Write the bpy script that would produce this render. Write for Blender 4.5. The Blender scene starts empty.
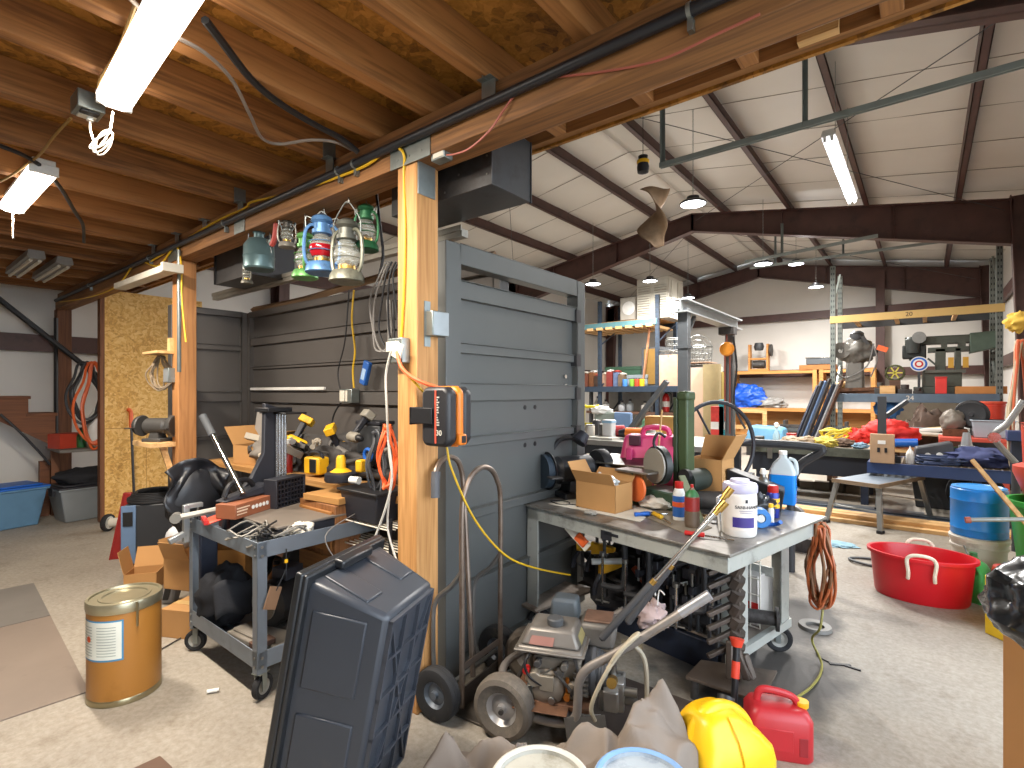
import bpy, bmesh, math, random
from math import pi, sin, cos, radians, sqrt, atan2
from mathutils import Vector as V, Matrix as MX, noise as NZ
R = random.Random(7)
C = bpy.context.scene.collection
sc = bpy.context.scene
# ------------------------------------------------------------ camera and survey helpers
F, CX, CY, H = 520.0, 512.0, 392.0, 1.4
FW = V((-.6212, .78365, 0)); RT = V((.78365, .6212, 0))
YAW = math.asin(.6212)
cam = bpy.data.objects.new('camera', bpy.data.cameras.new('camera')); C.objects.link(cam)
cam.location = (0, 0, H); cam.rotation_euler = (pi/2, 0, YAW)
cam.data.sensor_width = 36; cam.data.lens = F/1024*36; cam.data.shift_y = 8/1024
cam.data.clip_start = .02
sc.camera = cam
def ray(px, py): return FW + RT*((px-CX)/F) + V((0, 0, (CY-py)/F))
def D_(px, py, d): return V((0, 0, H)) + ray(px, py)*d
def Z_(px, py, z): return D_(px, py, (z-H)*F/(CY-py))
def G_(px, py): return Z_(px, py, 0.0)
def Y_(px, py, y): r = ray(px, py); return D_(px, py, y/r.y)
def X_(px, py, x): r = ray(px, py); return D_(px, py, x/r.x)
def DL(d, l, z=0): return FW*d + RT*l + V((0, 0, z))
# ------------------------------------------------------------ mesh builder
def frame(a, b):
    d = (b-a).normalized()
    u = V((0, 0, 1)) if abs(d.z) < .95 else V((1, 0, 0))
    s = d.cross(u).normalized(); return d, s, s.cross(d).normalized()
def euler(x=0, y=0, z=0):
    from mathutils import Euler
    return Euler((x, y, z)).to_matrix().to_4x4()
def TR(x=0, y=0, z=0): return MX.Translation((x, y, z))
class B:
    def __init__(s, M=None): s.v = []; s.f = []; s.M = M; s.sm = False
    def add(s, vs, fs, M=None):
        n = len(s.v)
        M2 = M if s.M is None else (s.M if M is None else s.M @ M)
        s.v += [tuple(M2 @ V(p)) if M2 else tuple(p) for p in vs]
        s.f += [tuple(i+n for i in f) for f in fs]; return s
    def box(s, x0, y0, z0, x1, y1, z1, M=None):
        return s.add([(x0,y0,z0),(x1,y0,z0),(x1,y1,z0),(x0,y1,z0),(x0,y0,z1),(x1,y0,z1),(x1,y1,z1),(x0,y1,z1)],
                     [(3,2,1,0),(4,5,6,7),(0,1,5,4),(1,2,6,5),(2,3,7,6),(3,0,4,7)], M)
    def cb(s, c, d, M=None):
        x, y, z = c; a, b, e = d[0]/2, d[1]/2, d[2]/2
        return s.box(x-a, y-b, z-e, x+a, y+b, z+e, M)
    def hexa(s, bot, top, M=None):      # two quads (lists of 4 points), bottom and top
        return s.add(list(bot)+list(top), [(3,2,1,0),(4,5,6,7),(0,1,5,4),(1,2,6,5),(2,3,7,6),(3,0,4,7)], M)
    def bar(s, a, b, w, h, up=None):    # rectangular bar from a to b, w sideways, h along up
        a, b = V(a), V(b); d, sd, u = frame(a, b)
        if up is not None:
            u = V(up); u = (u-d*u.dot(d)).normalized(); sd = d.cross(u)
        q = lambda p: [p-sd*w/2-u*h/2, p+sd*w/2-u*h/2, p+sd*w/2+u*h/2, p-sd*w/2+u*h/2]
        return s.hexa(q(a), q(b))
    def cyl(s, a, b, r, r2=None, n=14, cap=True, M=None):
        a, b = V(a), V(b); r2 = r if r2 is None else r2
        d, sd, u = frame(a, b); vs = []; fs = []
        for p, q in ((a, r), (b, r2)):
            for i in range(n):
                t = 2*pi*i/n; vs.append(p+(sd*cos(t)+u*sin(t))*q)
        for i in range(n): fs.append((i, (i+1) % n, n+(i+1) % n, n+i))
        if cap: fs.append(tuple(range(n-1, -1, -1))); fs.append(tuple(range(n, 2*n)))
        return s.add(vs, fs, M)
    def tube(s, pts, r, n=8, sm=0, closed=False, M=None):
        pts = [V(p) for p in pts]
        if sm: pts = spline(pts, sm, closed)
        k = len(pts); vs = []; fs = []; pu = None
        for i, p in enumerate(pts):
            a = pts[i-1] if (i or closed) else p; b = pts[(i+1) % k] if (i < k-1 or closed) else p
            d = (b-a)
            d = d.normalized() if d.length > 1e-9 else V((0, 0, 1))
            if pu is None:
                u = V((0, 0, 1)) if abs(d.z) < .9 else V((1, 0, 0))
            else: u = pu
            u = (u-d*u.dot(d)); u = u.normalized() if u.length > 1e-6 else d.orthogonal().normalized()
            pu = u; sd = d.cross(u); rr = r(i/(k-1)) if callable(r) else r
            for j in range(n):
                t = 2*pi*j/n; vs.append(p+(u*cos(t)+sd*sin(t))*rr)
        m = k if closed else k-1
        for i in range(m):
            for j in range(n):
                fs.append((i*n+j, i*n+(j+1) % n, ((i+1) % k)*n+(j+1) % n, ((i+1) % k)*n+j))
        if not closed: fs.append(tuple(range(n-1, -1, -1))); fs.append(tuple(range((k-1)*n, k*n)))
        return s.add(vs, fs, M)
    def lathe(s, prof, n=24, M=None):   # profile of (r, z), turned about z
        vs = []; fs = []; k = len(prof)
        for r, z in prof:
            for i in range(n): vs.append((r*cos(2*pi*i/n), r*sin(2*pi*i/n), z))
        for j in range(k-1):
            for i in range(n): fs.append((j*n+i, j*n+(i+1) % n, (j+1)*n+(i+1) % n, (j+1)*n+i))
        if prof[0][0] > 1e-5 and abs(prof[0][0]-prof[-1][0]) < 1e-6:
            for i in range(n): fs.append(((k-1)*n+i, (k-1)*n+(i+1) % n, (i+1) % n, i))
            return s.add(vs, fs, M)
        if prof[0][0] > 1e-5: fs.append(tuple(range(n-1, -1, -1)))
        if prof[-1][0] > 1e-5: fs.append(tuple(range((k-1)*n, k*n)))
        return s.add(vs, fs, M)
    def ext(s, poly, d0, d1, ax='y', M=None):   # polygon in the other two axes, extruded along ax
        n = len(poly); mk = {'y': lambda a, b, d: (a, d, b), 'x': lambda a, b, d: (d, a, b), 'z': lambda a, b, d: (a, b, d)}[ax]
        vs = [mk(a, b, d0) for a, b in poly]+[mk(a, b, d1) for a, b in poly]
        fs = [tuple(range(n-1, -1, -1)), tuple(range(n, 2*n))]+[(i, (i+1) % n, n+(i+1) % n, n+i) for i in range(n)]
        return s.add(vs, fs, M)
    def grid(s, fn, nu, nv, M=None):
        vs = [fn(i/nu, j/nv) for j in range(nv+1) for i in range(nu+1)]; w = nu+1
        return s.add(vs, [(j*w+i, j*w+i+1, (j+1)*w+i+1, (j+1)*w+i) for j in range(nv) for i in range(nu)], M)
    def blob(s, c, r, amp=.15, fq=2.5, seed=0, n=16, m=10, M=None, floor=None):  # lumpy ellipsoid
        c = V(c); vs = []; fs = []; s.sm = True; n = int(n*1.6); m = int(m*1.6)
        for j in range(m+1):
            for i in range(n):
                t = pi*j/m; p = 2*pi*i/n; d = V((sin(t)*cos(p), sin(t)*sin(p), -cos(t)))
                k = 1+amp*NZ.noise(d*fq+V((seed*3.7, seed*1.3, seed)))+amp*.6*NZ.noise(d*fq*2.7+V((seed, 5, seed)))
                q = V((d.x*r[0], d.y*r[1], d.z*r[2]))*k+c
                if floor is not None and q.z < floor: q.z = floor
                vs.append(q)
        for j in range(m):
            for i in range(n): fs.append((j*n+i, j*n+(i+1) % n, (j+1)*n+(i+1) % n, (j+1)*n+i))
        return s.add(vs, fs, M)
def spline(p, k, closed=False):
    o = []; n = len(p)
    for i in range(n if closed else n-1):
        g = (lambda j: p[j % n]) if closed else (lambda j: p[min(max(j, 0), n-1)])
        a, b, c, d = g(i-1), g(i), g(i+1), g(i+2)
        for j in range(k):
            t = j/k
            o.append(.5*((2*b)+(c-a)*t+(2*a-5*b+4*c-d)*t*t+(3*b-a-3*c+d)*t**3))
    if not closed: o.append(p[-1])
    return o
def obj(name, b, mat, parent=None, loc=None, rz=0, bev=0, ang=35, solid=0, sub=0, rot=None):
    me = bpy.data.meshes.new(name); me.from_pydata([tuple(x) for x in b.v], [], b.f); me.update()
    bm = bmesh.new(); bm.from_mesh(me)
    bmesh.ops.remove_doubles(bm, verts=bm.verts, dist=1e-5)
    bmesh.ops.recalc_face_normals(bm, faces=bm.faces); bm.to_mesh(me); bm.free()
    me.polygons.foreach_set('use_smooth', [True]*len(me.polygons)); me.set_sharp_from_angle(angle=radians(75 if b.sm else ang))
    o = bpy.data.objects.new(name, me); C.objects.link(o)
    if mat: me.materials.append(mat)
    if parent: o.parent = parent
    if loc is not None: o.location = loc
    o.rotation_euler = rot if rot else (0, 0, rz)
    if solid:
        m = o.modifiers.new('s', 'SOLIDIFY'); m.thickness = solid; m.offset = 0
    if bev:
        m = o.modifiers.new('b', 'BEVEL'); m.width = bev; m.segments = 2; m.limit_method = 'ANGLE'; m.angle_limit = radians(40); m.harden_normals = False
    if sub:
        m = o.modifiers.new('u', 'SUBSURF'); m.levels = sub; m.render_levels = sub
    return o
def tag(o, label, cat, group=None, kind=None):
    o['label'] = label; o['category'] = cat
    if group: o['group'] = group
    if kind: o['kind'] = kind
    return o
def T(name, label, cat, loc=(0,0,0), rz=0, group=None, rot=None):
    o = bpy.data.objects.new(name, None); C.objects.link(o); o.empty_display_size = .05
    o.location = loc; o.rotation_euler = rot if rot else (0, 0, rz)
    return tag(o, label, cat, group)
def ST(name, b, mat, **k):
    o = obj(name, b, mat, **k); o['kind'] = 'structure'; return o
def copy_tree(o, parent=None):
    c = o.copy(); C.objects.link(c); c.parent = parent
    for ch in list(o.children): copy_tree(ch, c)
    return c
def dup(o, loc, rz=None, label=None, scale=None):
    c = copy_tree(o); c.location = loc
    if rz is not None: c.rotation_euler = (0, 0, rz)
    if label: c['label'] = label
    if scale: c.scale = (scale,)*3
    return c
def words(name, txt, size, mat, parent, loc, rot, align='CENTER', ext=.0006):
    cu = bpy.data.curves.new(name, 'FONT'); cu.body = txt; cu.size = size; cu.extrude = ext; cu.align_x = align; cu.align_y = 'CENTER'
    f = bpy.data.objects.new(name, cu); C.objects.link(f)
    dg = bpy.context.evaluated_depsgraph_get(); dg.update(); me = bpy.data.meshes.new_from_object(f.evaluated_get(dg)); bpy.data.objects.remove(f)
    me.materials.clear(); me.materials.append(mat)
    o = bpy.data.objects.new(name, me); C.objects.link(o); o.parent = parent; o.location = loc; o.rotation_euler = rot
    return o
# ------------------------------------------------------------ materials
def lin(h):
    h = h.lstrip('#'); c = [int(h[i:i+2], 16)/255 for i in (0, 2, 4)]
    return tuple(x/12.92 if x <= .04045 else ((x+.055)/1.055)**2.4 for x in c)+(1,)
MC = {}
def nt(name):
    m = bpy.data.materials.new(name); m.use_nodes = True; n = m.node_tree.nodes; return m, n, m.node_tree.links, n['Principled BSDF']
def pm(hexc, rough=.55, metal=0, var=.12, sc_=9, bump=0, dirt=None, dirt_amt=.5, emit=0, trans=0, alpha=1, st=(1,1,1), coat=0, det=5):
    key = ('p', hexc, rough, metal, var, sc_, bump, dirt, dirt_amt, emit, trans, alpha, st, coat)
    if key in MC: return MC[key]
    m, n, l, p = nt('m'+hexc.lstrip('#')); MC[key] = m
    c = lin(hexc)
    tc = n.new('ShaderNodeTexCoord'); mp = n.new('ShaderNodeMapping'); mp.inputs['Scale'].default_value = st
    l.new(tc.outputs['Object'], mp.inputs['Vector'])
    nz = n.new('ShaderNodeTexNoise'); nz.inputs['Scale'].default_value = sc_; nz.inputs['Detail'].default_value = det; l.new(mp.outputs[0], nz.inputs['Vector'])
    mx = n.new('ShaderNodeMix'); mx.data_type = 'RGBA'
    mx.inputs[6].default_value = tuple(min(1, x*(1-var*1.6)) for x in c[:3])+(1,)
    mx.inputs[7].default_value = tuple(min(1, x*(1+var*1.6)) for x in c[:3])+(1,)
    l.new(nz.outputs[0], mx.inputs[0]); out = mx.outputs[2]
    if dirt:
        n2 = n.new('ShaderNodeTexNoise'); n2.inputs['Scale'].default_value = sc_*.6; n2.inputs['Detail'].default_value = 8; n2.inputs['Roughness'].default_value = .7
        l.new(mp.outputs[0], n2.inputs['Vector'])
        rp = n.new('ShaderNodeValToRGB'); rp.color_ramp.elements[0].position = .62-.25*dirt_amt; rp.color_ramp.elements[1].position = .78-.15*dirt_amt
        l.new(n2.outputs[0], rp.inputs[0])
        m2 = n.new('ShaderNodeMix'); m2.data_type = 'RGBA'; l.new(rp.outputs[0], m2.inputs[0]); l.new(out, m2.inputs[6]); m2.inputs[7].default_value = lin(dirt); out = m2.outputs[2]
    l.new(out, p.inputs['Base Color'])
    p.inputs['Roughness'].default_value = rough; p.inputs['Metallic'].default_value = metal
    if coat: p.inputs['Coat Weight'].default_value = coat
    if trans: p.inputs['Transmission Weight'].default_value = trans
    if alpha < 1: p.inputs['Alpha'].default_value = alpha
    if emit:
        p.inputs['Emission Color'].default_value = c; p.inputs['Emission Strength'].default_value = emit
    if bump:
        bp = n.new('ShaderNodeBump'); bp.inputs['Strength'].default_value = bump; bp.inputs['Distance'].default_value = .01
        n3 = n.new('ShaderNodeTexNoise'); n3.inputs['Scale'].default_value = sc_*2.2; n3.inputs['Detail'].default_value = 6; l.new(mp.outputs[0], n3.inputs['Vector'])
        l.new(n3.outputs[0], bp.inputs['Height']); l.new(bp.outputs[0], p.inputs['Normal'])
    return m
def wood(c1, c2, axis=0, sc_=6, rough=.65, knots=True):
    key = ('w', c1, c2, axis, sc_, rough)
    if key in MC: return MC[key]
    m, n, l, p = nt('wood'); MC[key] = m
    tc = n.new('ShaderNodeTexCoord'); mp = n.new('ShaderNodeMapping'); s = [sc_*4.5]*3; s[axis] = sc_*.22; mp.inputs['Scale'].default_value = s
    oi = n.new('ShaderNodeObjectInfo'); ad = n.new('ShaderNodeVectorMath'); ad.operation = 'ADD'
    ml = n.new('ShaderNodeMath'); ml.operation = 'MULTIPLY'; ml.inputs[1].default_value = 37
    l.new(oi.outputs['Random'], ml.inputs[0]); l.new(tc.outputs['Object'], ad.inputs[0]); l.new(ml.outputs[0], ad.inputs[1])
    l.new(ad.outputs[0], mp.inputs[0])
    nz = n.new('ShaderNodeTexNoise'); nz.inputs['Scale'].default_value = 1; nz.inputs['Detail'].default_value = 3; nz.inputs['Distortion'].default_value = .6; l.new(mp.outputs[0], nz.inputs['Vector'])
    wv = n.new('ShaderNodeMath'); wv.operation = 'MULTIPLY'; wv.inputs[1].default_value = 26; l.new(nz.outputs[0], wv.inputs[0])
    sn = n.new('ShaderNodeMath'); sn.operation = 'SINE'; l.new(wv.outputs[0], sn.inputs[0])
    n2 = n.new('ShaderNodeTexNoise'); n2.inputs['Scale'].default_value = 2.5; n2.inputs['Detail'].default_value = 6; l.new(mp.outputs[0], n2.inputs['Vector'])
    a2 = n.new('ShaderNodeMath'); a2.operation = 'MULTIPLY_ADD'; a2.inputs[1].default_value = .15; l.new(sn.outputs[0], a2.inputs[0]); l.new(n2.outputs[0], a2.inputs[2])
    a3 = n.new('ShaderNodeMath'); a3.operation = 'MULTIPLY_ADD'; a3.inputs[1].default_value = .35; l.new(oi.outputs['Random'], a3.inputs[0]); l.new(a2.outputs[0], a3.inputs[2])
    rp = n.new('ShaderNodeValToRGB'); rp.color_ramp.elements[0].color = lin(c2); rp.color_ramp.elements[1].color = lin(c1)
    rp.color_ramp.elements[0].position = .25; rp.color_ramp.elements[1].position = .85
    l.new(a3.outputs[0], rp.inputs[0]); l.new(rp.outputs[0], p.inputs['Base Color']); p.inputs['Roughness'].default_value = rough
    bp = n.new('ShaderNodeBump'); bp.inputs['Strength'].default_value = .15; bp.inputs['Distance'].default_value = .005; l.new(n2.outputs[0], bp.inputs['Height']); l.new(bp.outputs[0], p.inputs['Normal'])
    return m
def osb(c1, c2, c3, s=26):
    key = ('o', c1, c2, c3)
    if key in MC: return MC[key]
    m, n, l, p = nt('osb'); MC[key] = m
    tc = n.new('ShaderNodeTexCoord')
    nz = n.new('ShaderNodeTexNoise'); nz.inputs['Scale'].default_value = 9; nz.inputs['Detail'].default_value = 2; l.new(tc.outputs['Object'], nz.inputs['Vector'])
    mv = n.new('ShaderNodeVectorMath'); mv.operation = 'MULTIPLY_ADD'; mv.inputs[1].default_value = (.12,.12,.12); l.new(nz.outputs['Color'], mv.inputs[0]); l.new(tc.outputs['Object'], mv.inputs[2])
    vo = n.new('ShaderNodeTexVoronoi'); vo.inputs['Scale'].default_value = s; l.new(mv.outputs[0], vo.inputs['Vector'])
    sp = n.new('ShaderNodeSeparateColor'); l.new(vo.outputs['Color'], sp.inputs[0])
    n2 = n.new('ShaderNodeTexNoise'); n2.inputs['Scale'].default_value = 3; n2.inputs['Detail'].default_value = 4; l.new(tc.outputs['Object'], n2.inputs['Vector'])
    n3 = n.new('ShaderNodeTexNoise'); n3.inputs['Scale'].default_value = 60; n3.inputs['Detail'].default_value = 3; l.new(mv.outputs[0], n3.inputs['Vector'])
    a = n.new('ShaderNodeMath'); a.operation = 'MULTIPLY_ADD'; a.inputs[1].default_value = .45; l.new(sp.outputs[0], a.inputs[0])
    b = n.new('ShaderNodeMath'); b.operation = 'MULTIPLY_ADD'; b.inputs[1].default_value = .6; b.inputs[2].default_value = -.25; l.new(n2.outputs[0], b.inputs[0])
    c = n.new('ShaderNodeMath'); c.operation = 'MULTIPLY_ADD'; c.inputs[1].default_value = .6; l.new(n3.outputs[0], c.inputs[0]); l.new(b.outputs[0], c.inputs[2])
    l.new(c.outputs[0], a.inputs[2])
    rp = n.new('ShaderNodeValToRGB'); e = rp.color_ramp.elements; e[0].color = lin(c1); e[0].position = .18; e[1].color = lin(c3); e[1].position = .85
    k = e.new(.5); k.color = lin(c2); l.new(a.outputs[0], rp.inputs[0]); l.new(rp.outputs[0], p.inputs['Base Color']); p.inputs['Roughness'].default_value = .7
    return m
# ------------------------------------------------------------ shared materials
STEEL_BR = pm('#4d332e', .5, 0, .2, 5, .05, '#2c1f1c', .3)
INSUL = pm('#d5d1ca', .42, 0, .05, 1.6, .25, st=(1,1,1))
BLACK = pm('#17171a', .45); BLACKP = pm('#22232a', .5, 0, .1); RUBBER = pm('#1b1b1d', .8, 0, .2, 20, .1, '#4a4640', .3)
GALV = pm('#8f9694', .38, .8, .15, 22); CHROME = pm('#c9c9c8', .18, 1, .03); STEEL = pm('#8b8a86', .35, .9, .12, 14)
RUST = pm('#6b4a35', .75, .3, .3, 14, .2, '#3b2a20', .5); IRON = pm('#4d4a48', .6, .5, .25, 12, .15, '#2d2623', .5)
GREYP = pm('#55595d', .4, .2, .08, 4, 0, '#3d3f41', .15); WHITE = pm('#dcdbd6', .5); OFFW = pm('#cfc9bb', .6)
BLUE = pm('#1d5fb8', .4); RED = pm('#b3201c', .4); ORANGE = pm('#e0602a', .5); YELLOW = pm('#e6b51e', .45); BRASS = pm('#b08d4a', .35, .9)
NAVY = pm('#1f2738', .5, 0, .2, 6, .05, '#15171d', .3); GREEN = pm('#2f6a3a', .45); DKGREEN = pm('#28402c', .45, 0, .2, 8, .05, '#1b2a1e', .3)
CARD = pm('#b28450', .85, 0, .08, 5, .05); CARD2 = pm('#a3763f', .85, 0, .1, 6, .05); CARDIN = pm('#94683a', .9)
GLASS = pm('#dfe6e2', .12, 0, .05, 4, alpha=.32); FABRIC = pm('#1c1d22', .85, 0, .25, 20, .2); DKGREY = pm('#36383b', .5, 0, .12, 9)
PLYW = wood('#b98d55', '#9a6d3a', 0, 4); TIMBER = wood('#96683c', '#5f3f23', 0, 5); TIMBERY = wood('#a5713f', '#6b4422', 1, 5)
POSTW = wood('#c8955c', '#a3713c', 2, 5); PINE = wood('#d9b07a', '#b98a50', 0, 4); DKWOOD = wood('#5c4030', '#3c281d', 0, 5); PINEZ = wood('#caa06a', '#a87b45', 2, 4)
BROWNZ = wood('#774a2c', '#4f2f1b', 2, 4); GREYT = pm('#7d8084', .5, .2, .08)
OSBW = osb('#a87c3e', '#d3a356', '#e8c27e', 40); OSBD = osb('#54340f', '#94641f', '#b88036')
# ------------------------------------------------------------ floor
def floor_mat():
    m, n, l, p = nt('concrete')
    tc = n.new('ShaderNodeTexCoord')
    def noise(s, d, r=.6):
        z = n.new('ShaderNodeTexNoise'); z.inputs['Scale'].default_value = s; z.inputs['Detail'].default_value = d; z.inputs['Roughness'].default_value = r
        l.new(tc.outputs['Object'], z.inputs['Vector']); return z.outputs[0]
    def ramp(src, a, b, ca, cb):
        r = n.new('ShaderNodeValToRGB'); e = r.color_ramp.elements; e[0].position = a; e[1].position = b; e[0].color = ca; e[1].color = cb; l.new(src, r.inputs[0]); return r.outputs[0]
    def mixc(f, a, b, t='MIX'):
        x = n.new('ShaderNodeMix'); x.data_type = 'RGBA'; x.blend_type = t
        (l.new(f, x.inputs[0]) if hasattr(f, 'links') or not isinstance(f, float) else setattr(x.inputs[0], 'default_value', f))
        l.new(a, x.inputs[6]); l.new(b, x.inputs[7]); return x.outputs[2]
    base = ramp(noise(1.1, 9, .62), .3, .72, lin('#968f85'), lin('#ada69a'))
    spots = ramp(noise(5, 10, .7), .55, .8, (1,1,1,1), lin('#c9c0b4'))
    fine = ramp(noise(38, 5, .7), .3, .75, lin('#d2ccc4'), (1,1,1,1))
    c = mixc(1.0, base, spots, 'MULTIPLY'); c = mixc(1.0, c, fine, 'MULTIPLY')
    # oil-soaked patch under the workbench, dusty brown on the mezzanine side
    sx = n.new('ShaderNodeSeparateXYZ'); l.new(tc.outputs['Object'], sx.inputs[0])
    def patch(x, y, rx, ry, soft, nsc):
        mp = n.new('ShaderNodeMapping'); mp.inputs['Location'].default_value = (-x/rx, -y/ry, 0); mp.inputs['Scale'].default_value = (1/rx, 1/ry, 0)
        l.new(tc.outputs['Object'], mp.inputs[0])
        ln = n.new('ShaderNodeVectorMath'); ln.operation = 'LENGTH'; l.new(mp.outputs[0], ln.inputs[0])
        ad = n.new('ShaderNodeMath'); ad.operation = 'MULTIPLY_ADD'; ad.inputs[1].default_value = .9; l.new(noise(nsc, 6, .65), ad.inputs[0]); l.new(ln.outputs['Value'], ad.inputs[2])
        hf = n.new('ShaderNodeMath'); hf.operation = 'MULTIPLY'; hf.inputs[1].default_value = .5; l.new(ad.outputs[0], hf.inputs[0])
        return ramp(hf.outputs[0], .65-soft/2, .65+soft/2, (1,1,1,1), (0,0,0,1))
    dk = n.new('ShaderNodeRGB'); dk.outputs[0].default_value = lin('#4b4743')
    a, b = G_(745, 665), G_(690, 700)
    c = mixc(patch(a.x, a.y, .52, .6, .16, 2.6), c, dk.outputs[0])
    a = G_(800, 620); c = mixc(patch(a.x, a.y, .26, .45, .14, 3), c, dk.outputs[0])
    l.new(c, p.inputs['Base Color']); p.inputs['Roughness'].default_value = .62
    bp = n.new('ShaderNodeBump'); bp.inputs['Strength'].default_value = .12; bp.inputs['Distance'].default_value = .01; l.new(noise(30, 6), bp.inputs['Height']); l.new(bp.outputs[0], p.inputs['Normal'])
    return m
XL, XR, YE, YF = -8.3, 1.3, 15.75, -5.0
ST('floor', B().box(XL-.2, YF-.2, -.1, XR+.2, YE+.2, 0), floor_mat())
ST('ground_outside', B().box(XR+.2, -9, -.14, 16, 22, -.04), pm('#9a9588', .9))
# ------------------------------------------------------------ walls and roof
XRIDGE = -3.59
def ztop(x): return 4.92-.166*abs(x-XRIDGE)
def zbot(x): return 4.57-.232*abs(x-XRIDGE)
def wrinkled(o):
    return o
def panelwall(name, fn, nu, nv, mat=INSUL): return ST(name, B().grid(fn, nu, nv), mat, solid=.04)
panelwall('wall_left', lambda u, v: (XL-.03+.018*NZ.noise(V((u*26, v*5, 0))), YF+(YE-YF)*u, 4.5*v), 90, 20)
panelwall('wall_back', lambda u, v: (XL+(XR-XL)*u, YE+.03+.02*NZ.noise(V((u*15, v*6, 3))), 5.2*v), 60, 24)
panelwall('wall_front', lambda u, v: (XL+(XR-XL)*u, YF, 5.2*v), 10, 4)
# right wall has an open overhead door between the camera bay and the first frame
wr = B()
for y0, y1, z0, z1 in ((YF, -1.2, 0, 4.5), (-1.2, 3.95, 3.0, 4.5), (3.95, YE, 0, 4.5)): wr.box(XR, y0, z0, XR+.05, y1, z1)
ST('wall_right', wr, INSUL)
ST('trim_1', B().box(XR-.03, 3.9, 0, XR+.08, 4.02, 3.05), STEEL_BR); ST('trim_2', B().box(XR-.03, -1.27, 0, XR+.08, -1.15, 3.05), STEEL_BR); ST('trim_3', B().box(XR-.03, -1.27, 2.98, XR+.08, 4.02, 3.12), STEEL_BR)
def roofside(name, x0, x1):
    def fn(u, v):
        x = x0+(x1-x0)*u; y = YF+(YE-YF)*v
        return (x, y, ztop(x)+.215+.012*NZ.noise(V((x*1.5, y*2.6, 1))))
    ST(name, B().grid(fn, 40, 110), INSUL, solid=.03)
roofside('ceiling', XL-.1, XRIDGE); roofside('ceiling.001', XRIDGE, XR+.1)
for x in (.40, -.74, -1.87, -3.0, -4.18, -5.31, -6.45, -7.58):
    z = ztop(x); p = B().box(x-.035, 0, z, x-.027, YE-.05, z+.2).box(x-.035, 0, z, x+.035, YE-.05, z+.008).box(x+.027, 0, z, x+.035, YE-.05, z+.02)
    ST('roof_purlin', p, STEEL_BR)
def rafter(y, side):
    xe = 1.0 if side > 0 else XL+.02; n = 2; b = B()
    xs = [XRIDGE, xe]
    top = [(x, ztop(x)-.002) for x in xs]; bot = [(x, zbot(x)) for x in xs]
    def quad(pts, y0, y1): b.ext(pts, y0, y1, 'y')
    quad([top[0], top[1], bot[1], bot[0]], y-.006, y+.006)
    for P, s in ((top, -1), (bot, 1)):
        quad([P[0], P[1], (P[1][0], P[1][1]+.014*s), (P[0][0], P[0][1]+.014*s)], y-.085, y+.085)
    b.box(XRIDGE-.008, y-.085, zbot(XRIDGE), XRIDGE+.008, y+.085, ztop(XRIDGE)-.005)
    for k in (.35, .7):
        x = XRIDGE+(xe-XRIDGE)*k; b.box(x-.004, y-.08, zbot(x), x+.004, y+.08, ztop(x)-.01)
    ST('steel_rafter', b, STEEL_BR)
def column(x, y, s, top):
    b = B(); i1 = x-s*.02; i0 = x+s*.12
    b.ext([(i0, 0), (x+s*.3, 0), (x+s*.3, top), (i1, top)], y-.006, y+.006, 'y')
    b.ext([(i0, 0), (i0+s*.014, 0), (i1+s*.014, top), (i1, top)], y-.085, y+.085, 'y')
    b.box(min(x+s*.286, x+s*.3), y-.085, 0, max(x+s*.286, x+s*.3), y+.085, top)
    b.box(min(x, x+s*.3)-.02, y-.11, 0, max(x, x+s*.3)+.02, y+.11, .015)
    ST('steel_column', b, STEEL_BR)
for y in (4.25, 10.3, 15.55):
    rafter(y, 1); rafter(y, -1); column(.98, y, 1, ztop(1.0)+.05); column(-7.98, y, -1, ztop(-8)+.05)
for y in range(3, 16):
    yy = y*1.02+.3
    for x1 in (XL, XR): ST('ceiling_seam', B().bar((XRIDGE, yy, ztop(XRIDGE)+.196), (x1, yy, ztop(x1)+.196), .008, .006), pm('#8d877e', .7))
def girt(a, b, w=.06, h=.2): ST('wall_girt', B().bar(a, b, w, h, (0, 0, 1)), STEEL_BR)
girt((XL, YE-.12, 3.42), (XR, YE-.12, 3.42), .06, .2); girt((XL, YE-.12, 1.9), (XR, YE-.12, 1.9))
girt((XL+.07, YF, 1.98), (XL+.07, YE, 1.98)); girt((XL+.07, YF, 3.3), (XL+.07, YE, 3.3))
girt((XR-.07, 4.1, 2.0), (XR-.07, YE, 2.0)); girt((XR-.07, 4.1, 3.3), (XR-.07, YE, 3.3))
for x in (-.84, -6.34): ST('wind_post', B().box(x-.09, YE-.3, 0, x+.09, YE-.17, 4.35), STEEL_BR)
for k, (a, b) in enumerate((((.9, 4.5, 4.0), (-3.5, 10.2, 4.75)), ((-3.5, 4.5, 4.75), (.9, 10.2, 4.0)), ((-3.7, 4.5, 4.75), (-8, 10.2, 4.0)), ((-3.6, 10.4, 4.7), (.9, 15.4, 3.9)), ((-3.6, 10.4, 4.7), (-8, 15.4, 3.9)))):
    ST('brace_rod', B().cyl(a, b, .0045, n=6), DKGREY)
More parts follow.
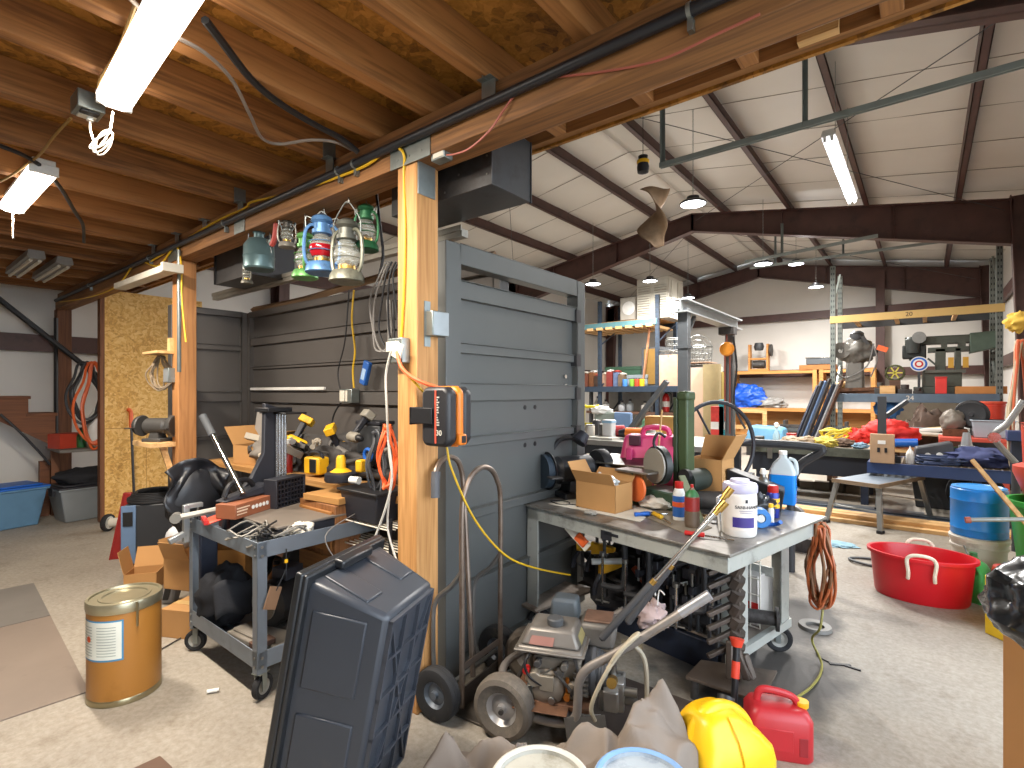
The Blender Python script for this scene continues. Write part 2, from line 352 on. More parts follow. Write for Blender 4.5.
# ------------------------------------------------------------ mezzanine: beam, joists, deck, posts
YB = 1.57; ZB0, ZB1 = 2.40, 2.59
ST('timber_beam', B().box(-8.25, YB-.07, ZB0, 1.2, YB+.07, ZB0+.115), TIMBER, bev=.004)
ST('timber_beam.001', B().box(-8.25, YB-.05, ZB0+.115, 1.2, YB+.07, ZB1), TIMBER, bev=.004)
for x in (.72, .30, -.11, -.53, -.93, -1.35, -1.70, -2.05, -2.435, -2.93, -3.44, -3.95, -4.45, -4.95, -5.45, -5.95, -6.45, -6.95, -7.45, -7.95):
    ST('floor_joist', B().box(x, -4.8, ZB1, x+.062, 2.03, ZB1+.15), TIMBERY, bev=.003)
ST('rim_board', B().box(-8.25, 2.03, ZB1, 1.2, 2.07, ZB1+.15), TIMBER)
ST('rim_block', B().box(-.34, 1.99, ZB1, -.22, 2.03, ZB1+.145), PINE)
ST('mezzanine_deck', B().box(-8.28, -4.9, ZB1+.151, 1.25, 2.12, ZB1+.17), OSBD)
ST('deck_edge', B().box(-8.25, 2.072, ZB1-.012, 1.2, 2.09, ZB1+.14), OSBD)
for i, (px, w, mt) in enumerate(((418, .128, POSTW), (184.5, .125, wood('#b47d4a', '#8a5a30', 2, 5)), (63, .14, BROWNZ))):
    p = Y_(px, 300, YB); ST('timber_post', B().box(p.x-w/2, YB-w/2, 0, p.x+w/2, YB+w/2, ZB0), mt, bev=.005)
    POSTX = (POSTX if i else [])+[p.x]
# steel ties on the beam
def tie(x, y0, z0, w, h):
    b = B().box(x-w/2, y0-.006, z0, x+w/2, y0-.001, z0+h)
    for i in range(3):
        for j in (0, 1): b.cyl((x-w*.3+i*w*.3, y0-.008, z0+h*(.3+.4*j)), (x-w*.3+i*w*.3, y0, z0+h*(.3+.4*j)), .005, n=6)
    return b
o = ST('post_cap', tie(POSTX[0]+.03, YB-.07, ZB0-.005, .26, .11).box(POSTX[0]+.066, YB-.06, ZB0-.14, POSTX[0]+.07, YB+.04, ZB0), GALV)
o = ST('post_cap', tie(POSTX[1], YB-.07, ZB0-.005, .22, .11), GALV)
o = ST('beam_plate', tie(Y_(240, 220, 1.5).x, YB-.07, ZB0+.0, .14, .1), GALV)
for x in (-1.30, -.30, -2.37, -3.36, -3.9, -4.4, -4.9):
    b = B().box(x-.035, YB-.074, ZB1-.07, x+.03, YB-.068, ZB1+.0).box(x-.0025, YB-.11, ZB1-.005, x, YB-.04, ZB1+.085).box(x-.035, YB-.1, ZB1-.003, x+.03, YB-.05, ZB1)
    ST('joist_tie', b, GALV)
# black conduit strapped along the beam
cd = T('conduit_pipe', 'long black plastic conduit strapped along the timber beam', 'pipe', (0, YB-.092, ZB0+.088))
obj('pipe', B().cyl((-8.1, 0, 0), (1.1, 0, 0), .019, n=14), pm('#202329', .4), cd)
for px in (690, 355, 339, 150, 90, 225):
    x = Y_(px, 100, YB-.09).x
    obj('strap', B().cyl((x-.006, 0, 0), (x+.006, 0, 0), .023, n=12).box(x-.008, -.0, -.055, x+.008, .026, -.02), GALV, cd)
# ------------------------------------------------------------ world and lamps
w = bpy.data.worlds.new('sky'); sc.world = w; w.use_nodes = True
bg = w.node_tree.nodes['Background']; bg.inputs[0].default_value = (.78, .88, 1, 1); bg.inputs[1].default_value = 5
sc.view_settings.view_transform = 'Standard'; sc.view_settings.look = 'None'; sc.view_settings.exposure = 0.48; sc.view_settings.gamma = 1
sc.view_settings.use_curve_mapping = False
sc.cycles.use_denoising = True; sc.cycles.max_bounces = 7; sc.cycles.diffuse_bounces = 4; sc.cycles.sample_clamp_indirect = 6; sc.cycles.caustics_reflective = False; sc.cycles.caustics_refractive = False
def arealight(name, M, sx, sy, e, col, parent=None, shape='RECTANGLE'):
    li = bpy.data.lights.new(name, 'AREA'); li.shape = shape; li.size = sx; li.size_y = sy; li.energy = e; li.color = col
    o = bpy.data.objects.new(name, li); C.objects.link(o); o.matrix_world = M
    if parent: o.parent = parent; o.matrix_parent_inverse.identity()
    return o
LENS = pm('#fff4e6', .4, 0, .0, emit=6); LENSC = pm('#f3f6ff', .4, 0, 0, emit=8)
WARM = (1, .9, .77); COOL = (1, .97, .93)
def tubelight(p, L, label, e, w_=.118, rz=0):
    c = V(p)+V((L/2*cos(rz), L/2*sin(rz), 0)); t = T('fluorescent_light', label, 'ceiling light', c, rz)
    obj('housing', B().box(-L/2, -w_/2+.012, .035, L/2, w_/2-.012, .088).box(-L/2-.006, -w_/2, .008, -L/2+.012, w_/2, .06).box(L/2-.012, -w_/2, .008, L/2+.006, w_/2, .06), WHITE, t, bev=.004)
    obj('diffuser', B().ext([(-w_/2, .04), (-w_/2+.008, .012), (-w_/2+.03, 0), (w_/2-.03, 0), (w_/2-.008, .012), (w_/2, .04)], -L/2+.012, L/2-.012, 'x'), LENS, t)
    arealight('lamp', MX.Translation((0, 0, -.012)), L*.96, w_*.9, e, WARM, t)
    return t
FLA, FLB = Z_(114, 110, 2.52), Z_(12, 213, 2.52)
FL1 = tubelight(FLA, 1.22, 'white fluorescent wraparound lamp nearest the camera, above the junction box', 75, rz=-.07)
FL2 = tubelight(FLB, .9, 'white fluorescent wraparound lamp far down the joists with a pull cord', 60)
obj('pull_cord', B().tube([(-.42, 0, 0), (-.42, 0, -.16)], .0035, 5), WHITE, FL2)
# ------------------------------------------------------------ lamps over the bay
def highbay(px, py, d, e, label, first=[None]):
    p = D_(px, py, d); top = ztop(p.x)+.02
    t = T('high_bay_light', label, 'ceiling light', p, 0, 'round high bay lamps under the roof')
    obj('housing', B().lathe([(.03, .09), (.07, .085), (.075, .05), (.13, .03), (.15, .01), (.15, -.005)], 24), pm('#3a3b3d', .4, .5), t)
    obj('lens', B().lathe([(0, -.016), (.09, -.014), (.142, -.004), (.142, 0)], 24), LENSC, t)
    b = B(); z = .09; k = 0
    while z < top-p.z:
        b.tube([(.007*cos(a) if k % 2 else 0, 0 if k % 2 else .007*cos(a), z+.016+.018*sin(a)) for a in [i*pi/4 for i in range(8)]], .0022, 4, closed=True); z += .03; k += 1
    obj('chain', b, GALV, t)
    arealight('lamp', MX.Translation((0, 0, -.022)), .27, .27, e, COOL, t, 'DISK')
    li = bpy.data.lights.new('lamp', 'POINT'); li.energy = e*.08; li.shadow_soft_size = .13; li.color = COOL
    o = bpy.data.objects.new('lamp', li); C.objects.link(o); o.parent = t; o.location = (0, 0, -.16)
for px, py, d, lb in ((693, 204, 6.1, 'round high bay lamp hanging largest and nearest, beside the brown twisted hanging'),
        (763, 264, 9.0, 'round high bay lamp on a chain just below the near rafter'), (796, 264, 10.8, 'round high bay lamp right of the lamp below the near rafter'),
        (816, 287, 11.3, 'round high bay lamp hanging low beside the rack upright'), (593, 284, 10.2, 'round high bay lamp just right of the grey steel panel top'),
        (650, 281, 10.6, 'round high bay lamp above the louvred cooler'), (688, 298, 11.8, 'round high bay lamp above the grey hoist arm')):
    highbay(px, py, d, 110, lb)
# open twin-tube fixture under the strut rail
a, b_ = Z_(828, 140, 3.55), Z_(852, 204, 3.55); d = b_-a
t = T('strip_light', 'bare twin tube strip light hanging below the long strut rail', 'ceiling light', a+V((0, .96, 0)), 0)
obj('housing', B().ext([(-.055, .04), (-.04, .09), (.04, .09), (.055, .04), (.03, .035), (-.03, .035)], -.96, .96, 'y'), WHITE, t)
for sx in (-.026, .026):
    obj('tube', B().cyl((sx, -.93, .015), (sx, .93, .015), .015, n=12), LENSC, t)
    obj('lamp_holder', B().box(sx-.012, -.95, -.005, sx+.012, -.93, .045).box(sx-.012, .93, -.005, sx+.012, .95, .045), WHITE, t)
arealight('lamp', MX.Translation((0, 0, -.01)), .1, 1.8, 60, COOL, t)
obj('hanger', B().cyl((0, -.5, .09), (0, -.5, .9), .003, n=5).cyl((0, .5, .11), (0, .5, .9), .003, n=5), GALV, t)
# ------------------------------------------------------------ strut rails hung from purlins
STRM = pm('#8f9895', .5, .25)
def strut(a, b, label, hangs, w_=.041):
    t = T('strut_rail', label, 'strut', a); a = V(a); b = V(b); d = b-a
    u = B(); z0 = V((0, 0, 1))
    for off in (-.0195, .0195): u.bar(V((0, off, 0)), d+V((0, off, 0)), .003, w_, z0)
    u.bar(V((0, 0, w_/2)), d+V((0, 0, w_/2)), w_, .003, z0)
    u.bar(V((0, .014, -w_/2)), d+V((0, .014, -w_/2)), .01, .003, z0).bar(V((0, -.014, -w_/2)), d+V((0, -.014, -w_/2)), .01, .003, z0)
    obj('channel', u, STRM, t)
    for k, top in hangs:
        p = d*k; hb = B(); n = int(top/.05)
        hb.box(p.x-.002, -.022, p.z, p.x+.002, .022, p.z+top)
        for i in range(n): hb.box(p.x-.0025, -.006, p.z+.02+i*.05, p.x+.0025, .006, p.z+.045+i*.05)
        hb.box(p.x, .018, p.z, p.x+.03, .022, p.z+top)
        obj('hanger', hb, pm('#747c79', .5, .3), t)
    return t
p0 = D_(660, 166, 4.6); p1 = Y_(1060, 85, p0.y); p1.z = p0.z
strut(p0, (1.2, p0.y, p0.z), 'long galvanised strut rail hung on slotted angle across the near bay', [(.003, .75), (((D_(803, 131, 1) - V((0,0,H))).x/(D_(803, 131, 1)).y*p0.y-p0.x)/(1.2-p0.x), .75)])
q0 = D_(750, 268, 10.4); strut(q0, (1.0, q0.y, q0.z), 'galvanised strut rail crossing the far bay beside the rack upright', [(.12, 1.2), (.42, .9)])
q1 = D_(745, 262, 8.6); strut(q1, (q1.x+1.8, q1.y, q1.z+.1), 'short galvanised strut rail under the near rafter', [(.3, .5)])
# ------------------------------------------------------------ steel box slung behind the beam
DKST = pm('#4a4a4b', .38, .55, .12, 5, .03, '#3a2f2a', .35)
t = T('steel_box', 'dark sheet steel box slung under the joists behind the timber beam', 'steel box', (-1.8, 1.845, 2.298))
obj('shell', B().box(-.34, -.14, 0, .338, .14, .285), DKST, t, bev=.003)
obj('flange', B().box(-.342, -.146, .22, .34, -.14, .285).box(.33, .14, -.004, .342, .146, .285), DKST, t)
bb = B()
for x, z in ((.05, .03), (.14, .09), (.31, .05), (.31, .13), (-.1, .05)): bb.cyl((x, -.143, z), (x, -.139, z), .005, n=8)
obj('rivet', bb, STEEL, t); R.seed(3)
# brown box end beyond, over the alcove
t = T('duct_box', 'grey sheet metal duct box hung under the joists beside second post', 'duct', (-4.15, 1.95, 2.26))
obj('shell', B().box(-.3, -.16, 0, .3, .16, .33), pm('#5f5f60', .45, .4), t, bev=.003)
obj('flange', B().box(-.31, -.17, .0, -.29, .17, .33), DKST, t); obj('flange', B().box(.29, -.17, 0, .31, .17, .33), DKST, t)
# pale track / channel lying over the alcove
tag(obj('metal_track', B().bar((-5.1, 2.05, 2.26), (-1.95, 2.05, 2.26), .05, .04, (0, 0, 1)).bar((-5.1, 2.02, 2.285), (-1.95, 2.02, 2.285), .006, .03, (0,0,1)), pm('#a8a49a', .5, .5, .15)), 'pale metal track running above the alcove behind the lanterns', 'metal track')
# ------------------------------------------------------------ grey steel partition panels (container panels)
PANELM = pm('#5e605e', .4, .2, .07, 3, .02); PANELD = pm('#5a5653', .5, .15, .08, 3, .02)
def steelpanel(name, label, L, h, M, mat, rails, face=1, open_top=0, post=.06):
    t = T(name, label, 'steel panel'); t.matrix_world = M
    # local: x along the panel, +y out of the face, z up
    obj('sheet', B().box(post, -.012, .02, L-post, .0, h-open_top-.02), mat, t)
    obj('frame', B().box(0, -.04, 0, post, .04, h).box(L-post, -.04, 0, L, .04, h).box(post, -.04, h-post, L-post, .04, h).box(post, -.04, 0, L-post, .04, .07), mat, t, bev=.004)
    for z, hh, tk in rails:
        obj('rail', B().box(post, 0, z-hh/2, L-post, tk, z+hh/2).box(post, tk-.002, z+hh/2-.004, L-post, tk+.012, z+hh/2), mat, t, bev=.002)
    return t
PX = -1.83
# panel C faces +X: local x -> +Y, local y(out) -> +X  (left handed fix: use x -> -Y)
MC_ = MX(((0, 1, 0, PX), (-1, 0, 0, 3.05), (0, 0, 1, 0), (0, 0, 0, 1)))
tC = steelpanel('container_side', 'tall grey steel panel with an open top slot, behind the hand truck', 1.30, 2.13, MC_, PANELM,
    [(1.97-.06, .09, .03), (1.62, .05, .025), (1.40, .09, .03), (1.15, .045, .025), (.78, .05, .03), (.42, .05, .03)], open_top=.16, post=.1)
b = B()
for z in (1.50, 1.44): b.cyl((.2, 0, z), (.2, .016, z), .014, n=10)
for (x, z) in ((.62, 1.31), (.52, 1.31), (.62, 1.10), (.52, 1.10)): b.cyl((x, -.004, z), (x, .002, z), .014, n=10)
obj('bolt', B().cyl((.2, 0, 1.50), (.2, .016, 1.50), .013, n=10), CHROME, tC); obj('bolt', B().cyl((.2, 0, 1.44), (.2, .016, 1.44), .013, n=10), CHROME, tC)
for (x, z) in ((.62, 1.31), (.52, 1.31), (.62, 1.09), (.52, 1.09)): obj('bolt_hole', B().cyl((x, -.002, z), (x, .0015, z), .014, n=12), BLACK, tC)
for z in (1.91, 1.62, 1.40, 1.15): obj('clip', B().box(.06, 0, z-.05, .115, .045, z+.03), DKST, tC)
MA = MX(((-1, 0, 0, -1.87), (0, -1, 0, 2.29), (0, 0, 1, 0), (0, 0, 0, 1)))
tA = steelpanel('container_side', 'long dark steel panel closing the back of the tool alcove', 3.05, 2.13, MA, PANELD, [(1.86, .07, .03), (1.62, .025, .02), (1.36, .10, .03), (1.0, .03, .03), (.55, .05, .03)], post=.05)
MB = MX(((0, 1, 0, -4.95), (-1, 0, 0, 2.25), (0, 0, 1, 0), (0, 0, 0, 1)))
tB = steelpanel('container_side', 'short dark steel panel at the far end of tool alcove', .62, 2.13, MB, PANELD, [(1.8, .05, .025), (1.36, .09, .03), (1.0, .03, .03)], post=.05)
tag(obj('lumber_strip', B().tube([(-4.9, 2.3, 2.165), (-4.0, 2.29, 2.16), (-3.3, 2.3, 2.2), (-2.6, 2.3, 2.22), (-1.95, 2.3, 2.19)], .028, 4, 4), pm('#7a5f45', .8)), 'warped brown wood strip lying along the panel top', 'wood strip')
# white strip and blue box on panel A
p = Y_(255, 389, 2.27); q = Y_(329, 387, 2.27)
tag(obj('white_strip', B().box(p.x, 2.225, p.z-.012, q.x, 2.245, p.z+.012), WHITE, bev=.003), 'thin white power strip across the dark alcove panel', 'strip')
p = Y_(366, 373, 2.22); t = T('blue_level', 'blue plastic torpedo level hanging tilted on the dark alcove panel', 'level', p, rot=(0, radians(20), 0))
obj('body', B().box(-.033, -.02, -.085, .033, .015, .085), pm('#2a5fae', .4), t, bev=.008); obj('vial_window', B().box(-.02, -.023, -.05, .02, -.019, .03), pm('#9db8d8', .2), t, bev=.004)
p = Y_(350, 396, 2.22); t = T('outlet_box', 'grey four gang outlet box on the dark alcove panel', 'outlet box', p)
obj('box', B().box(-.075, -.04, -.05, .075, .03, .05), GALV, t, bev=.005); obj('socket', B().box(-.065, -.045, -.04, -.005, -.038, .04), OFFW, t, bev=.004); obj('socket', B().box(.005, -.045, -.04, .03, -.038, .04), OFFW, t, bev=.004)
# ------------------------------------------------------------ cables
YEL = pm('#d9ae1f', .5, 0, .05); WCAB = pm('#b9b6ad', .5); GCAB = pm('#6e6b68', .5); BCAB = pm('#1d1d1f', .5)
def cable(name, pts, r, mat, label, n=6, sm=6, cat='cable', group=None): return tag(obj(name, B().tube(pts, r, n, sm), mat), label, cat, group)
yb = YB-.085
def onb(px, py, dy=0): return Y_(px, py, yb+dy)
cable('yellow_cable', [onb(150, 262), onb(165, 253), onb(180, 243), onb(215, 222), onb(245, 208), onb(252, 202), onb(290, 193), onb(330, 180), onb(365, 166), onb(385, 152), onb(396, 147), onb(404, 155), onb(404, 175, .02), onb(405, 230, .015), onb(404, 290, .015), onb(401, 345, .015)], .0065, YEL, 'yellow cable along the beam and down the front of first post')
cable('yellow_cable', [onb(60, 302), onb(90, 297, -.01), onb(117, 286, -.03), onb(137, 262), onb(158, 266), onb(175, 247), onb(181, 262), onb(182, 300), onb(186, 342)], .0065, YEL, 'yellow cable dropping down the second post')
cable('yellow_cable', [Y_(354, 290, 2.2), Y_(352, 320, 2.2), Y_(355, 350, 2.2), Y_(353, 370, 2.21), Y_(354, 388, 2.215)], .007, YEL, 'yellow cable hanging to the outlet box in the alcove')
cable('black_cable', [Y_(349, 290, 2.2), Y_(345, 340, 2.2), Y_(338, 372, 2.2), Y_(341, 392, 2.2)], .005, BCAB, 'thin black cord hanging into the alcove outlet box')
cable('black_cable', [Y_(343, 400, 2.2), Y_(335, 412, 2.2), Y_(332, 425, 2.19), Y_(334, 446, 2.15)], .006, BCAB, 'black cord looping from outlet box down to the tool bench')
cable('thin_cable', [Y_(540, 82, 1.49), Y_(520, 90, 1.49), Y_(505, 108, 1.485), Y_(490, 130, 1.48), Y_(470, 148, 1.475), Y_(455, 154, 1.48), Y_(447, 155, 1.5)], .004, pm('#a3584a', .5), 'thin red cable curving off the beam to the metal box', 5)
cable('thin_cable', [Y_(545, 78, 1.492), Y_(600, 72, 1.492), Y_(660, 60, 1.492), Y_(715, 35, 1.492), Y_(760, 14, 1.492)], .004, pm('#a3584a', .5), 'thin reddish cable stapled along the beam face')
zb = ZB1-.02
cable('grey_cable', [Z_(120, -12, zb), Z_(150, 18, zb), Z_(175, 36, zb-.02), Z_(205, 53, zb-.03), Z_(232, 80, zb-.04), Z_(250, 115, zb-.05), Z_(262, 138, zb-.05), Z_(280, 144, zb-.03), Z_(310, 140, zb-.02), Z_(335, 142, zb-.02), onb(352, 150, -.01)], .007, pm('#857a70', .45), 'grey cable swagged below the joists beside the near lamp')
cable('black_hose', [Z_(205, 20, zb), Z_(222, 42, zb), Z_(250, 78, zb), Z_(275, 100, zb), Z_(310, 122, zb), Z_(340, 138, zb-.01), onb(358, 152, -.02)], .014, BCAB, 'thick black cable stapled diagonally under the joists')
cable('black_cable', [Z_(-10, 142, zb), Z_(25, 156, zb), Z_(45, 170, zb), Z_(62, 190, zb), Z_(75, 212, zb), Z_(83, 225, zb), Z_(84, 242, zb-.03)], .011, BCAB, 'black cable drooping past the far fluorescent lamp')
cable('tan_cable', [Z_(135, 5, zb), Z_(118, 50, zb), Z_(100, 80, zb), Z_(98, 95, zb), Z_(86, 105, zb)], .006, pm('#8a6b3a', .6), 'tan cable under the joists above the junction box')
cable('tan_cable', [Z_(71, 118, zb), Z_(55, 135, zb), Z_(42, 152, zb), Z_(33, 160, zb), Z_(10, 176, zb), Z_(-8, 185, zb)], .006, pm('#9a7a3f', .6), 'tan cable running left from the junction box')
# junction box with twin outlet, and plugged in white cord tied in a bundle
p = Z_(88, 114, 2.52); t = T('junction_box', 'galvanised twin outlet box hanging under the joists by the near lamp', 'outlet box', p, 0)
obj('box', B().box(-.055, -.045, 0, .055, .045, .07), GALV, t, bev=.004); obj('socket', B().box(-.04, -.03, -.008, -.005, .03, .001), OFFW, t, bev=.003); obj('socket', B().box(.005, -.03, -.008, .04, .03, .001), BLACK, t, bev=.003)
p0 = Z_(90, 121, 2.5); p1 = Z_(113, 112, 2.49); m = D_(103, 142, p0.length*0+2.02)
t = T('white_lead', 'white lamp cord tied in a hanging bundle under the near lamp', 'cord', m)
rel = lambda p: V(p)-m
u = RT; z = V((0, 0, 1))
obj('cord', B().tube([rel(p0), rel(D_(91, 133, 2.02)), rel(D_(97, 147, 2.02)), V((0, 0, 0)), rel(D_(110, 130, 2.02)), rel(p1)], .004, 6, 6), WCAB, t)
b = B()
for k in range(3):
    g = .55+.3*k; b.tube([u*(.052*cos(a)*cos(g)-(.016+.006*k)*sin(a)*sin(g))+z*(.052*cos(a)*sin(g)+(.016+.006*k)*sin(a)*cos(g))+FW*(.006*k-.008) for a in [i*pi/5 for i in range(10)]], .0032, 6, closed=True, sm=2)
obj('bundle', b, WCAB, t); obj('plug', B().cyl(rel(p0), rel(p0)+V((0, 0, .03)), .012, n=10), WHITE, t)
# second set of dim fixtures seen end-on at far left
for k, (px, py) in enumerate(((14, 272), (40, 277))):
    p = Z_(px, py, 2.55); t = T('unlit_fixture', ('unlit grey strip fixture in the far left corner under the joists', 'unlit grey strip fixture nearest the corner post under the joists')[k], 'light fixture', p, pi/2*0)
    obj('housing', B().ext([(-.06, -.02), (-.05, .04), (.05, .04), (.06, -.02), (.02, -.03), (-.02, -.03)], -.02, 1.0, 'x'), pm('#8b8a86', .5), t)
    obj('tube', B().cyl((0, -.03, -.04), (.95, -.03, -.04), .013, n=8).cyl((0, .03, -.04), (.95, .03, -.04), .013, n=8), OFFW, t)
# white trough above the OSB wall
p = Y_(150, 283, 1.95); t = T('white_trough', 'white metal trough lying over the particle board partition', 'trough', Y_(120, 287, 1.42)); q = Y_(172, 268, 1.4)-t.location
obj('body', B().bar((0, 0, 0), q, .09, .05, (0, 0, 1)), OFFW, t, bev=.006); obj('end_cap', B().bar(q*.985, q*1.02, .13, .06, (0, 0, 1)), OFFW, t)
# ------------------------------------------------------------ boxes and cables on first post
yf = YB-.064
p = Y_(402, 350, yf); t = T('outlet_box', 'grey outlet box with taped cables on the first timber post', 'outlet box', (p.x, yf, p.z))
obj('box', B().box(-.04, -.045, -.06, .055, 0, .05), GALV, t, bev=.004); obj('cover', B().box(-.05, -.05, -.01, .035, -.044, .035), OFFW, t, bev=.003); obj('tape', B().box(.0, -.052, -.03, .06, -.045, .04, euler(0, .4, 0)), OFFW, t, bev=.002)
xs = POSTX[0]+.064
p = X_(433, 324, xs+.02); t = T('switch_box', 'galvanised switch box screwed to the post beside the steel panel', 'switch box', (xs, p.y, p.z))
obj('box', B().box(0, -.03, -.055, .05, .07, .055), GALV, t, bev=.004); obj('cover', B().box(.05, -.025, -.05, .053, .065, .05), pm('#a9b0b2', .3, .8), t); obj('bracket', B().box(0, -.035, -.1, .004, .0, .1), GALV, t)
p = Y_(441, 154, 1.53); t = T('metal_box', 'small galvanised box under the beam beside the post cap', 'metal box', p)
obj('box', B().box(-.04, -.02, -.028, .04, .03, .028), GALV, t, bev=.003); obj('cover', B().box(-.025, -.023, -.022, .035, -.019, .022), OFFW, t)
# cord reel, black and orange, on its bracket
p = DL(2.22, 0, 0); c = D_(447, 416, 2.12)
t = T('cord_reel', 'black and orange retractable cord reel bracketed to the first post', 'cord reel', c, YAW-radians(34)); t.scale = (1.16, 1.16, 1.16)
prof = [(-.058, -.085), (-.04, -.102), (.045, -.102), (.066, -.085), (.066, .085), (.045, .102), (-.04, .102), (-.058, .085)]
obj('case', B().ext(prof, -.07, -.02, 'y'), pm('#232326', .45), t, bev=.014)
obj('rim', B().ext([(x*1.05, z*1.03) for x, z in prof], -.018, .012, 'y'), pm('#e07a1e', .4), t, bev=.01); obj('outlet_guide', B().box(.05, -.022, -.098, .078, .016, -.06), pm('#e07a1e', .4), t, bev=.006); obj('cord_slot', B().box(.07, -.014, -.09, .0795, .008, -.066), BLACK, t)
obj('back_case', B().ext(prof, .014, .06, 'y'), pm('#232326', .45), t, bev=.014)
obj('bracket', B().box(-.10, -.08, -.025, -.0, -.072, .03).box(-.105, -.08, -.03, -.1, .06, .03), BLACK, t, bev=.002)
obj('label_strip', B().box(.008, -.0725, -.09, .014, -.0705, .09), pm('#d2503a', .5), t); mk = B(); R.seed(6)
for k in range(12): mk.box(.016, -.0722, -.03+k*.0085, .018+.012*R.random(), -.0706, -.025+k*.0085)
obj('printed_marks', mk, pm('#a9a49e', .5), t); words('lettering', '30', .026, OFFW, t, (.026, -.0716, -.055), (pi/2, 0, 0))
cable('orange_cable', [Y_(397, 352, yf-.05), Y_(402, 368, yf-.08), Y_(417, 380, yf-.1), Y_(440, 388, yf-.04), D_(455, 388, 2.12), D_(460, 393, 2.12)], .008, pm('#e8663a', .5), 'orange cord arching from the post outlet to the reel')
cable('yellow_cable', [Y_(398, 358, yf-.05), Y_(405, 372, yf-.08), Y_(418, 386, yf-.08), D_(430, 402, 2.15), D_(445, 440, 2.18), D_(452, 470, 2.2), D_(475, 520, 2.3), D_(505, 555, 2.5), D_(535, 568, 2.7), D_(570, 575, 2.9)], .005, YEL, 'yellow cord hanging from the reel across panel to bench')
cable('white_cable', [Y_(391, 352, yf-.05), Y_(386, 375, yf-.05), Y_(387, 410, yf-.05), Y_(389, 450, yf-.02), Y_(392, 480, yf-.03), Y_(385, 510, yf-.04), Y_(374, 540, yf-.05), Y_(370, 552, yf-.05)], .0055, WCAB, 'white cord hanging loose beside the first post')
cable('white_cable', [Y_(388, 440, yf-.03), Y_(392, 470, yf-.03), Y_(389, 500, yf-.03), Y_(388, 530, yf-.02), Y_(397, 562, yf-.02)], .005, WCAB, 'second white cord hanging to the tote beside post')
for k, (x, dx) in enumerate(((386, -4), (383, -8), (390, -2), (380, -10), (393, 2))):
    cable('black_cable', [Y_(x+6, 262, 1.75), Y_(x, 275, 1.72), Y_(x+dx, 300, 1.72), Y_(x+dx-3+k*2, 330, 1.73), Y_(x+dx+6, 350, 1.73), Y_(x+8, 345, 1.74), Y_(x+7, 300, 1.75)], .0055, (BCAB, GCAB, BCAB, GCAB, BCAB)[k], 'loop of black cable hung on the back of the first post', 6, 5, 'cable', 'cable loops behind the first post')
cable('black_cable', [Y_(376, 190, 1.8), Y_(380, 225, 1.8), Y_(383, 255, 1.8), Y_(379, 277, 1.8)], .008, BCAB, 'short black cable dangling beside the green hanging lantern')
# hank of orange and grey cord on the post
def hank(name, label, c, w_, h, n, mats, tail=None, rz=YAW, r=.006, tilt=.1):
    t = T(name, label, 'extension cord', c, rz); R.seed(len(label))
    for mi, m in enumerate(mats):
        b = B()
        for k in range(n):
            ww = w_*(.55+.45*R.random()); hh = h*(.86+.14*R.random()); ox = R.uniform(-.2, .2)*w_; oy = R.uniform(-.02, .02)
            pts = [(ox+ww*cos(a)*(.55 if sin(a) > .3 else 1)+R.uniform(-.01, .01), oy+.015*sin(3*a+k), hh*(sin(a)-1)) for a in [i*pi/6 for i in range(12)]]
            b.tube(pts, r, 6, 3, closed=True)
        obj('coil', b, m, t)
    obj('tie', B().tube([(w_*.25*cos(a), .03*sin(a), -.012) for a in [i*pi/4 for i in range(8)]], .008, 5, closed=True), mats[0], t)
    return t
hank('extension_cord', 'orange extension cord hanging in loops against the first post', Y_(388, 425, 1.62), .055, .17, 4, [pm('#e8622e', .5)], r=.0065)
hank('extension_cord', 'grey extension cord hanging in loops left of the orange cord', Y_(376, 430, 1.68), .06, .17, 3, [pm('#45474b', .5)], r=.006)
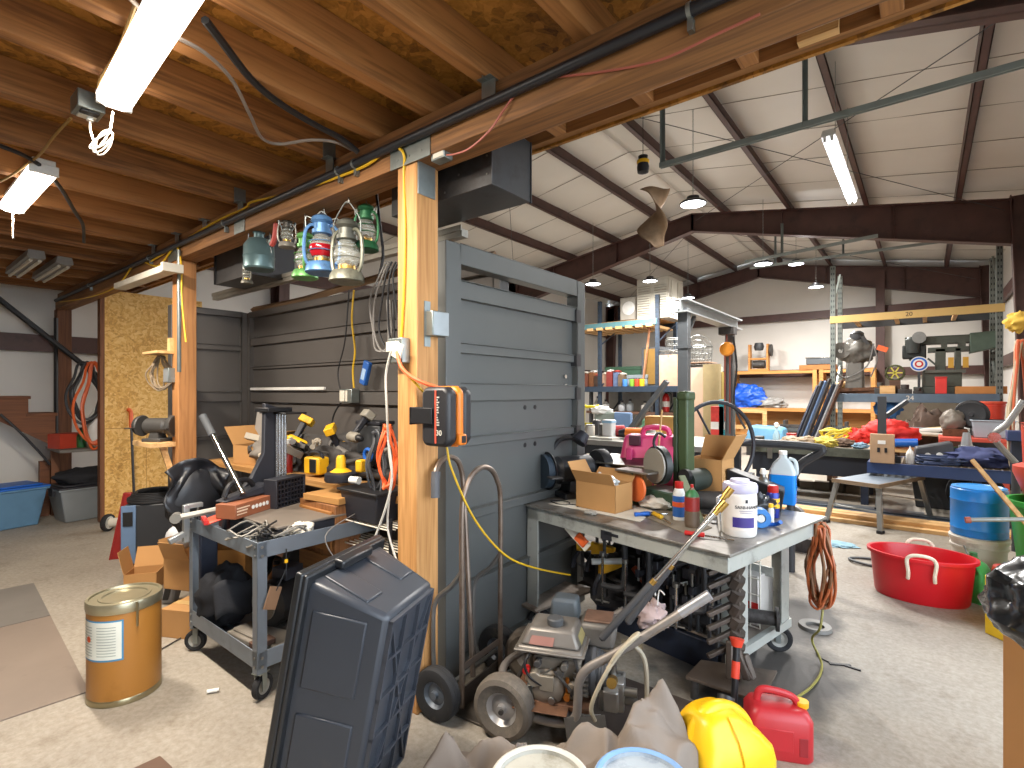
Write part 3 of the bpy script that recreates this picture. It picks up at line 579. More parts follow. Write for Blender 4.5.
# ------------------------------------------------------------ lanterns on hooks
def hookpt(px, py=None): p = Y_(px, 220, YB); return V((p.x, YB, ZB0))
def bezel(): pass
def lantern(label, px, ytop, ybot, col, glob='#c9cdc6', fuel=None, dz=0, dy=0, rz=0, cap=None, bail='long', dark=.25):
    y = YB+dy; a, b = Y_(px, ytop, y), Y_(px, ybot, y); h = a.z-b.z; R0 = h*.25
    t = T('oil_lantern', label, 'lantern', b, rz, 'oil lanterns hung under the beam'); m = pm(col, .4, .35, .2, 12, .05, '#3c352c', dark); k = h
    capm = pm(cap, .4, .4) if cap else m
    obj('fuel_tank', B().lathe([(0, .004*k), (R0*.8, .004*k), (R0*.9, 0), (R0*1.04, .02*k), (R0, .1*k), (R0*.85, .17*k), (R0*.45, .2*k), (R0*.42, .235*k)], 24), m, t)
    obj('globe', B().lathe([(R0*.5, .24*k), (R0*.72, .33*k), (R0*.78, .42*k), (R0*.66, .53*k), (R0*.45, .62*k)], 20), pm(glob, .1, 0, .1, 6, alpha=.3), t)
    if fuel: obj('red_globe_band', B().lathe([(R0*.6, .27*k), (R0*.735, .33*k), (R0*.795, .4*k), (R0*.76, .45*k)], 20), pm(fuel, .15), t)
    obj('burner', B().lathe([(R0*.5, .2*k), (R0*.5, .26*k), (R0*.25, .3*k), (R0*.12, .34*k), (0, .35*k)], 16), BRASS, t)
    obj('chimney', B().lathe([(R0*.48, .62*k), (R0*.62, .64*k), (R0*.62, .7*k), (R0*.5, .71*k), (R0*.5, .8*k), (R0*.68, .84*k), (R0*.62, .9*k), (R0*.3, .95*k), (0, .96*k)], 20), capm, t)
    for s in (-1, 1): obj('side_tube', B().tube([(s*R0*.75, 0, .12*k), (s*R0*1.02, 0, .24*k), (s*R0*1.1, 0, .45*k), (s*R0*1.0, 0, .68*k), (s*R0*.7, 0, .78*k), (s*R0*.45, 0, .78*k)], R0*.11, 8, 4), m, t)
    hk = ZB0-b.z+.0
    w_ = B()
    for zz in (.36, .5): w_.tube([(R0*.83*cos(q), R0*.83*sin(q), zz*k) for q in [i*pi/8 for i in range(16)]], .0025, 4, closed=True)
    obj('globe_guard', w_, m, t)
    top = min(hk-.02, k*1.3)
    obj('bail', B().tube([(-R0*.95, 0, .68*k), (-R0*.98, 0, .9*k), (-R0*.5, 0, top-.04), (0, 0, top), (R0*.5, 0, top-.04), (R0*.98, 0, .9*k), (R0*.95, 0, .68*k)], .0035, 6, 5), GALV, t)
    obj('hook', B().tube([(0, 0, top-.008), (.012, 0, top), (.008, 0, top+.02), (0, 0, max(top+.03, hk+.02))], .0035, 5, 3), STEEL, t)
    return t
lantern('blue lantern with a red globe hanging in the middle of the row', 322, 212, 274, '#5a86b8', fuel='#a01420', rz=.9)
lantern('grey green lantern hanging biggest and lowest of the row', 347, 216, 283, '#77786a', rz=.3, cap='#5a5c55', dark=.35)
lantern('lime green lantern hanging left of the blue one', 305, 230, 279, '#5f9a55', rz=-.6, dy=.0)
lantern('dark green lantern hanging nearest the first post', 366, 202, 251, '#2f6b45', rz=.4, dy=.12)
lantern('dull silver lantern hanging high beside the red strap', 287, 217, 248, '#8e8b84', rz=1.2, cap='#55524d')
lantern('small clear glass lantern hanging lowest beside the second post', 247, 262, 284, '#6d6a60', rz=.2, dy=.05)
lantern('small rusty lantern behind the lime and blue ones', 314, 206, 232, '#7d6a55', rz=.7, dy=.3)
a, b = Y_(259, 230, YB), Y_(259, 270, YB); k = a.z-b.z
t = T('barn_lamp', 'teal grey enamel can lamp hanging at the left of the lanterns', 'lamp', b, .4)
obj('can', B().lathe([(.082, 0), (.09, .01), (.09, .075), (.093, .08), (.09, .085), (.088, .15), (.06, .19), (.03, .2), (.03, .225), (.036, .23), (.036, .245), (0, .25)], 28), pm('#5a7276', .35, .4, .12), t)
obj('spout', B().tube([(.05, 0, .17), (.085, 0, .16), (.105, 0, .175)], .022, 10, 4), pm('#8f9a98', .35, .5), t)
obj('bail', B().tube([(-.088, 0, .1), (-.07, 0, .27), (0, 0, max(.3, ZB0-b.z)), (.07, 0, .27), (.088, 0, .1)], .003, 5, 5), STEEL, t)
p = Y_(276, 232, YB-.02); tag(obj('red_strap', B().tube([p+V((.01, 0, .1)), p+V((.0, 0, .02)), p+V((-.02, 0, -.04)), p+V((-.05, 0, -.07))], .016, 6, 4), pm('#a8413a', .6), ), 'faded red strap hanging behind the teal can lamp', 'strap')
# ------------------------------------------------------------ hangings out in the bay
p = D_(655, 215, 5.0)
def twist(u, v):
    a = v*4.2+.4; w_ = .14*(1-.25*sin(v*9)); x = (u-.5)*2*w_
    return p+V((x*cos(a)+.03*sin(v*7), x*sin(a), .26-.56*v+.02*sin(u*5+v*8)))
t = tag(obj('twisted_hanging', B().grid(twist, 10, 30), pm('#8f765c', .85, 0, .3, 14, .2), solid=.006), 'brown twisted cloth spinner hanging under the bay roof', 'hanging')
p = D_(643, 166, 4.8); t = T('wasp_trap', 'small black and yellow trap hanging by the strut rail end', 'trap', p)
obj('jar', B().lathe([(.02, -.07), (.05, -.06), (.055, -.01), (.05, .02)], 16), BLACKP, t); obj('yellow_band', B().lathe([(.051, .02), (.057, .025), (.057, .05), (.03, .06)], 16), YELLOW, t); obj('cap', B().lathe([(.04, .06), (.045, .09), (0, .1)], 16), BLACK, t)
obj('wire', B().tube([(0, 0, .1), (0, 0, .6)], .003, 5), BCAB, t)
# ------------------------------------------------------------ shared makers
def carton(label, loc, w, d, h, rz=0, flaps='', mat=None, group=None, tape=True, rot=None, fl=.5, fa=.6, mark=None, name='cardboard_box'):
    m = mat or CARD; t = T(name, label, 'box', loc, rz, group, rot); th = .004
    if flaps:
        b = B().box(-w/2, -d/2, 0, w/2, d/2, th).box(-w/2, -d/2, 0, -w/2+th, d/2, h).box(w/2-th, -d/2, 0, w/2, d/2, h).box(-w/2, -d/2, 0, w/2, -d/2+th, h).box(-w/2, d/2-th, 0, w/2, d/2, h)
        obj('body', b, m, t)
        for f in flaps:
            L = (d if f in 'lr' else w); W = (w if f in 'lr' else d)*fl; a = fa*(1 if f in 'lf' else .8)
            M = {'l': TR(-w/2, 0, h) @ euler(0, 0, pi), 'r': TR(w/2, 0, h), 'f': TR(0, -d/2, h) @ euler(0, 0, -pi/2), 'b': TR(0, d/2, h) @ euler(0, 0, pi/2)}[f] @ euler(0, -a, 0)
            obj('flap', B(M).box(0, -L/2+.002, -th/2, W, L/2-.002, th/2), m, t)
    else:
        obj('body', B().box(-w/2, -d/2, 0, w/2, d/2, h), m, t, bev=.003)
        if tape: obj('tape', B().box(-w/2-.001, -.024, h-.04, w/2+.001, .024, h+.0008), pm('#c2a06a', .3), t)
    return t
def tote(name, label, loc, w, d, h, mat, lidmat, rz=0, tp=.06, lid=True, cat='storage tote', rot=None, ribs=True):
    t = T(name, label, cat, loc, rz, rot=rot); q = lambda a, z, g=0: [(-w/2+a-g, -d/2+a-g, z), (w/2-a+g, -d/2+a-g, z), (w/2-a+g, d/2-a+g, z), (-w/2+a-g, d/2-a+g, z)]
    b = B().hexa(q(tp, 0), q(0, h*.97))
    obj('body', b, mat, t, bev=.012)
    obj('rim', B().box(-w/2-.012, -d/2-.012, h*.9, w/2+.012, d/2+.012, h*.97), mat, t, bev=.006)
    if lid:
        obj('lid', B().box(-w/2-.018, -d/2-.018, h*.95, w/2+.018, d/2+.018, h).box(-w/2+.03, -d/2+.03, h, w/2-.03, d/2-.03, h+.018), lidmat, t, bev=.008)
        for s in (-1, 1): obj('latch', B().box(s*(w/2+.012)-.012, -.06, h*.75, s*(w/2+.012)+.012, .06, h*.98), lidmat, t, bev=.004)
    return t
def wheel(b_t, b_h, c, ax, r, w_, rim=.55):
    c, ax = V(c), V(ax).normalized(); d, s, u = frame(c, c+ax)
    M = MX((( s.x, u.x, d.x, c.x), (s.y, u.y, d.y, c.y), (s.z, u.z, d.z, c.z), (0, 0, 0, 1)))
    b_t.lathe([(r*rim, -w_*.35), (r*.8, -w_*.5), (r*.95, -w_*.42), (r, -w_*.2), (r*.985, -w_*.12), (r, -w_*.05), (r, w_*.05), (r*.985, w_*.12), (r, w_*.2), (r*.95, w_*.42), (r*.8, w_*.5), (r*rim, w_*.35)], 28, M)
    b_h.lathe([(0, -w_*.45), (r*.14, -w_*.45), (r*.16, -w_*.22), (r*.4, -w_*.12), (r*rim, -w_*.36), (r*rim*1.02, 0), (r*rim, w_*.36), (r*.4, w_*.12), (r*.16, w_*.22), (r*.14, w_*.45), (0, w_*.45)], 24, M)
def caster(name, p, r, parent, rz=0, mat=None):
    c = obj(name, B().box(-.03, -.025, 2*r+.012, .03, .025, 2*r+.018).box(-.012, -.024, r*.8, .014, -.019, 2*r+.014).box(-.012, .019, r*.8, .014, .024, 2*r+.014), GALV, parent, loc=p, rz=rz)
    bt, bh = B(), B(); wheel(bt, bh, (.01, 0, r), (0, 1, 0), r, .032, .6); obj('tyre', bt, mat or RUBBER, c); obj('hub', bh, pm('#8a8880', .5), c); return c
# ------------------------------------------------------------ far left: stairs, shelf, totes
xs = -7.75
t = T('wooden_stairs', 'brown wooden staircase with two treads against the white left wall', 'stairs', (xs, 0, 0))
y0, y1, y2 = X_(-40, 394, xs).y, X_(28, 396, xs).y, X_(55, 413, xs).y; za = X_(14, 396, xs).z; zb_ = X_(40, 413, xs).z
STW = wood('#7a4a2a', '#5a341b', 1, 5)
obj('tread', B().box(-.4, y0, za-.035, .03, y1+.02, za), STW, t, bev=.005); obj('tread', B().box(-.4, y1-.02, zb_-.035, .03, y2+.02, zb_), STW, t, bev=.005)
lo0, lo1 = X_(-30, 398, xs).z, X_(55, 447, xs).z
obj('stringer', B().ext([(y0, lo0-.05), (y2, lo1), (y2, zb_-.035), (y1, zb_-.035), (y1, za-.035), (y0, za-.035)], -.02, .02, 'x'), STW, t)
for k, px in enumerate((45, 52)):
    y = X_(px, 450, xs).y; obj('stud', B().box(-.1-.1*k, y-.04, 0, -.02-.1*k, y+.04, .62), STW, t)
cable('black_handrail', [X_(-10, 292, -8.0), X_(100, 378, -8.0)], .03, BLACK, 'black diagonal bar crossing the white wall above the stairs', cat='handrail', sm=0)
cable('black_hose', [X_(0, 414, -7.65), X_(20, 432, -7.65), X_(42, 455, -7.65), X_(50, 465, -7.65)], .012, BCAB, 'black hose curving below the stair stringer')
b = B()
for k in range(4): b.tube([(.26*cos(a)*(1-.06*k), .2*sin(a)*(1-.06*k), .02+.028*k) for a in [i*pi/8 for i in range(16)]], .016, 6, closed=True)
p = G_(40, 505); tag(obj('hose_coil', b, BCAB, loc=p), 'flat coil of black hose on the floor under the stairs', 'hose')
cable('black_pipe', [X_(56, 318, -8.05), X_(56, 500, -8.05)], .022, BLACK, 'black vertical pipe strapped beside the far timber post', cat='pipe', sm=0)
SX = -7.3
t = T('wall_shelf', 'grey plywood shelf behind the far post with red items on it', 'shelf', (SX, 0, 0))
a, b_ = X_(57, 447, SX), X_(108, 458, SX); zz = a.z-.03
obj('board', B().box(-.55, a.y, zz-.03, .12, b_.y, zz), pm('#6d6862', .8), t); obj('bracket', B().box(-.5, a.y+.03, 0, -.44, a.y+.1, zz-.03), BROWNZ, t); obj('bracket', B().box(.02, b_.y-.1, 0, .08, b_.y-.03, zz-.03), BROWNZ, t)
p = V((SX-.2, X_(72, 440, SX).y, zz)); carton('red and white carton on the grey shelf by the far post', p, .22, .26, .16, .3, mat=pm('#b43a22', .6), tape=False)
p = V((SX-.1, X_(84, 440, SX).y, zz)); t = T('green_bottle', 'dark green bottle beside the red carton on the shelf', 'bottle', p)
obj('body', B().lathe([(.04, 0), (.045, .01), (.045, .13), (.02, .17), (.018, .2)], 16), GREEN, t); obj('cap', B().cyl((0, 0, .2), (0, 0, .225), .02), BLACK, t)
p = V((SX+.0, X_(96, 440, SX).y, zz)); t = T('white_jug', 'white plastic jug at the end of the grey shelf', 'jug', p)
obj('body', B().lathe([(.07, 0), (.08, .02), (.08, .3), (.06, .36), (.03, .4)], 18), WHITE, t); obj('cap', B().cyl((0, 0, .4), (0, 0, .44), .03), WHITE, t)
tote('storage_tote', 'grey clear tote with black lid under the grey shelf', V((-7.35, 1.62, 0)), .62, .42, .38, pm('#83888a', .3, 0, .08), BLACKP, pi/2+.1)
tote('storage_tote', 'blue clear tote with bright blue rim at left edge of floor', G_(2, 528), .6, .42, .42, pm('#5a7f9c', .3, 0, .1), BLUE, pi/2+.2, lid=True)
p = V((-7.35, 1.62, .4)); tag(obj('black_bag', B().blob((0, 0, .06), (.2, .3, .1), .3, 2, 3, floor=0), FABRIC, loc=p), 'black bag slumped on the grey tote under the shelf', 'bag')
hank('hose_bundle', 'long loops of orange hose hanging at the left of particle board', X_(92, 362, -7.1), .16, .5, 4, [pm('#d8622e', .45)], rz=pi/2, r=.013)
hank('hose_bundle', 'loops of black hose hanging behind the orange hose', X_(86, 362, -7.2), .16, .35, 4, [pm('#2c2d30', .5)], rz=pi/2, r=.013)
# OSB partition
ox, oy0, oy1, oz = -6.9, 1.62, 2.62, 2.52
ST('partition_panel', B().box(ox-.012, oy0+.04, .01, ox, oy1, oz-.02), OSBW); ST('partition_stud', B().box(ox-.1, oy0, 0, ox+.0, oy0+.04, oz-.02), BROWNZ, bev=.003); ST('partition_stud', B().box(ox-.1, oy1-.04, 0, ox-.013, oy1, oz-.02), BROWNZ)
ST('partition_seam', B().box(ox, oy0+.04, 1.0, ox+.0015, oy1, 1.006).box(ox, oy0+.42, .02, ox+.0015, oy0+.424, 1.0), CARD2)
p0, p1 = X_(135, 505, ox+.2), X_(131, 418, ox+.03); t = T('pry_bar', 'black long bar with an orange grip leaning on particle board', 'bar', (p0.x, p0.y, 0)); q = p1-t.location
obj('shaft', B().tube([(0, 0, 0), q*.5, q*.93], .013, 8), BLACK, t); obj('grip', B().tube([q*.9, q*.96, q*1.06, q*1.08+V((.0, -.03, .01))], .02, 8, 3), ORANGE, t)
p = G_(108, 531); t = T('floor_roller', 'small white hubbed black wheel on floor by the particle board', 'wheel', p, .5)
bt, bh = B(), B(); wheel(bt, bh, (0, 0, .085), (1, .2, 0), .085, .05, .72); obj('tyre', bt, RUBBER, t); obj('hub', bh, WHITE, t); obj('axle_tube', B().cyl((.02, 0, .085), (.2, .1, .085), .045, n=14), OFFW, t)
# ------------------------------------------------------------ second post: shelves, grinder, coil
px2 = POSTX[1]; yf2 = YB-.07
def onp(px, py, y=yf2): return Y_(px, py, y)
p = onp(166, 352); t = T('post_shelf', 'small pine board shelf high on the second post', 'shelf', (px2-.17, yf2-.05, p.z))
obj('board', B().box(-.16, -.06, -.02, .14, .06, 0), PINE, t, bev=.002); obj('cleat', B().box(.09, .03, -.0, .14, .06, .1), PINE, t)
hank('cord_coil', 'coil of tan and grey cord hung under the small post shelf', onp(161, 356), .1, .14, 6, [pm('#8c7a63', .6)], r=.006)
p = onp(172, 376); t = T('post_outlet', 'grey outlet box on the second post beside the cord coil', 'outlet box', p); obj('box', B().box(-.05, -.04, -.05, .04, .03, .06), GALV, t, bev=.004); obj('cover', B().box(-.045, -.044, -.045, .035, -.039, .05), pm('#a5a8aa', .4, .5), t)
ST('conduit', B().cyl(onp(179, 250, yf2-.02), onp(179, 372, yf2-.02), .014, n=10), GALV)
p = onp(168, 441); t = T('grinder_shelf', 'pine board shelf holding the bench grinder on second post', 'shelf', (px2-.16, yf2-.06, p.z)); obj('board', B().box(-.22, -.1, -.035, .17, .08, 0), PINE, t, bev=.003); obj('brace', B().bar((.1, 0, -.03), (.16, .06, -.3), .04, .02), PINE, t)
def grinder(label, loc, rz, s, body, wheelm, name='bench_grinder'):
    t = T(name, label, 'bench grinder', loc, rz); t.scale = (s, s, s)
    obj('base', B().box(-.09, -.08, 0, .09, .08, .03), body, t, bev=.006); obj('pedestal', B().hexa([(-.05,-.05,.03),(.05,-.05,.03),(.05,.05,.03),(-.05,.05,.03)], [(-.035,-.04,.1),(.035,-.04,.1),(.035,.04,.1),(-.035,.04,.1)]), body, t)
    obj('motor', B().lathe([(0, -.12), (.05, -.115), (.07, -.09), (.072, .09), (.05, .115), (0, .12)], 24, TR(0, 0, .14) @ euler(0, pi/2, 0)), body, t)
    for sd in (-1, 1):
        M = TR(sd*.17, 0, .14) @ euler(0, pi/2, 0)
        g = obj('wheel_guard', B().lathe([(.0, -.03*sd), (.09, -.03*sd), (.097, -.02*sd), (.097, .02)], 28, M), body, t); obj('grinding_wheel', B().lathe([(0, -.014), (.085, -.014), (.085, .022*1), (.03, .024), (0, .024)], 28, M), wheelm, t)
        obj('tool_rest', B().box(sd*.17-.03, -.14, .12, sd*.17+.03, -.085, .128), IRON, t)
    return t
grinder('dark bench grinder on the pine shelf of the second post', (px2-.16, yf2-.06, p.z), .55, .85, pm('#4a4846', .5, .2), pm('#2c2a28', .6))
t = T('red_post', 'narrow red painted board standing behind the second post', 'board', (-5.55, 2.2, 0)); obj('board', B().box(-.03, -.02, 0, .035, .02, 1.5), RED, t); obj('white_edge', B().box(.045, -.015, 0, .07, .015, 1.5), OFFW, t)
# ------------------------------------------------------------ floor at left: hardboard sheets, drum, welder, boxes
pA, pB, pC = G_(89, 692), G_(14, 545), G_(-40, 745)
def slab(name, label, pts, th, mat, cat):
    c = sum(pts, V((0, 0, 0)))/len(pts); b = B().ext([(q.x-c.x, q.y-c.y) for q in pts], 0, th, 'z'); return tag(obj(name, b, mat, loc=(c.x, c.y, .0)), label, cat)
e1 = (pB-pA).normalized(); e2 = V((-e1.y, e1.x, 0))
if e2.dot(pC-pA) < 0: e2 = -e2
FB = pm('#7d7065', .55, 0, .16, 2.2, .03, '#5c5148', .3)
slab('floor_sheet', 'worn brown hardboard sheet flat on floor left of the drum', [pA, pA+e1*1.22, pA+e1*1.22+e2*1.6, pA+e2*1.6], .006, FB, 'floor sheet')
slab('floor_sheet', 'grey hardboard sheet flat on floor in front of the blue tote', [pA+e1*1.23, pA+e1*2.05, pA+e1*2.05+e2*1.6, pA+e1*1.23+e2*1.6], .006, pm('#6f6a64', .55, 0, .15, 2.4, .03, '#544e48', .3), 'floor sheet')
slab('floor_mat', 'small dark brown mat scrap on floor at the bottom edge', [G_(128, 772), G_(160, 757), G_(172, 768), G_(178, 790), G_(140, 800)], .005, pm('#5d4638', .8), 'mat')
cable('steel_rod', [G_(160, 651)+V((0, 0, .006)), G_(198, 629)+V((0, 0, .006))], .004, IRON, 'thin dark rod lying on floor between drum and cart', cat='rod', sm=0)
cable('chalk_stick', [G_(207, 694)+V((0, 0, .011)), G_(219, 692)+V((0, 0, .011))], .009, WHITE, 'white stub lying on the floor before the grey cart', cat='stub', sm=0, n=8)
p = DL(2.44, (125-512)/520*2.44); t = T('fiber_drum', 'tan fibre drum with a metal lid and white label', 'drum', p, YAW); r = .143; h = .455
obj('body', B().lathe([(r*.99, .012), (r, .03), (r, h-.03), (r*.985, h-.01)], 40), pm('#a06c2c', .42, 0, .08, 4, .02, '#8a5a20', .15), t)
DM = pm('#9a8f70', .3, .85, .12, 9); obj('bottom_hoop', B().lathe([(r*.95, 0), (r*1.015, .002), (r*1.02, .022), (r*1.0, .028)], 40), DM, t)
obj('lid', B().lathe([(r*1.02, h-.045), (r*1.035, h-.035), (r*1.035, h-.008), (r*1.015, h), (r*.95, h), (r*.93, h-.008), (r*.72, h-.008), (r*.7, h-.004), (r*.62, h-.004), (r*.6, h-.01), (0, h-.008)], 40), pm('#b0a98f', .33, .8, .15, 10), t)
obj('clasp', B().box(r*.72, -r*.86, h-.11, r*.76, -r*.8, h-.0, euler(0, 0, .2)), DM, t)
def arcpatch(a0, a1, z0, z1, rr, n=14): return B().grid(lambda u, v: (rr*cos(a0+(a1-a0)*u), rr*sin(a0+(a1-a0)*u), z0+(z1-z0)*v), n, 1)
A0 = radians(212); obj('label', arcpatch(A0, A0+1.62, .205, .385, r*1.004), pm('#3d7fa8', .4), t); lb = obj('label_paper', arcpatch(A0+.05, A0+1.57, .213, .378, r*1.007), pm('#d5d8cf', .45), t)
bb = B()
for k in range(11): 
    for c in range(2): bb.grid(lambda u, v, k=k, c=c: (r*1.009*cos(A0+.15+c*.72+.55*u), r*1.009*sin(A0+.15+c*.72+.55*u), .228+k*.0125+.004*v), 8, 1)
obj('printed_lines', bb, pm('#9aa39c', .5), t); obj('orange_sticker', B().lathe([(0, 0), (.014, .0)], 16, MX(((-sin(A0+.55), 0, cos(A0+.55), r*1.011*cos(A0+.55)), (cos(A0+.55), 0, sin(A0+.55), r*1.011*sin(A0+.55)), (0, 1, 0, .30), (0, 0, 0, 1)))), pm('#f06a2a', .5), t)
# welder with red side
p = G_(140, 566); t = T('welder', 'blue grey welder with black side grille standing behind boxes', 'welder', p+FW*.2, YAW+.35)
obj('body', B().box(-.17, -.24, .04, .17, .24, .5), pm('#2a2c30', .5), t, bev=.01); obj('front_panel', B().box(-.18, -.25, .04, -.08, -.235, .5), pm('#5f7796', .45), t, bev=.004); obj('vent_grille', B().box(-.165, -.256, .34, -.1, -.249, .45), BLACK, t)
obj('foot', B().box(-.17, -.24, 0, .17, .24, .04), BLACK, t)
b = B()
for k in range(6):
    R.seed(40+k); b.tube([(.2*cos(a)*(1-.05*k)+R.uniform(-.01, .01), .24*sin(a)*(1-.06*k)+R.uniform(-.01, .01), .512+.011*k) for a in [i*pi/7 for i in range(14)]], .011, 6, 2, closed=True)
tag(obj('welding_cable', b, BCAB, loc=t.location, rz=YAW+.35), 'coil of thick black cable lying on top of the welder', 'cable')
pt = G_(113, 562); t = T('red_plate', 'dark red tapered steel panel leaning at the left of welder', 'panel', pt+FW*.1, YAW+.35); obj('plate', B().ext([(-.08, 0), (.08, 0), (.07, .55), (.02, .55)], -.02, .02, 'y'), pm('#8a1f1c', .45, 0, .15), t, bev=.004); obj('lip', B().bar((-.08, 0, 0), (.02, 0, .55), .05, .012), pm('#8a1f1c', .45, 0, .15), t)
carton('open cardboard box with raised flap in front of the welder', G_(137, 592)+FW*.08, .2, .18, .13, YAW+.3, 'lb', fl=.8, fa=1.35)
carton('tall cardboard box with open flaps beside the grey cart', G_(178, 618)+FW*.12+V((0,0,.165)), .2, .2, .19, YAW-.25, 'fl', fl=.6, fa=1.2)
carton('closed small cardboard box under the open one beside the grey cart', G_(178, 640)+FW*.12, .21, .21, .16, YAW-.2)
carton('cardboard box with open flaps behind the left cart leg', G_(208, 600)+FW*.25, .3, .26, .3, YAW+.2, 'lfr', mat=CARD2, fl=.5, fa=.9)
# grey/white garden vacuum and clamp lamp hanging off the cart corner
p = G_(163, 610)+FW*.12; t = T('leaf_blower', 'grey and black blower tube standing tilted behind the open cardboard box', 'blower', p, YAW)
obj('tube', B().hexa([(-.08, -.04, 0), (.0, -.04, 0), (.0, .05, 0), (-.08, .05, 0)], [(.0, -.05, .34), (.09, -.05, .34), (.09, .06, .34), (.0, .06, .34)]), pm('#8d8f93', .4), t, bev=.02)
obj('grille', B().hexa([(-.06, -.046, .03), (-.02, -.046, .03), (-.02, -.03, .03), (-.06, -.03, .03)], [(.015, -.056, .31), (.06, -.056, .31), (.06, -.04, .31), (.015, -.04, .31)]), BLACK, t, bev=.006)
obj('motor_head', B().blob((.03, 0, .42), (.08, .09, .1), .12, 2, 4), pm('#b9bbbd', .45), t); obj('handle', B().tube([(.05, 0, .46), (.11, 0, .55), (.14, 0, .66), (.1, 0, .72)], .03, 10, 4), BLACK, t); obj('trigger_block', B().cyl((.1, -.06, .57), (.1, .05, .57), .035), BLACKP, t)
p = G_(210, 640); t = T('blue_bag', 'dark navy cloth bag slumped on floor behind the cart', 'bag', G_(225, 592)+FW*.35, .4); obj('body', B().blob((0, 0, .3), (.2, .17, .32), .2, 2.2, 8, floor=0), pm('#232c44', .8, 0, .2, 9, .1), t); obj('strap', B().tube([(-.1, 0, .58), (0, 0, .68), (.1, 0, .58)], .015, 6, 4), FABRIC, t)
# ------------------------------------------------------------ grey steel cart
c0, c1, c2 = DL(2.326, -1.14), DL(2.82, -1.747), DL(2.76, -.79)
ex = (c2-c0).normalized(); CL = .80; CWd = .78; crz = atan2(ex.y, ex.x)
CARTM = pm('#6d7680', .38, .35, .08, 5, .02, '#4c5258', .15)
t = T('steel_cart', 'grey two tier steel utility cart on casters with cluttered trays', 'cart', (c0.x, c0.y, 0), crz)
for x, y in ((0, 0), (CL, 0), (0, CWd), (CL, CWd)):
    sx = 1 if x == 0 else -1; sy = 1 if y == 0 else -1
    lg = B().box(min(x, x+sx*.045), min(y, y+sy*.003), .13, max(x, x+sx*.045), max(y, y+sy*.003), .72).box(min(x, x+sx*.003), min(y, y+sy*.045), .13, max(x, x+sx*.003), max(y, y+sy*.045), .72)
    o = obj('leg', lg, CARTM, t)
    bo = B()
    for z in (.16, .2, .66, .7): bo.cyl((x+sx*.022, y-sy*.004, z), (x+sx*.022, y+sy*.002, z), .007, n=8).cyl((x-sx*.004, y+sy*.022, z), (x+sx*.002, y+sy*.022, z), .007, n=8)
    obj('bolts', bo, STEEL, o)
    caster('caster', (x+sx*.03, y+sy*.03, 0), .056, t, (.4, 1.2, 2.3, .1)[(x > 0)+2*(y > 0)])
def tray(z, hh): return B().box(.003, .003, z, CL-.003, CWd-.003, z+.004).box(.0, .003, z, .004, CWd-.003, z+hh).box(CL-.004, .003, z, CL, CWd-.003, z+hh).box(.004, 0, z, CL-.004, .004, z+hh).box(.004, CWd-.004, z, CL-.004, CWd, z+hh)
obj('top_tray', tray(.65, .075), CARTM, t, bev=.002); obj('shelf_tray', tray(.15, .08), CARTM, t, bev=.002)
CM = MX.Translation(c0) @ euler(0, 0, crz)
def onc(x, y, z=.655): return CM @ V((x, y, z))
# on the top tray
t = T('flat_case', 'flat black case with worn grey lid lying across the cart', 'case', onc(.47, .33), crz+.02); obj('body', B().box(-.34, -.24, 0, .31, .26, .085), BLACKP, t, bev=.008); obj('lid', B().box(-.345, -.245, .085, .315, .265, .1), pm('#6b6259', .55, 0, .2, 5), t, bev=.004)
zt = .755
t = T('tool_carton', 'brown printed tool carton with white round icons on cart', 'box', onc(.16, .49, zt), crz+.45); obj('body', B().box(-.13, -.06, 0, .13, .06, .075), pm('#8a5236', .6), t, bev=.003)
for k in range(5): obj('icon', B().cyl((-.005+k*.027, -.0615, .04), (-.005+k*.027, -.059, .04), .011, n=14), WHITE, t)
obj('printed_text', B().box(-.12, -.0612, .05, -.03, -.0598, .056).box(-.12, -.0612, .035, -.045, -.0598, .042).box(-.12, -.0612, .02, -.05, -.0598, .025), pm('#d9c2a8', .6), t)
t = T('hedge_trimmer', 'black plastic power tool body lying over the printed carton', 'power tool', onc(.2, .56, zt+.078), crz+.35); obj('body', B().hexa([(-.17, -.05, 0), (.16, -.06, 0), (.16, .06, 0), (-.17, .05, 0)], [(-.1, -.03, .02), (.13, -.045, .06), (.13, .045, .06), (-.1, .03, .02)]), BLACKP, t, bev=.012); obj('handle', B().tube([(.05, 0, .05), (.0, 0, .09), (-.1, 0, .08), (-.14, 0, .02)], .014, 8, 4), BLACK, t)
t = T('black_crate', 'black lattice plastic crate standing on edge on the cart', 'crate', onc(.42, .50, zt), crz+.35); b = B()
for i in range(9): b.box(-.105+i*.0255, -.006, 0, -.099+i*.0255, .006, .15)
for j in range(7): b.box(-.105, -.006, j*.0245, .105, .006, j*.0245+.006)
obj('lattice', b, BLACKP, t); obj('rim', B().box(-.115, -.01, 0, -.1, .08, .155).box(.1, -.01, 0, .115, .08, .155).box(-.115, -.01, .148, .115, .08, .16).box(-.1, .06, 0, .1, .075, .15), BLACKP, t, bev=.003)
t = T('router_stand', 'tall black bracket with a bright aluminium rail standing on cart', 'tool stand', onc(.26, .64, .66), crz+.1)
t.scale = (1.3, 1.3, 1.3); obj('side_plate', B().ext([(-.12, 0), (.1, 0), (.12, .2), (.125, .5), (.06, .52), (.055, .3), (.0, .2), (-.1, .1)], -.012, .012, 'y'), BLACKP, t, bev=.004); obj('cross_plate', B().box(.05, -.05, .48, .17, .05, .5).box(.1, -.1, .47, .21, .1, .478), BLACK, t, bev=.003)
rb = B().box(.105, -.03, .02, .15, -.022, .47)
for k in range(4): rb.box(.106+k*.0135, -.034, .02, .111+k*.0135, -.022, .47)
obj('rail', rb, pm('#b9babb', .25, .8), t)
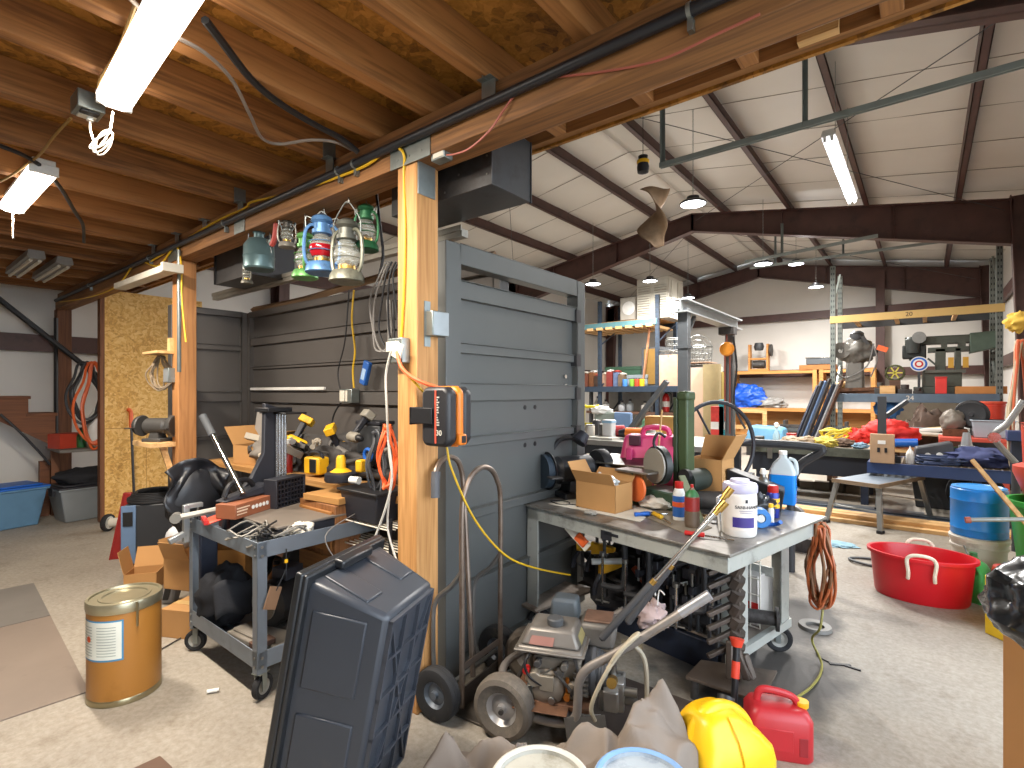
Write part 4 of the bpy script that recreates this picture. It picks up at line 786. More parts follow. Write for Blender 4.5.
p0, p1 = D_(243, 494, 2.75), D_(212, 434, 2.86); t = T('silver_pole', 'silver pole with a grey foam grip leaning behind the cart', 'pole', p0); q = p1-p0
obj('shaft', B().cyl((0, 0, 0), q, .014), CHROME, t); obj('grip', B().cyl(q*.98, q*1.32, .02), pm('#4d4f52', .7), t)
t = T('leather_cover', 'black leatherette cover draped in folds behind the cart end', 'cover', onc(.1, .93, .72), crz)
def drape(u, v): 
    x = -.17+.34*u+.06*v; z = .36*(1-v)-.12+.06*sin(u*4); return (x+.03*sin(v*9+u*3), .07*sin(u*pi)*(.4+v)+.018*sin(u*11+v*4)+.03*NZ.noise(V((u*4, v*4, 2))), z)
obj('hide', B().grid(drape, 26, 20), pm('#222327', .35, 0, .15, 8), t, solid=.008); obj('back', B().blob((0, .06, .05), (.15, .06, .18), .2, 3, 2), pm('#222327', .4), t); obj('stand', B().box(.03, .06, -.72, .13, .14, .0), NAVY, t, bev=.01)
t = T('red_scraper', 'orange red plastic sheet lying in the cart tray corner', 'plastic sheet', onc(.1, .62-.12, .735), crz-.25); obj('blade', B().grid(lambda u, v: (-.12+.2*u, -.06+.13*v+.02*u, .02*sin(u*3)), 8, 4), pm('#d4452a', .45), t, solid=.006); obj('edge_bar', B().box(-.13, -.06, 0, -.11, .08, .02), RED, t)
t = T('wire_heap', 'heap of tangled grey cables in the cart tray', 'cable heap', onc(.12, .14, .665), crz); b = B(); R.seed(5)
for k in range(16):
    rr = R.uniform(.03, .1); cx, cy = R.uniform(-.06, .1), R.uniform(-.08, .12); b.tube([(cx+rr*cos(a)+R.uniform(-.02, .02), cy+rr*.9*sin(a)+R.uniform(-.02, .02), .012+.05*R.random()+.012*k/4) for a in [i*pi/4 for i in range(8)]], .005, 5, 3, closed=True)
obj('wires', b, pm('#77736c', .5, .2, .2), t); b2 = B()
for k in range(5):
    b2.tube([(R.uniform(-.08, .1), R.uniform(-.1, .12), .02+.09*R.random()) for a in range(5)], .005, 5, 4)
obj('dark_wires', b2, BCAB, t); obj('rag', B().blob((.13, -.06, .05), (.06, .05, .04), .4, 3, 5), OFFW, t)
cable('steel_wire', [onc(.62, .1, .73), onc(.5, .0, .76), onc(.3, -.06, .7), onc(.36, -.12, .55), onc(.5, -.1, .52), onc(.62, -.06, .6), onc(.6, -.02, .75)], .003, GCAB, 'thin grey wire looping over the front of the cart')
t = T('grey_clamp', 'grey metal clamp hooked on the left corner of cart', 'clamp', onc(-.03, .74, .6), crz); obj('frame', B().bar((0, 0, .0), (0, 0, .2), .03, .03).bar((0, 0, .19), (.08, 0, .19), .03, .025).bar((0, 0, .05), (-.08, 0, .02), .03, .03), pm('#9fa2a3', .35, .6), t, bev=.004); obj('screw', B().cyl((.06, 0, .08), (.06, 0, .2), .008).cyl((.03, 0, .08), (.09, 0, .08), .005), CHROME, t)
b = B(); R.seed(3)
for k, (x, y) in enumerate(((-.02, .66), (.02, .6), (.0, .72))): pass
t = T('casting_bar', 'pale metal arm lying along the cart tray behind the printed carton', 'metal arm', onc(.0, .66, .735), crz-.5); obj('arm', B().tube([(-.1, 0, .01), (.06, .02, .03), (.2, .0, .05)], .016, 8, 4), pm('#a7a49c', .4, .5), t); obj('knuckle', B().cyl((-.1, -.02, .01), (-.1, .03, .01), .026), pm('#8d8a83', .4, .5), t)
t = T('wrench_set', 'rusty cast bracket on the tray beside the orange sheet', 'bracket', onc(.22, .66, .66), crz); obj('block', B().box(-.1, -.05, 0, .1, .05, .07), pm('#4b2a24', .6), t, bev=.004); obj('lug', B().cyl((-.05, -.06, .05), (-.05, .06, .05), .02), IRON, t)
# on the lower shelf
zs = .156
t = T('motor', 'black electric motor lying on the lower cart shelf', 'motor', onc(.3, .3, zs), crz+.3); obj('barrel', B().lathe([(0, -.16), (.05, -.155), (.11, -.13), (.115, .1), (.1, .14), (0, .15)], 28, TR(0, 0, .17) @ euler(0, pi/2, 0)), pm('#1f1f20', .4, .2), t); obj('end_bell', B().lathe([(0, -.2), (.02, -.2), (.03, -.165), (.07, -.16), (.07, -.15)], 20, TR(0, 0, .17) @ euler(0, pi/2, 0)), pm('#6d6558', .5, .4), t); obj('foot', B().box(-.1, -.1, 0, .1, .1, .06), IRON, t, bev=.005); obj('terminal_box', B().box(-.06, -.05, .27, .06, .05, .33), BLACKP, t, bev=.006)
t = T('black_sack', 'black fabric sack slumped at the back of the cart shelf', 'sack', onc(.2, .6, zs), crz); obj('body', B().blob((-.08, .0, .15), (.13, .12, .16), .22, 2.4, 2, floor=0), FABRIC, t); obj('flap', B().grid(lambda u, v: (-.2+.24*u, -.12-.04*v, .26-.16*v+.02*sin(u*7)), 8, 5), FABRIC, t, solid=.008)
t = T('belt_pulley', 'large dark belt wheel standing on the cart shelf', 'wheel', onc(.52, .42, zs), crz+.35); bt, bh = B(), B(); wheel(bt, bh, (0, 0, .22), (1, 0, 0), .22, .07, .75); obj('tyre', bt, pm('#3b3936', .6), t); obj('hub', bh, BLACKP, t)
t = T('grey_slab', 'grey flat plastic tray lying at the front of cart shelf', 'tray', onc(.16, .25, zs), crz+.1); obj('tray', B().box(-.09, -.2, 0, .09, .2, .03).box(-.07, -.18, .03, .07, .18, .045), pm('#7b746a', .6), t, bev=.01)
t = T('disc_plate', 'round dull steel plate lying on the cart shelf', 'plate', onc(.4, .17, zs), crz); obj('plate', B().lathe([(.16, 0), (.165, .012), (.14, .018), (0, .018)], 30), pm('#6f695f', .5, .4), t); obj('boss', B().cyl((0, 0, .018), (0, 0, .05), .035), IRON, t)
for k, (x, y, a, l, m, lb) in enumerate(((.55, .2, .6, .2, CHROME, 'bright socket bar on cart shelf by the front right'), (.6, .12, 1.3, .16, IRON, 'dark wrench on cart shelf nearest the tote'), (.35, .1, -.4, .18, STEEL, 'grey spanner on cart shelf before the round plate'))):
    o = T('wrench', lb, 'wrench', onc(x, y, zs+.045), crz+a); obj('shaft', B().box(-l/2, -.008, 0, l/2, .008, .008), m, o, bev=.002); obj('jaw', B().cyl((l/2, 0, 0), (l/2, 0, .01), .018).cyl((-l/2, 0, 0), (-l/2, 0, .01), .014), m, o)
t = T('hang_tag', 'brown card tag hanging from the cart tray on a black tie', 'tag', onc(.13, -.004, .64), crz+.1); obj('card', B().box(-.03, -.003, -.24, .03, .003, -.14, euler(0, .35, 0)), pm('#7d6048', .8), t); obj('tie', B().tube([(0, -.006, .03), (0, -.006, -.06), (-.05, -.003, -.15)], .003, 5), BLACK, t); obj('clip', B().box(-.006, -.01, -.035, .006, 0, -.02), YELLOW, t)
t = T('glass_funnel', 'crumpled clear plastic bag on the shelf right of belt wheel', 'plastic bag', onc(.66, .4, zs), crz); obj('bag', B().blob((0, 0, .05), (.07, .06, .06), .5, 3, 5, floor=0), pm('#c9cccd', .2, 0, .1), t)
# ------------------------------------------------------------ alcove tool bench
zb2 = .86
t = T('tool_bench', 'wooden tool bench inside the dark alcove buried under tools', 'bench', (-3.2, 1.98, 0))
obj('top', B().box(-1.3, -.24, zb2-.04, 1.26, .26, zb2), PLYW, t, bev=.003)
for x in (-1.25, -.1, 1.15):
    for y in (-.2, .2): obj('leg', B().box(x, y-.04, 0, x+.08, y+.04, zb2-.04), DKWOOD, t)
obj('shelf', B().box(-1.25, -.22, .3, 1.2, .22, .33), DKWOOD, t)
p = Y_(345, 500, 1.72); t = T('drawer_cabinet', 'brown wooden drawer cabinet below the tool bench edge', 'cabinet', (p.x-.02, 1.62, 0)); obj('body', B().box(-.18, -.06, .04, .17, .1, .80), wood('#8a5a30', '#6a401f', 2, 5), t, bev=.004)
for k in range(3): d = obj('drawer', B().box(-.16, -.075, .08+k*.24, .15, -.06, .29+k*.24), wood('#95632f', '#6f4522', 0, 5), t, bev=.004); obj('knob', B().lathe([(0, .02), (.012, .018), (.008, 0)], 12, TR(0, -.075, .19+k*.24) @ euler(pi/2, 0, 0)), IRON, d)
carton('flat opened cardboard sheet box on the drawer cabinet top', (p.x+.0, 1.66, .80+.003), .3, .2, .035, .1, mat=CARD2, tape=False)
DY = pm('#e2ac1c', .45, 0, .08, 10, 0, '#5a4a20', .25)
def drill(label, loc, rz, rot=None, body=DY, bat=True):
    t = T('cordless_drill', label, 'cordless drill', loc, rz, 'cordless drills heaped on the alcove bench', rot)
    obj('motor_housing', B().lathe([(0, -.085), (.026, -.08), (.031, -.06), (.031, .05), (.024, .075), (0, .078)], 16, TR(0, 0, .03) @ euler(0, pi/2, 0)), body, t)
    obj('chuck', B().lathe([(.021, .078), (.023, .09), (.02, .12), (.008, .135), (0, .136)], 14, TR(0, 0, .03) @ euler(0, pi/2, 0)), BLACK, t)
    obj('handle', B().hexa([(-.06, .02, .012), (-.02, .02, .012), (-.02, .02, .046), (-.06, .02, .046)], [(-.08, .14, .01), (-.035, .14, .01), (-.035, .14, .048), (-.08, .14, .048)]), BLACKP, t, bev=.008)
    obj('trigger', B().box(-.02, .03, .02, -.005, .06, .04), BLACK, t, bev=.003)
    if bat: obj('battery', B().box(-.1, .14, 0, -.0, .19, .062), body, t, bev=.006)
    return t
def onbn(px, py, y=1.92, dz=0): p = Y_(px, py, y); return V((p.x, y, max(zb2, p.z) if dz is None else p.z+dz))
pile = T('tool_pile', 'dark heap of loose tools, sanding pads and bags filling the bench', 'tool heap', (-3.0, 2.0, zb2)); R.seed(11)
b = B(); b.blob((-.2, .06, .03), (.85, .19, .2), .35, 3, 3, 40, 14, floor=.002); obj('dark_mass', b, pm('#3a3736', .75, .1, .4, 14, .4, '#1c1b1c', .5), pile)
for k in range(44):
    x, y = R.uniform(-1.0, .6), R.uniform(-.2, .12); z = .08+.13*R.random(); M = TR(x, y, z) @ euler(R.uniform(-.6, .6), R.uniform(-.6, .6), R.uniform(0, 3)); s = R.uniform(.03, .07)
    m = R.choice([BLACKP, pm('#6e6a66', .6), pm('#8a847b', .6), IRON, pm('#4c4f57', .5), pm('#8b3128', .5), DKGREY, pm('#a49a8a', .7)])
    bb = B(); kind = k % 3
    if kind == 0: bb.box(-s, -s*.5, -s*.35, s, s*.5, s*.35, M)
    elif kind == 1: bb.cyl((-s*1.3, 0, 0), (s*1.3, 0, 0), s*.32, s*.22, 10, M=M).cyl((s*1.3, 0, 0), (s*1.7, 0, 0), s*.5, n=10, M=M)
    else: bb.box(-s*1.6, -.012, -.006, s*1.6, .012, .006, M).cyl((s*1.6, 0, -.01), (s*1.6, 0, .01), .025, n=10, M=M)
    obj('loose_tool', bb, m, pile, bev=.002)
drill('yellow cordless drill lying highest on the heap behind the crate', onbn(300, 444, 1.95), .6, rot=(1.0, .4, .5)); drill('yellow cordless drill behind the meter case, chuck turned away', onbn(338, 450, 2.0), 2.2, rot=(1.2, -.3, 2.4)); drill('yellow and grey cordless drill pointing toward the first post', onbn(358, 440, 1.9), -.2, rot=(.9, 0, -.3), body=pm('#8c877c', .5)); drill('yellow cordless drill lying on heap left of the yellow charger', onbn(288, 458, 1.86), 1.2, rot=(.5, .2, 1.0))
p = onbn(316, 474, 1.82); t = T('work_radio', 'yellow and black charger box with a dark face', 'charger', p, .15); obj('case', B().box(-.07, -.04, 0, .07, .05, .11), DY, t, bev=.012); obj('face', B().box(-.01, -.046, .015, .05, -.038, .1), BLACK, t, bev=.004); obj('grip', B().tube([(-.06, 0, .1), (-.04, 0, .135), (.04, 0, .135), (.06, 0, .1)], .012, 8, 4), BLACKP, t)
p = onbn(341, 482, 1.7); t = T('light_dome', 'yellow domed lamp with a wide black base near bench edge', 'work lamp', p+V((0, 0, .005)), 0); obj('base', B().lathe([(.085, 0), (.09, .01), (.088, .045), (.06, .055)], 24), BLACKP, t); obj('dome', B().lathe([(.06, .055), (.05, .06), (.028, .075), (.026, .13), (.018, .145), (0, .148)], 20), DY, t)
p = onbn(360, 472, 1.75); t = T('yellow_tape', 'yellow tape measure standing on the bench by white roll', 'tape measure', p, .3); obj('case', B().box(-.012, -.03, 0, .03, .03, .07), DY, t, bev=.01); obj('clip', B().box(-.016, -.02, .01, -.011, .02, .06), STEEL, t)
p = onbn(355, 484, 1.66); t = T('paper_roll', 'small white cap lying at the bench edge', 'cap', p, .2); obj('roll', B().cyl((-.03, 0, .02), (.03, 0, .02), .02), WHITE, t)
p = onbn(368, 462, 1.85); t = T('blue_ring', 'blue ring tool standing on the bench beside the first post', 'ring', p+V((0,0,.0)), 0); obj('ring', B().tube([(.035*cos(a), 0, .04+.035*sin(a)) for a in [i*pi/8 for i in range(16)]], .01, 8, closed=True), BLUE, t)
p = onbn(374, 448, 2.05); t = T('dark_case', 'dark grey plastic case standing behind the grey cord loops', 'case', p, .05); obj('shell', B().box(-.1, -.06, -.03, .12, .06, .15), DKGREY, t, bev=.01); obj('lid', B().box(-.105, -.065, .15, .125, .065, .175), BLACKP, t, bev=.006)
carton('open cardboard box with torn papers at the far bench end', (-3.95, 1.93, zb2), .34, .26, .14, .2, 'lbr', fl=.5, fa=.9)
t = T('grey_card', 'grey cardboard sheet standing upright behind the silver pole', 'card sheet', (-4.15, 2.02, zb2)); obj('sheet', B().ext([(-.13, 0), (.13, .0), (.12, .28), (.02, .42), (-.05, .38)], -.004, .004, 'y', euler(.0, 0, .3)), pm('#8f8a84', .8), t)
for k, (x, y, m, lb) in enumerate(((-3.55, 1.86, '#9b958c', 'grey crumpled paper bag on the heap behind the black bracket'), (-3.75, 1.9, '#7a736b', 'brown grey rag heap right of the open carton on the bench'))):
    tag(obj('crumpled_bag', B().blob((0, 0, .1), (.15, .12, .12), .4, 3, k+4, floor=0), pm(m, .85, 0, .2, 8, .2), loc=(x, y, zb2)), lb, 'bag')
# black metal shelf behind the first post with odds
t = T('wire_rack', 'low white wire rack standing behind the first post', 'rack', (-2.28, 1.72, 0)); b = B()
for z in (.45, .6, .72):
    for k in range(7): b.cyl((-.22, -.1+k*.03, z), (.24, -.1+k*.03, z), .004, n=6)
obj('shelf_wires', b, OFFW, t)
for x in (-.22, .24): obj('leg', B().cyl((x, -.1, 0), (x, -.1, .78), .01).cyl((x, .09, 0), (x, .09, .78), .01), BLACK, t)
t = T('black_bin', 'black plastic bin on the wire rack behind the first post', 'bin', (-2.3, 1.72, .725)); obj('bin', B().hexa([(-.13, -.09, 0), (.13, -.09, 0), (.13, .09, 0), (-.13, .09, 0)], [(-.16, -.11, .16), (.16, -.11, .16), (.16, .11, .16), (-.16, .11, .16)]), BLACKP, t, bev=.008); obj('rim', B().box(-.17, -.12, .15, .17, .12, .165), BLACK, t, bev=.004)
# ------------------------------------------------------------ black storage tote standing on end
M1, M2 = DL(1.772, -.575, .745), DL(1.70, -.331, .698)
ez = (M1-M2).normalized(); ey0 = (DL(1.981, -.514)-DL(1.5625, -.601)); ey = (ey0-ez*ey0.dot(ez)).normalized(); ex = ey.cross(ez)
if ex.z < 0: ey = -ey; ex = ey.cross(ez)
hD = (M1-M2).length+.02; LL = .775
O = M1-ez*hD
TM = MX(((ex.x, ey.x, ez.x, O.x), (ex.y, ey.y, ez.y, O.y), (ex.z, ey.z, ez.z, O.z), (0, 0, 0, 1)))
low = min((TM @ V((-LL-.02, s*.225, z))).z for s in (-1, 1) for z in (0, hD+.015)); TM = MX.Translation((0, 0, -low)) @ TM
t = T('storage_tote', 'large black tote standing on end with ribbed base toward the hand truck', 'storage tote'); t.matrix_world = TM
TOTEM = pm('#33373e', .36, 0, .08, 6, .02, '#4a4742', .1)
W1, W0, LT, LB = .21, .155, LL, .655
def tq(z, x0, x1, w): return [(x0, -w, z), (x1, -w, z), (x1, w, z), (x0, w, z)]
xo = -(LT-LB)/2
obj('body', B().hexa(tq(0, -LB+xo, xo, W0), tq(hD, -LT, 0, W1)), TOTEM, t, bev=.018)
obj('rim', B().box(-LT-.018, -W1-.018, hD-.03, .018, W1+.018, hD-.012).box(-LT-.022, -W1-.022, hD-.015, .022, W1+.022, hD+.012), pm('#1d1f22', .35), t, bev=.007)
obj('handle', B().box(.0, -.09, hD-.06, .03, .09, hD-.02), pm('#1d1f22', .35), t, bev=.008)
def onside(u0, u1, v0, v1, side, th=.006):   # raised panel on tapered side; u along length, v from base to rim
    def P(u, v, off):
        k = v/hD; 
        if side == 'end': x = xo+(0-xo)*k+off; return (x, u, v)
        w = W0+(W1-W0)*k+off; return (u, side*w, v)
    return B().hexa([P(u0, v0, -.004), P(u1, v0, -.004), P(u1, v1, -.004), P(u0, v1, -.004)], [P(u0, v0, th), P(u1, v0, th), P(u1, v1, th), P(u0, v1, th)])
for sd in (-1, 1):
    obj('side_panel', onside(-.33, -.09, .06, hD-.05, sd), TOTEM, t, bev=.006); obj('side_panel', onside(-.69, -.41, .05, hD-.05, sd), TOTEM, t, bev=.006)
obj('end_panel', onside(-.15, -.06, .08, hD-.035, 'end'), TOTEM, t, bev=.005); obj('end_panel', onside(.06, .15, .08, hD-.035, 'end'), TOTEM, t, bev=.005)
rb = B(); zb_ = -.012
for k in range(6): x = xo-.02-k*(LB-.04)/5; rb.box(x-.005, -W0+.01, zb_, x+.005, W0-.01, .004)
for k in range(4): y = -W0+.015+k*(2*W0-.03)/3; rb.box(-LB+xo+.02, y-.005, zb_, xo-.02, y+.005, .004)
for a, b_ in (((xo-.02, -W0+.015), (-LB+xo+.02, W0-.015)), ((xo-.02, W0-.015), (-LB+xo+.02, -W0+.015))): rb.bar((a[0], a[1], -.004), (b_[0], b_[1], -.004), .008, .014, (0, 0, 1))
obj('base_ribs', rb, pm('#383c44', .4), t)
# ------------------------------------------------------------ hand truck
hx = (FW*.843+RT*.536); t = T('hand_truck', 'old tubular hand truck with two black wheels before the steel panel', 'hand truck', DL(2.26, -.217), atan2(hx.y, hx.x))
HTM = pm('#7b6d62', .4, .7, .22, 12, .05, '#5a4535', .4); rr = .0125
obj('front_loop', B().tube([(0, 0, .03), (0, 0, .5), (0, 0, .88), (.03, 0, .98), (.08, 0, 1.035), (.15, 0, 1.055), (.22, 0, 1.035), (.27, 0, .98), (.30, 0, .88), (.30, 0, .5), (.30, 0, .03)], rr, 10, 4), HTM, t)
g = obj('rear_loop', B().tube([(-.06, .1, .96), (-.05, .11, 1.04), (.0, .12, 1.09), (.08, .12, 1.1), (.13, .11, 1.05), (.145, .1, .9), (.13, .06, .45), (.12, .03, .1)], rr, 10, 4), HTM, t)
obj('grip', B().tube([(-.06, .1, .94), (-.055, .105, 1.0), (-.045, .11, 1.05)], .02, 10, 3), pm('#4d4e52', .6), g)
for x, s in ((0, -1), (.30, 1)): obj('side_strut', B().tube([(x, .0, .62), (x-.01, .05, .55), (x-.03, .12, .48), (x-.04, .13, .38), (x-.04, .12, .15), (x-.02, .08, .11)], rr*.9, 8, 4), pm('#6a6865', .4, .6), t)
obj('axle', B().cyl((-.1, .067, .108), (.4, .067, .108), .01), STEEL, t); obj('cross_bar', B().bar((0, .0, .2), (.3, 0, .2), .004, .03), HTM, t)
obj('toe_plate', B().box(-.03, -.2, .004, .33, .02, .012).box(-.03, .012, .004, .33, .02, .1), pm('#5d5751', .45, .6, .2), t, bev=.002)
for x in (-.085, .385):
    bt, bh = B(), B(); wheel(bt, bh, (x, .067, .112), (1, 0, 0), .112, .065, .5); o = obj('tyre', bt, RUBBER, t); obj('hub', bh, pm('#596069', .45, .3), o)
# ------------------------------------------------------------ pressure washer
wx = FW*-.275+RT*.96; P0 = DL(2.08, -.04); t = T('pressure_washer', 'dusty petrol pressure washer with grey engine and rising tube handle', 'pressure washer', P0, atan2(wx.y, wx.x))
DUST = pm('#857a6c', .6, .25, .2, 11, .1, '#5e564c', .35); DUSTD = pm('#5f5b56', .6, .2, .2, 11, .1); TUBEM = pm('#87807a', .45, .45, .15, 8, .05, '#5f564d', .3)
obj('frame', B().tube([(-.0, .05, .17), (.05, .05, .13), (.13, .04, .095), (.24, .03, .1), (.29, .03, .13), (.3, .03, .2), (.305, .03, .27), (.34, .03, .33), (.45, .03, .405), (.62, .03, .535), (.78, .03, .66)], .0175, 12, 5), TUBEM, t)
obj('frame', B().tube([(-.0, .42, .17), (.13, .42, .1), (.26, .42, .1), (.3, .42, .2), (.31, .42, .3), (.45, .42, .41)], .0175, 12, 5), TUBEM, t)
obj('cross_tube', B().tube([(-.02, .05, .16), (-.05, .2, .2), (-.02, .42, .16)], .017, 10, 5), TUBEM, t); obj('handle_grip', B().cyl((.68, .03, .582), (.782, .03, .662), .0195, n=12), pm('#9b9a9c', .4, .5), t)
for y in (.03, .47):
    bt, bh = B(), B(); wheel(bt, bh, (0, y, .127), (.15, 1, 0), .127, .085, .52)
    o = obj('tyre', bt, pm('#5c544b', .8, 0, .2, 20, .2, '#7a6f62', .5), t); obj('rim', bh, pm('#a39f9c', .4, .5), o)
obj('axle', B().cyl((0, -.02, .127), (0, .5, .127), .01), IRON, t)
obj('base_plate', B().box(.02, .06, .13, .34, .40, .15).box(.04, .0, .14, .26, .08, .146, ), RUST, t, bev=.004)
e = obj('engine_block', B().box(.1, .1, .15, .3, .32, .31).hexa([(.06,.12,.18),(.1,.12,.18),(.1,.3,.18),(.06,.3,.18)], [(.07,.14,.3),(.1,.14,.3),(.1,.28,.3),(.07,.28,.3)]), DUST, t, bev=.012)
for k in range(5): obj('cooling_fin', B().box(.27, .09, .18+k*.02, .33, .33, .188+k*.02), DUSTD, e)
obj('carburettor', B().cyl((.12, .05, .24), (.12, .11, .24), .03, n=14).box(.14, .05, .2, .2, .11, .26), pm('#8f8678', .5, .5, .2, 14), e, bev=.003); obj('choke_knob', B().cyl((.085, .05, .27), (.085, .08, .27), .014), RED, e); obj('brass_fitting', B().cyl((.25, .06, .18), (.25, .1, .18), .013).cyl((.25, .08, .2), (.25, .08, .25), .008), pm('#b5702c', .4, .7), e)
for k, (x, y, z, w_, m) in enumerate(((.1, .09, .19, .04, STEEL), (.22, .09, .27, .035, IRON), (.27, .09, .22, .04, DUST), (.13, .085, .3, .03, IRON), (.19, .08, .165, .03, STEEL), (.24, .085, .3, .03, DUSTD))): obj('engine_fitting', B().cyl((x, y, z), (x, y-.03, z), w_*.5, n=8).box(x-w_*.4, y-.012, z-w_*.4, x+w_*.4, y+.01, z+w_*.4), m, e, bev=.002)
obj('fuel_hose', B().tube([(.1, .08, .34), (.08, .05, .3), (.1, .05, .25), (.15, .055, .22)], .006, 6, 4).tube([(.28, .07, .34), (.3, .04, .28), (.27, .05, .2)], .006, 6, 4), BLACK, e); obj('crankcase_cover', B().lathe([(.07, 0), (.075, .02), (.05, .04), (0, .045)], 24, TR(.16, .1, .2) @ euler(pi/2, 0, 0)), DUST, e); obj('control_lever', B().bar((.2, .06, .28), (.27, .05, .22), .012, .006), IRON, e); obj('throttle_spring', B().cyl((.09, .07, .21), (.19, .06, .29), .004), STEEL, e)
TK = pm('#77716a', .42, .35, .15, 9, .06, '#9a8f7e', .35)
tk = obj('fuel_tank', B().hexa([(.04,.07,.33),(.31,.07,.33),(.31,.3,.33),(.04,.3,.33)], [(.04,.07,.36),(.31,.07,.36),(.31,.3,.36),(.04,.3,.36)]).hexa([(.05,.08,.36),(.30,.08,.36),(.30,.29,.36),(.05,.29,.36)], [(.085,.11,.425),(.27,.11,.425),(.27,.26,.425),(.085,.26,.425)]), TK, t, bev=.012)
obj('tank_flange', B().box(.03, .06, .34, .32, .31, .35), TK, tk, bev=.004); obj('fuel_cap', B().lathe([(.032, 0), (.035, .006), (.035, .026), (.03, .03), (0, .032)], 12, TR(.185, .16, .425)), pm('#4c4d4e', .45), tk)
obj('warning_sticker', B().add([(.09,.079,.368),(.19,.079,.368),(.195,.0955,.398),(.1,.0955,.398)], [(0,1,2,3)]), pm('#8c6055', .5), tk); obj('warning_sticker', B().add([(.3005,.13,.366),(.3005,.24,.366),(.284,.23,.398),(.284,.14,.398)], [(0,1,2,3)]), pm('#a09260', .5), tk)
obj('air_filter', B().hexa([(.10,.43,.32),(.24,.43,.32),(.24,.55,.32),(.10,.55,.32)], [(.11,.44,.42),(.23,.44,.42),(.23,.54,.42),(.11,.54,.42)]), pm('#6a7175', .5), t, bev=.015)
m = obj('muffler', B().hexa([(.28,.24,.3),(.42,.24,.3),(.42,.38,.3),(.28,.38,.3)], [(.27,.23,.41),(.43,.23,.41),(.43,.39,.41),(.27,.39,.41)]), pm('#77726c', .5, .4, .15, 12, .05), t, bev=.02); obj('rusty_guard', B().box(.29, .25, .41, .41, .37, .42), pm('#7a5d4c', .7, .2, .3, 20, .1), m, bev=.004)
rc = obj('recoil_cover', B().lathe([(.09, 0), (.095, .03), (.08, .06), (.04, .075), (0, .075)], 26, TR(.31, .2, .23) @ euler(0, pi/2, 0)), pm('#4a4a4c', .5), t); b = B()
for k in range(4): b.tube([(.36+.012*k, .2+.08*cos(a), .23+(.085-.006*k)*sin(a)) for a in [i*pi/7 for i in range(14)]], .008, 6, closed=True)
obj('hose_coil', b, pm('#3f4145', .5), rc)
pu = obj('pump', B().box(.37, .12, .12, .47, .22, .24).box(.39, .08, .14, .45, .13, .22), pm('#a8a7a4', .3, .8, .2, 16, .1), t, bev=.006); [obj('pump_head', B().cyl(a_, b_, .018), STEEL, pu) for a_, b_ in (((.47, .17, .15), (.52, .17, .15)), ((.47, .14, .2), (.52, .14, .2)), ((.42, .17, .24), (.42, .17, .29)))]; obj('hose_fitting', B().cyl((.43, .08, .27), (.43, .02, .29), .02), BRASS, pu)
obj('skid_guard', B().hexa([(.27,.0,.0),(.28,.3,.0),(.285,.3,.0),(.275,0,.0)], [(.25,.0,.14),(.26,.3,.14),(.265,.3,.14),(.255,0,.14)]).hexa([(.28,-.01,0),(.42,.06,0),(.42,.065,0),(.28,-.005,0)], [(.25,.0,.14),(.40,.06,.14),(.40,.065,.14),(.25,.005,.14)]), DUSTD, t); obj('foil_plate', B().hexa([(.34,.022,.02),(.40,.052,.02),(.40,.056,.02),(.34,.026,.02)], [(.32,.03,.14),(.385,.058,.14),(.385,.062,.14),(.32,.034,.14)]), pm('#c5c8ca', .3, .5, .2, 30, .3), t)
obj('hose_loop', B().tube([(.42, -.01, .36), (.46, -.02, .43), (.53, -.005, .5), (.5, .01, .47), (.42, -.02, .36), (.36, -.02, .22), (.37, 0, .15)], .008, 8, 5), pm('#a79d87', .5), t)
obj('drain_hose', B().tube([(.5, .05, .44), (.55, .06, .38), (.56, .05, .25), (.555, .05, .1), (.55, .05, .03)], .009, 8, 5), pm('#958b79', .5), t)
for k, (px0, py0, px1, py1, dd) in enumerate(((602, 638, 722, 506, 0), (628, 622, 728, 492, .06))):
    a, b_ = D_(px0, py0, 2.1+dd), D_(px1, py1, 2.02+dd); w_ = T('spray_wand', ('chrome spray wand with black grip lying lower along the washer handle', 'chrome spray wand with black grip lying upper, its brass nozzle over the tub')[k], 'spray wand', a); q = b_-a
    obj('grip', B().cyl((0, 0, 0), q*.42, .016, .014, 12), pm('#3f3f41', .6), w_); obj('lance', B().cyl(q*.42, q*.95, .008), CHROME, w_); obj('collar', B().cyl(q*.41, q*.45, .012), BRASS, w_); obj('nozzle', B().cyl(q*.94, q*.97, .011).cyl(q*.97, q*1.03, .016), BRASS, w_); obj('end_hole', B().cyl(q*-.01, q*-.002, .011), BLACK, w_)
# ------------------------------------------------------------ fuel cans, lidded pails, drop cloths
YC = pm('#e3b312', .38, 0, .05, 4); RC = pm('#b52a30', .38, 0, .08, 5)
t = T('fuel_can', 'large yellow plastic diesel can with moulded handle', 'fuel can', DL(1.75, .70), YAW+.35)
w2, d2 = .15, .12
def ring_(w, d, z, cx=0, r=.05, n=5):
    o = []
    for (sx, sy, a0) in ((1, -1, -pi/2), (1, 1, 0), (-1, 1, pi/2), (-1, -1, pi)):
        for k in range(n): a = a0+pi/2*k/(n-1); o.append((cx+sx*(w-r)+r*cos(a), sy*(d-r)+r*sin(a), z))
    return o
def loft(rings, cap=True):
    vs = []; fs = []; n = len(rings[0])
    for r_ in rings: vs += r_
    for j in range(len(rings)-1):
        for i in range(n): fs.append((j*n+i, j*n+(i+1) % n, (j+1)*n+(i+1) % n, (j+1)*n+i))
    if cap: fs.append(tuple(range(n-1, -1, -1))); fs.append(tuple(range((len(rings)-1)*n, len(rings)*n)))
    return B().add(vs, fs)
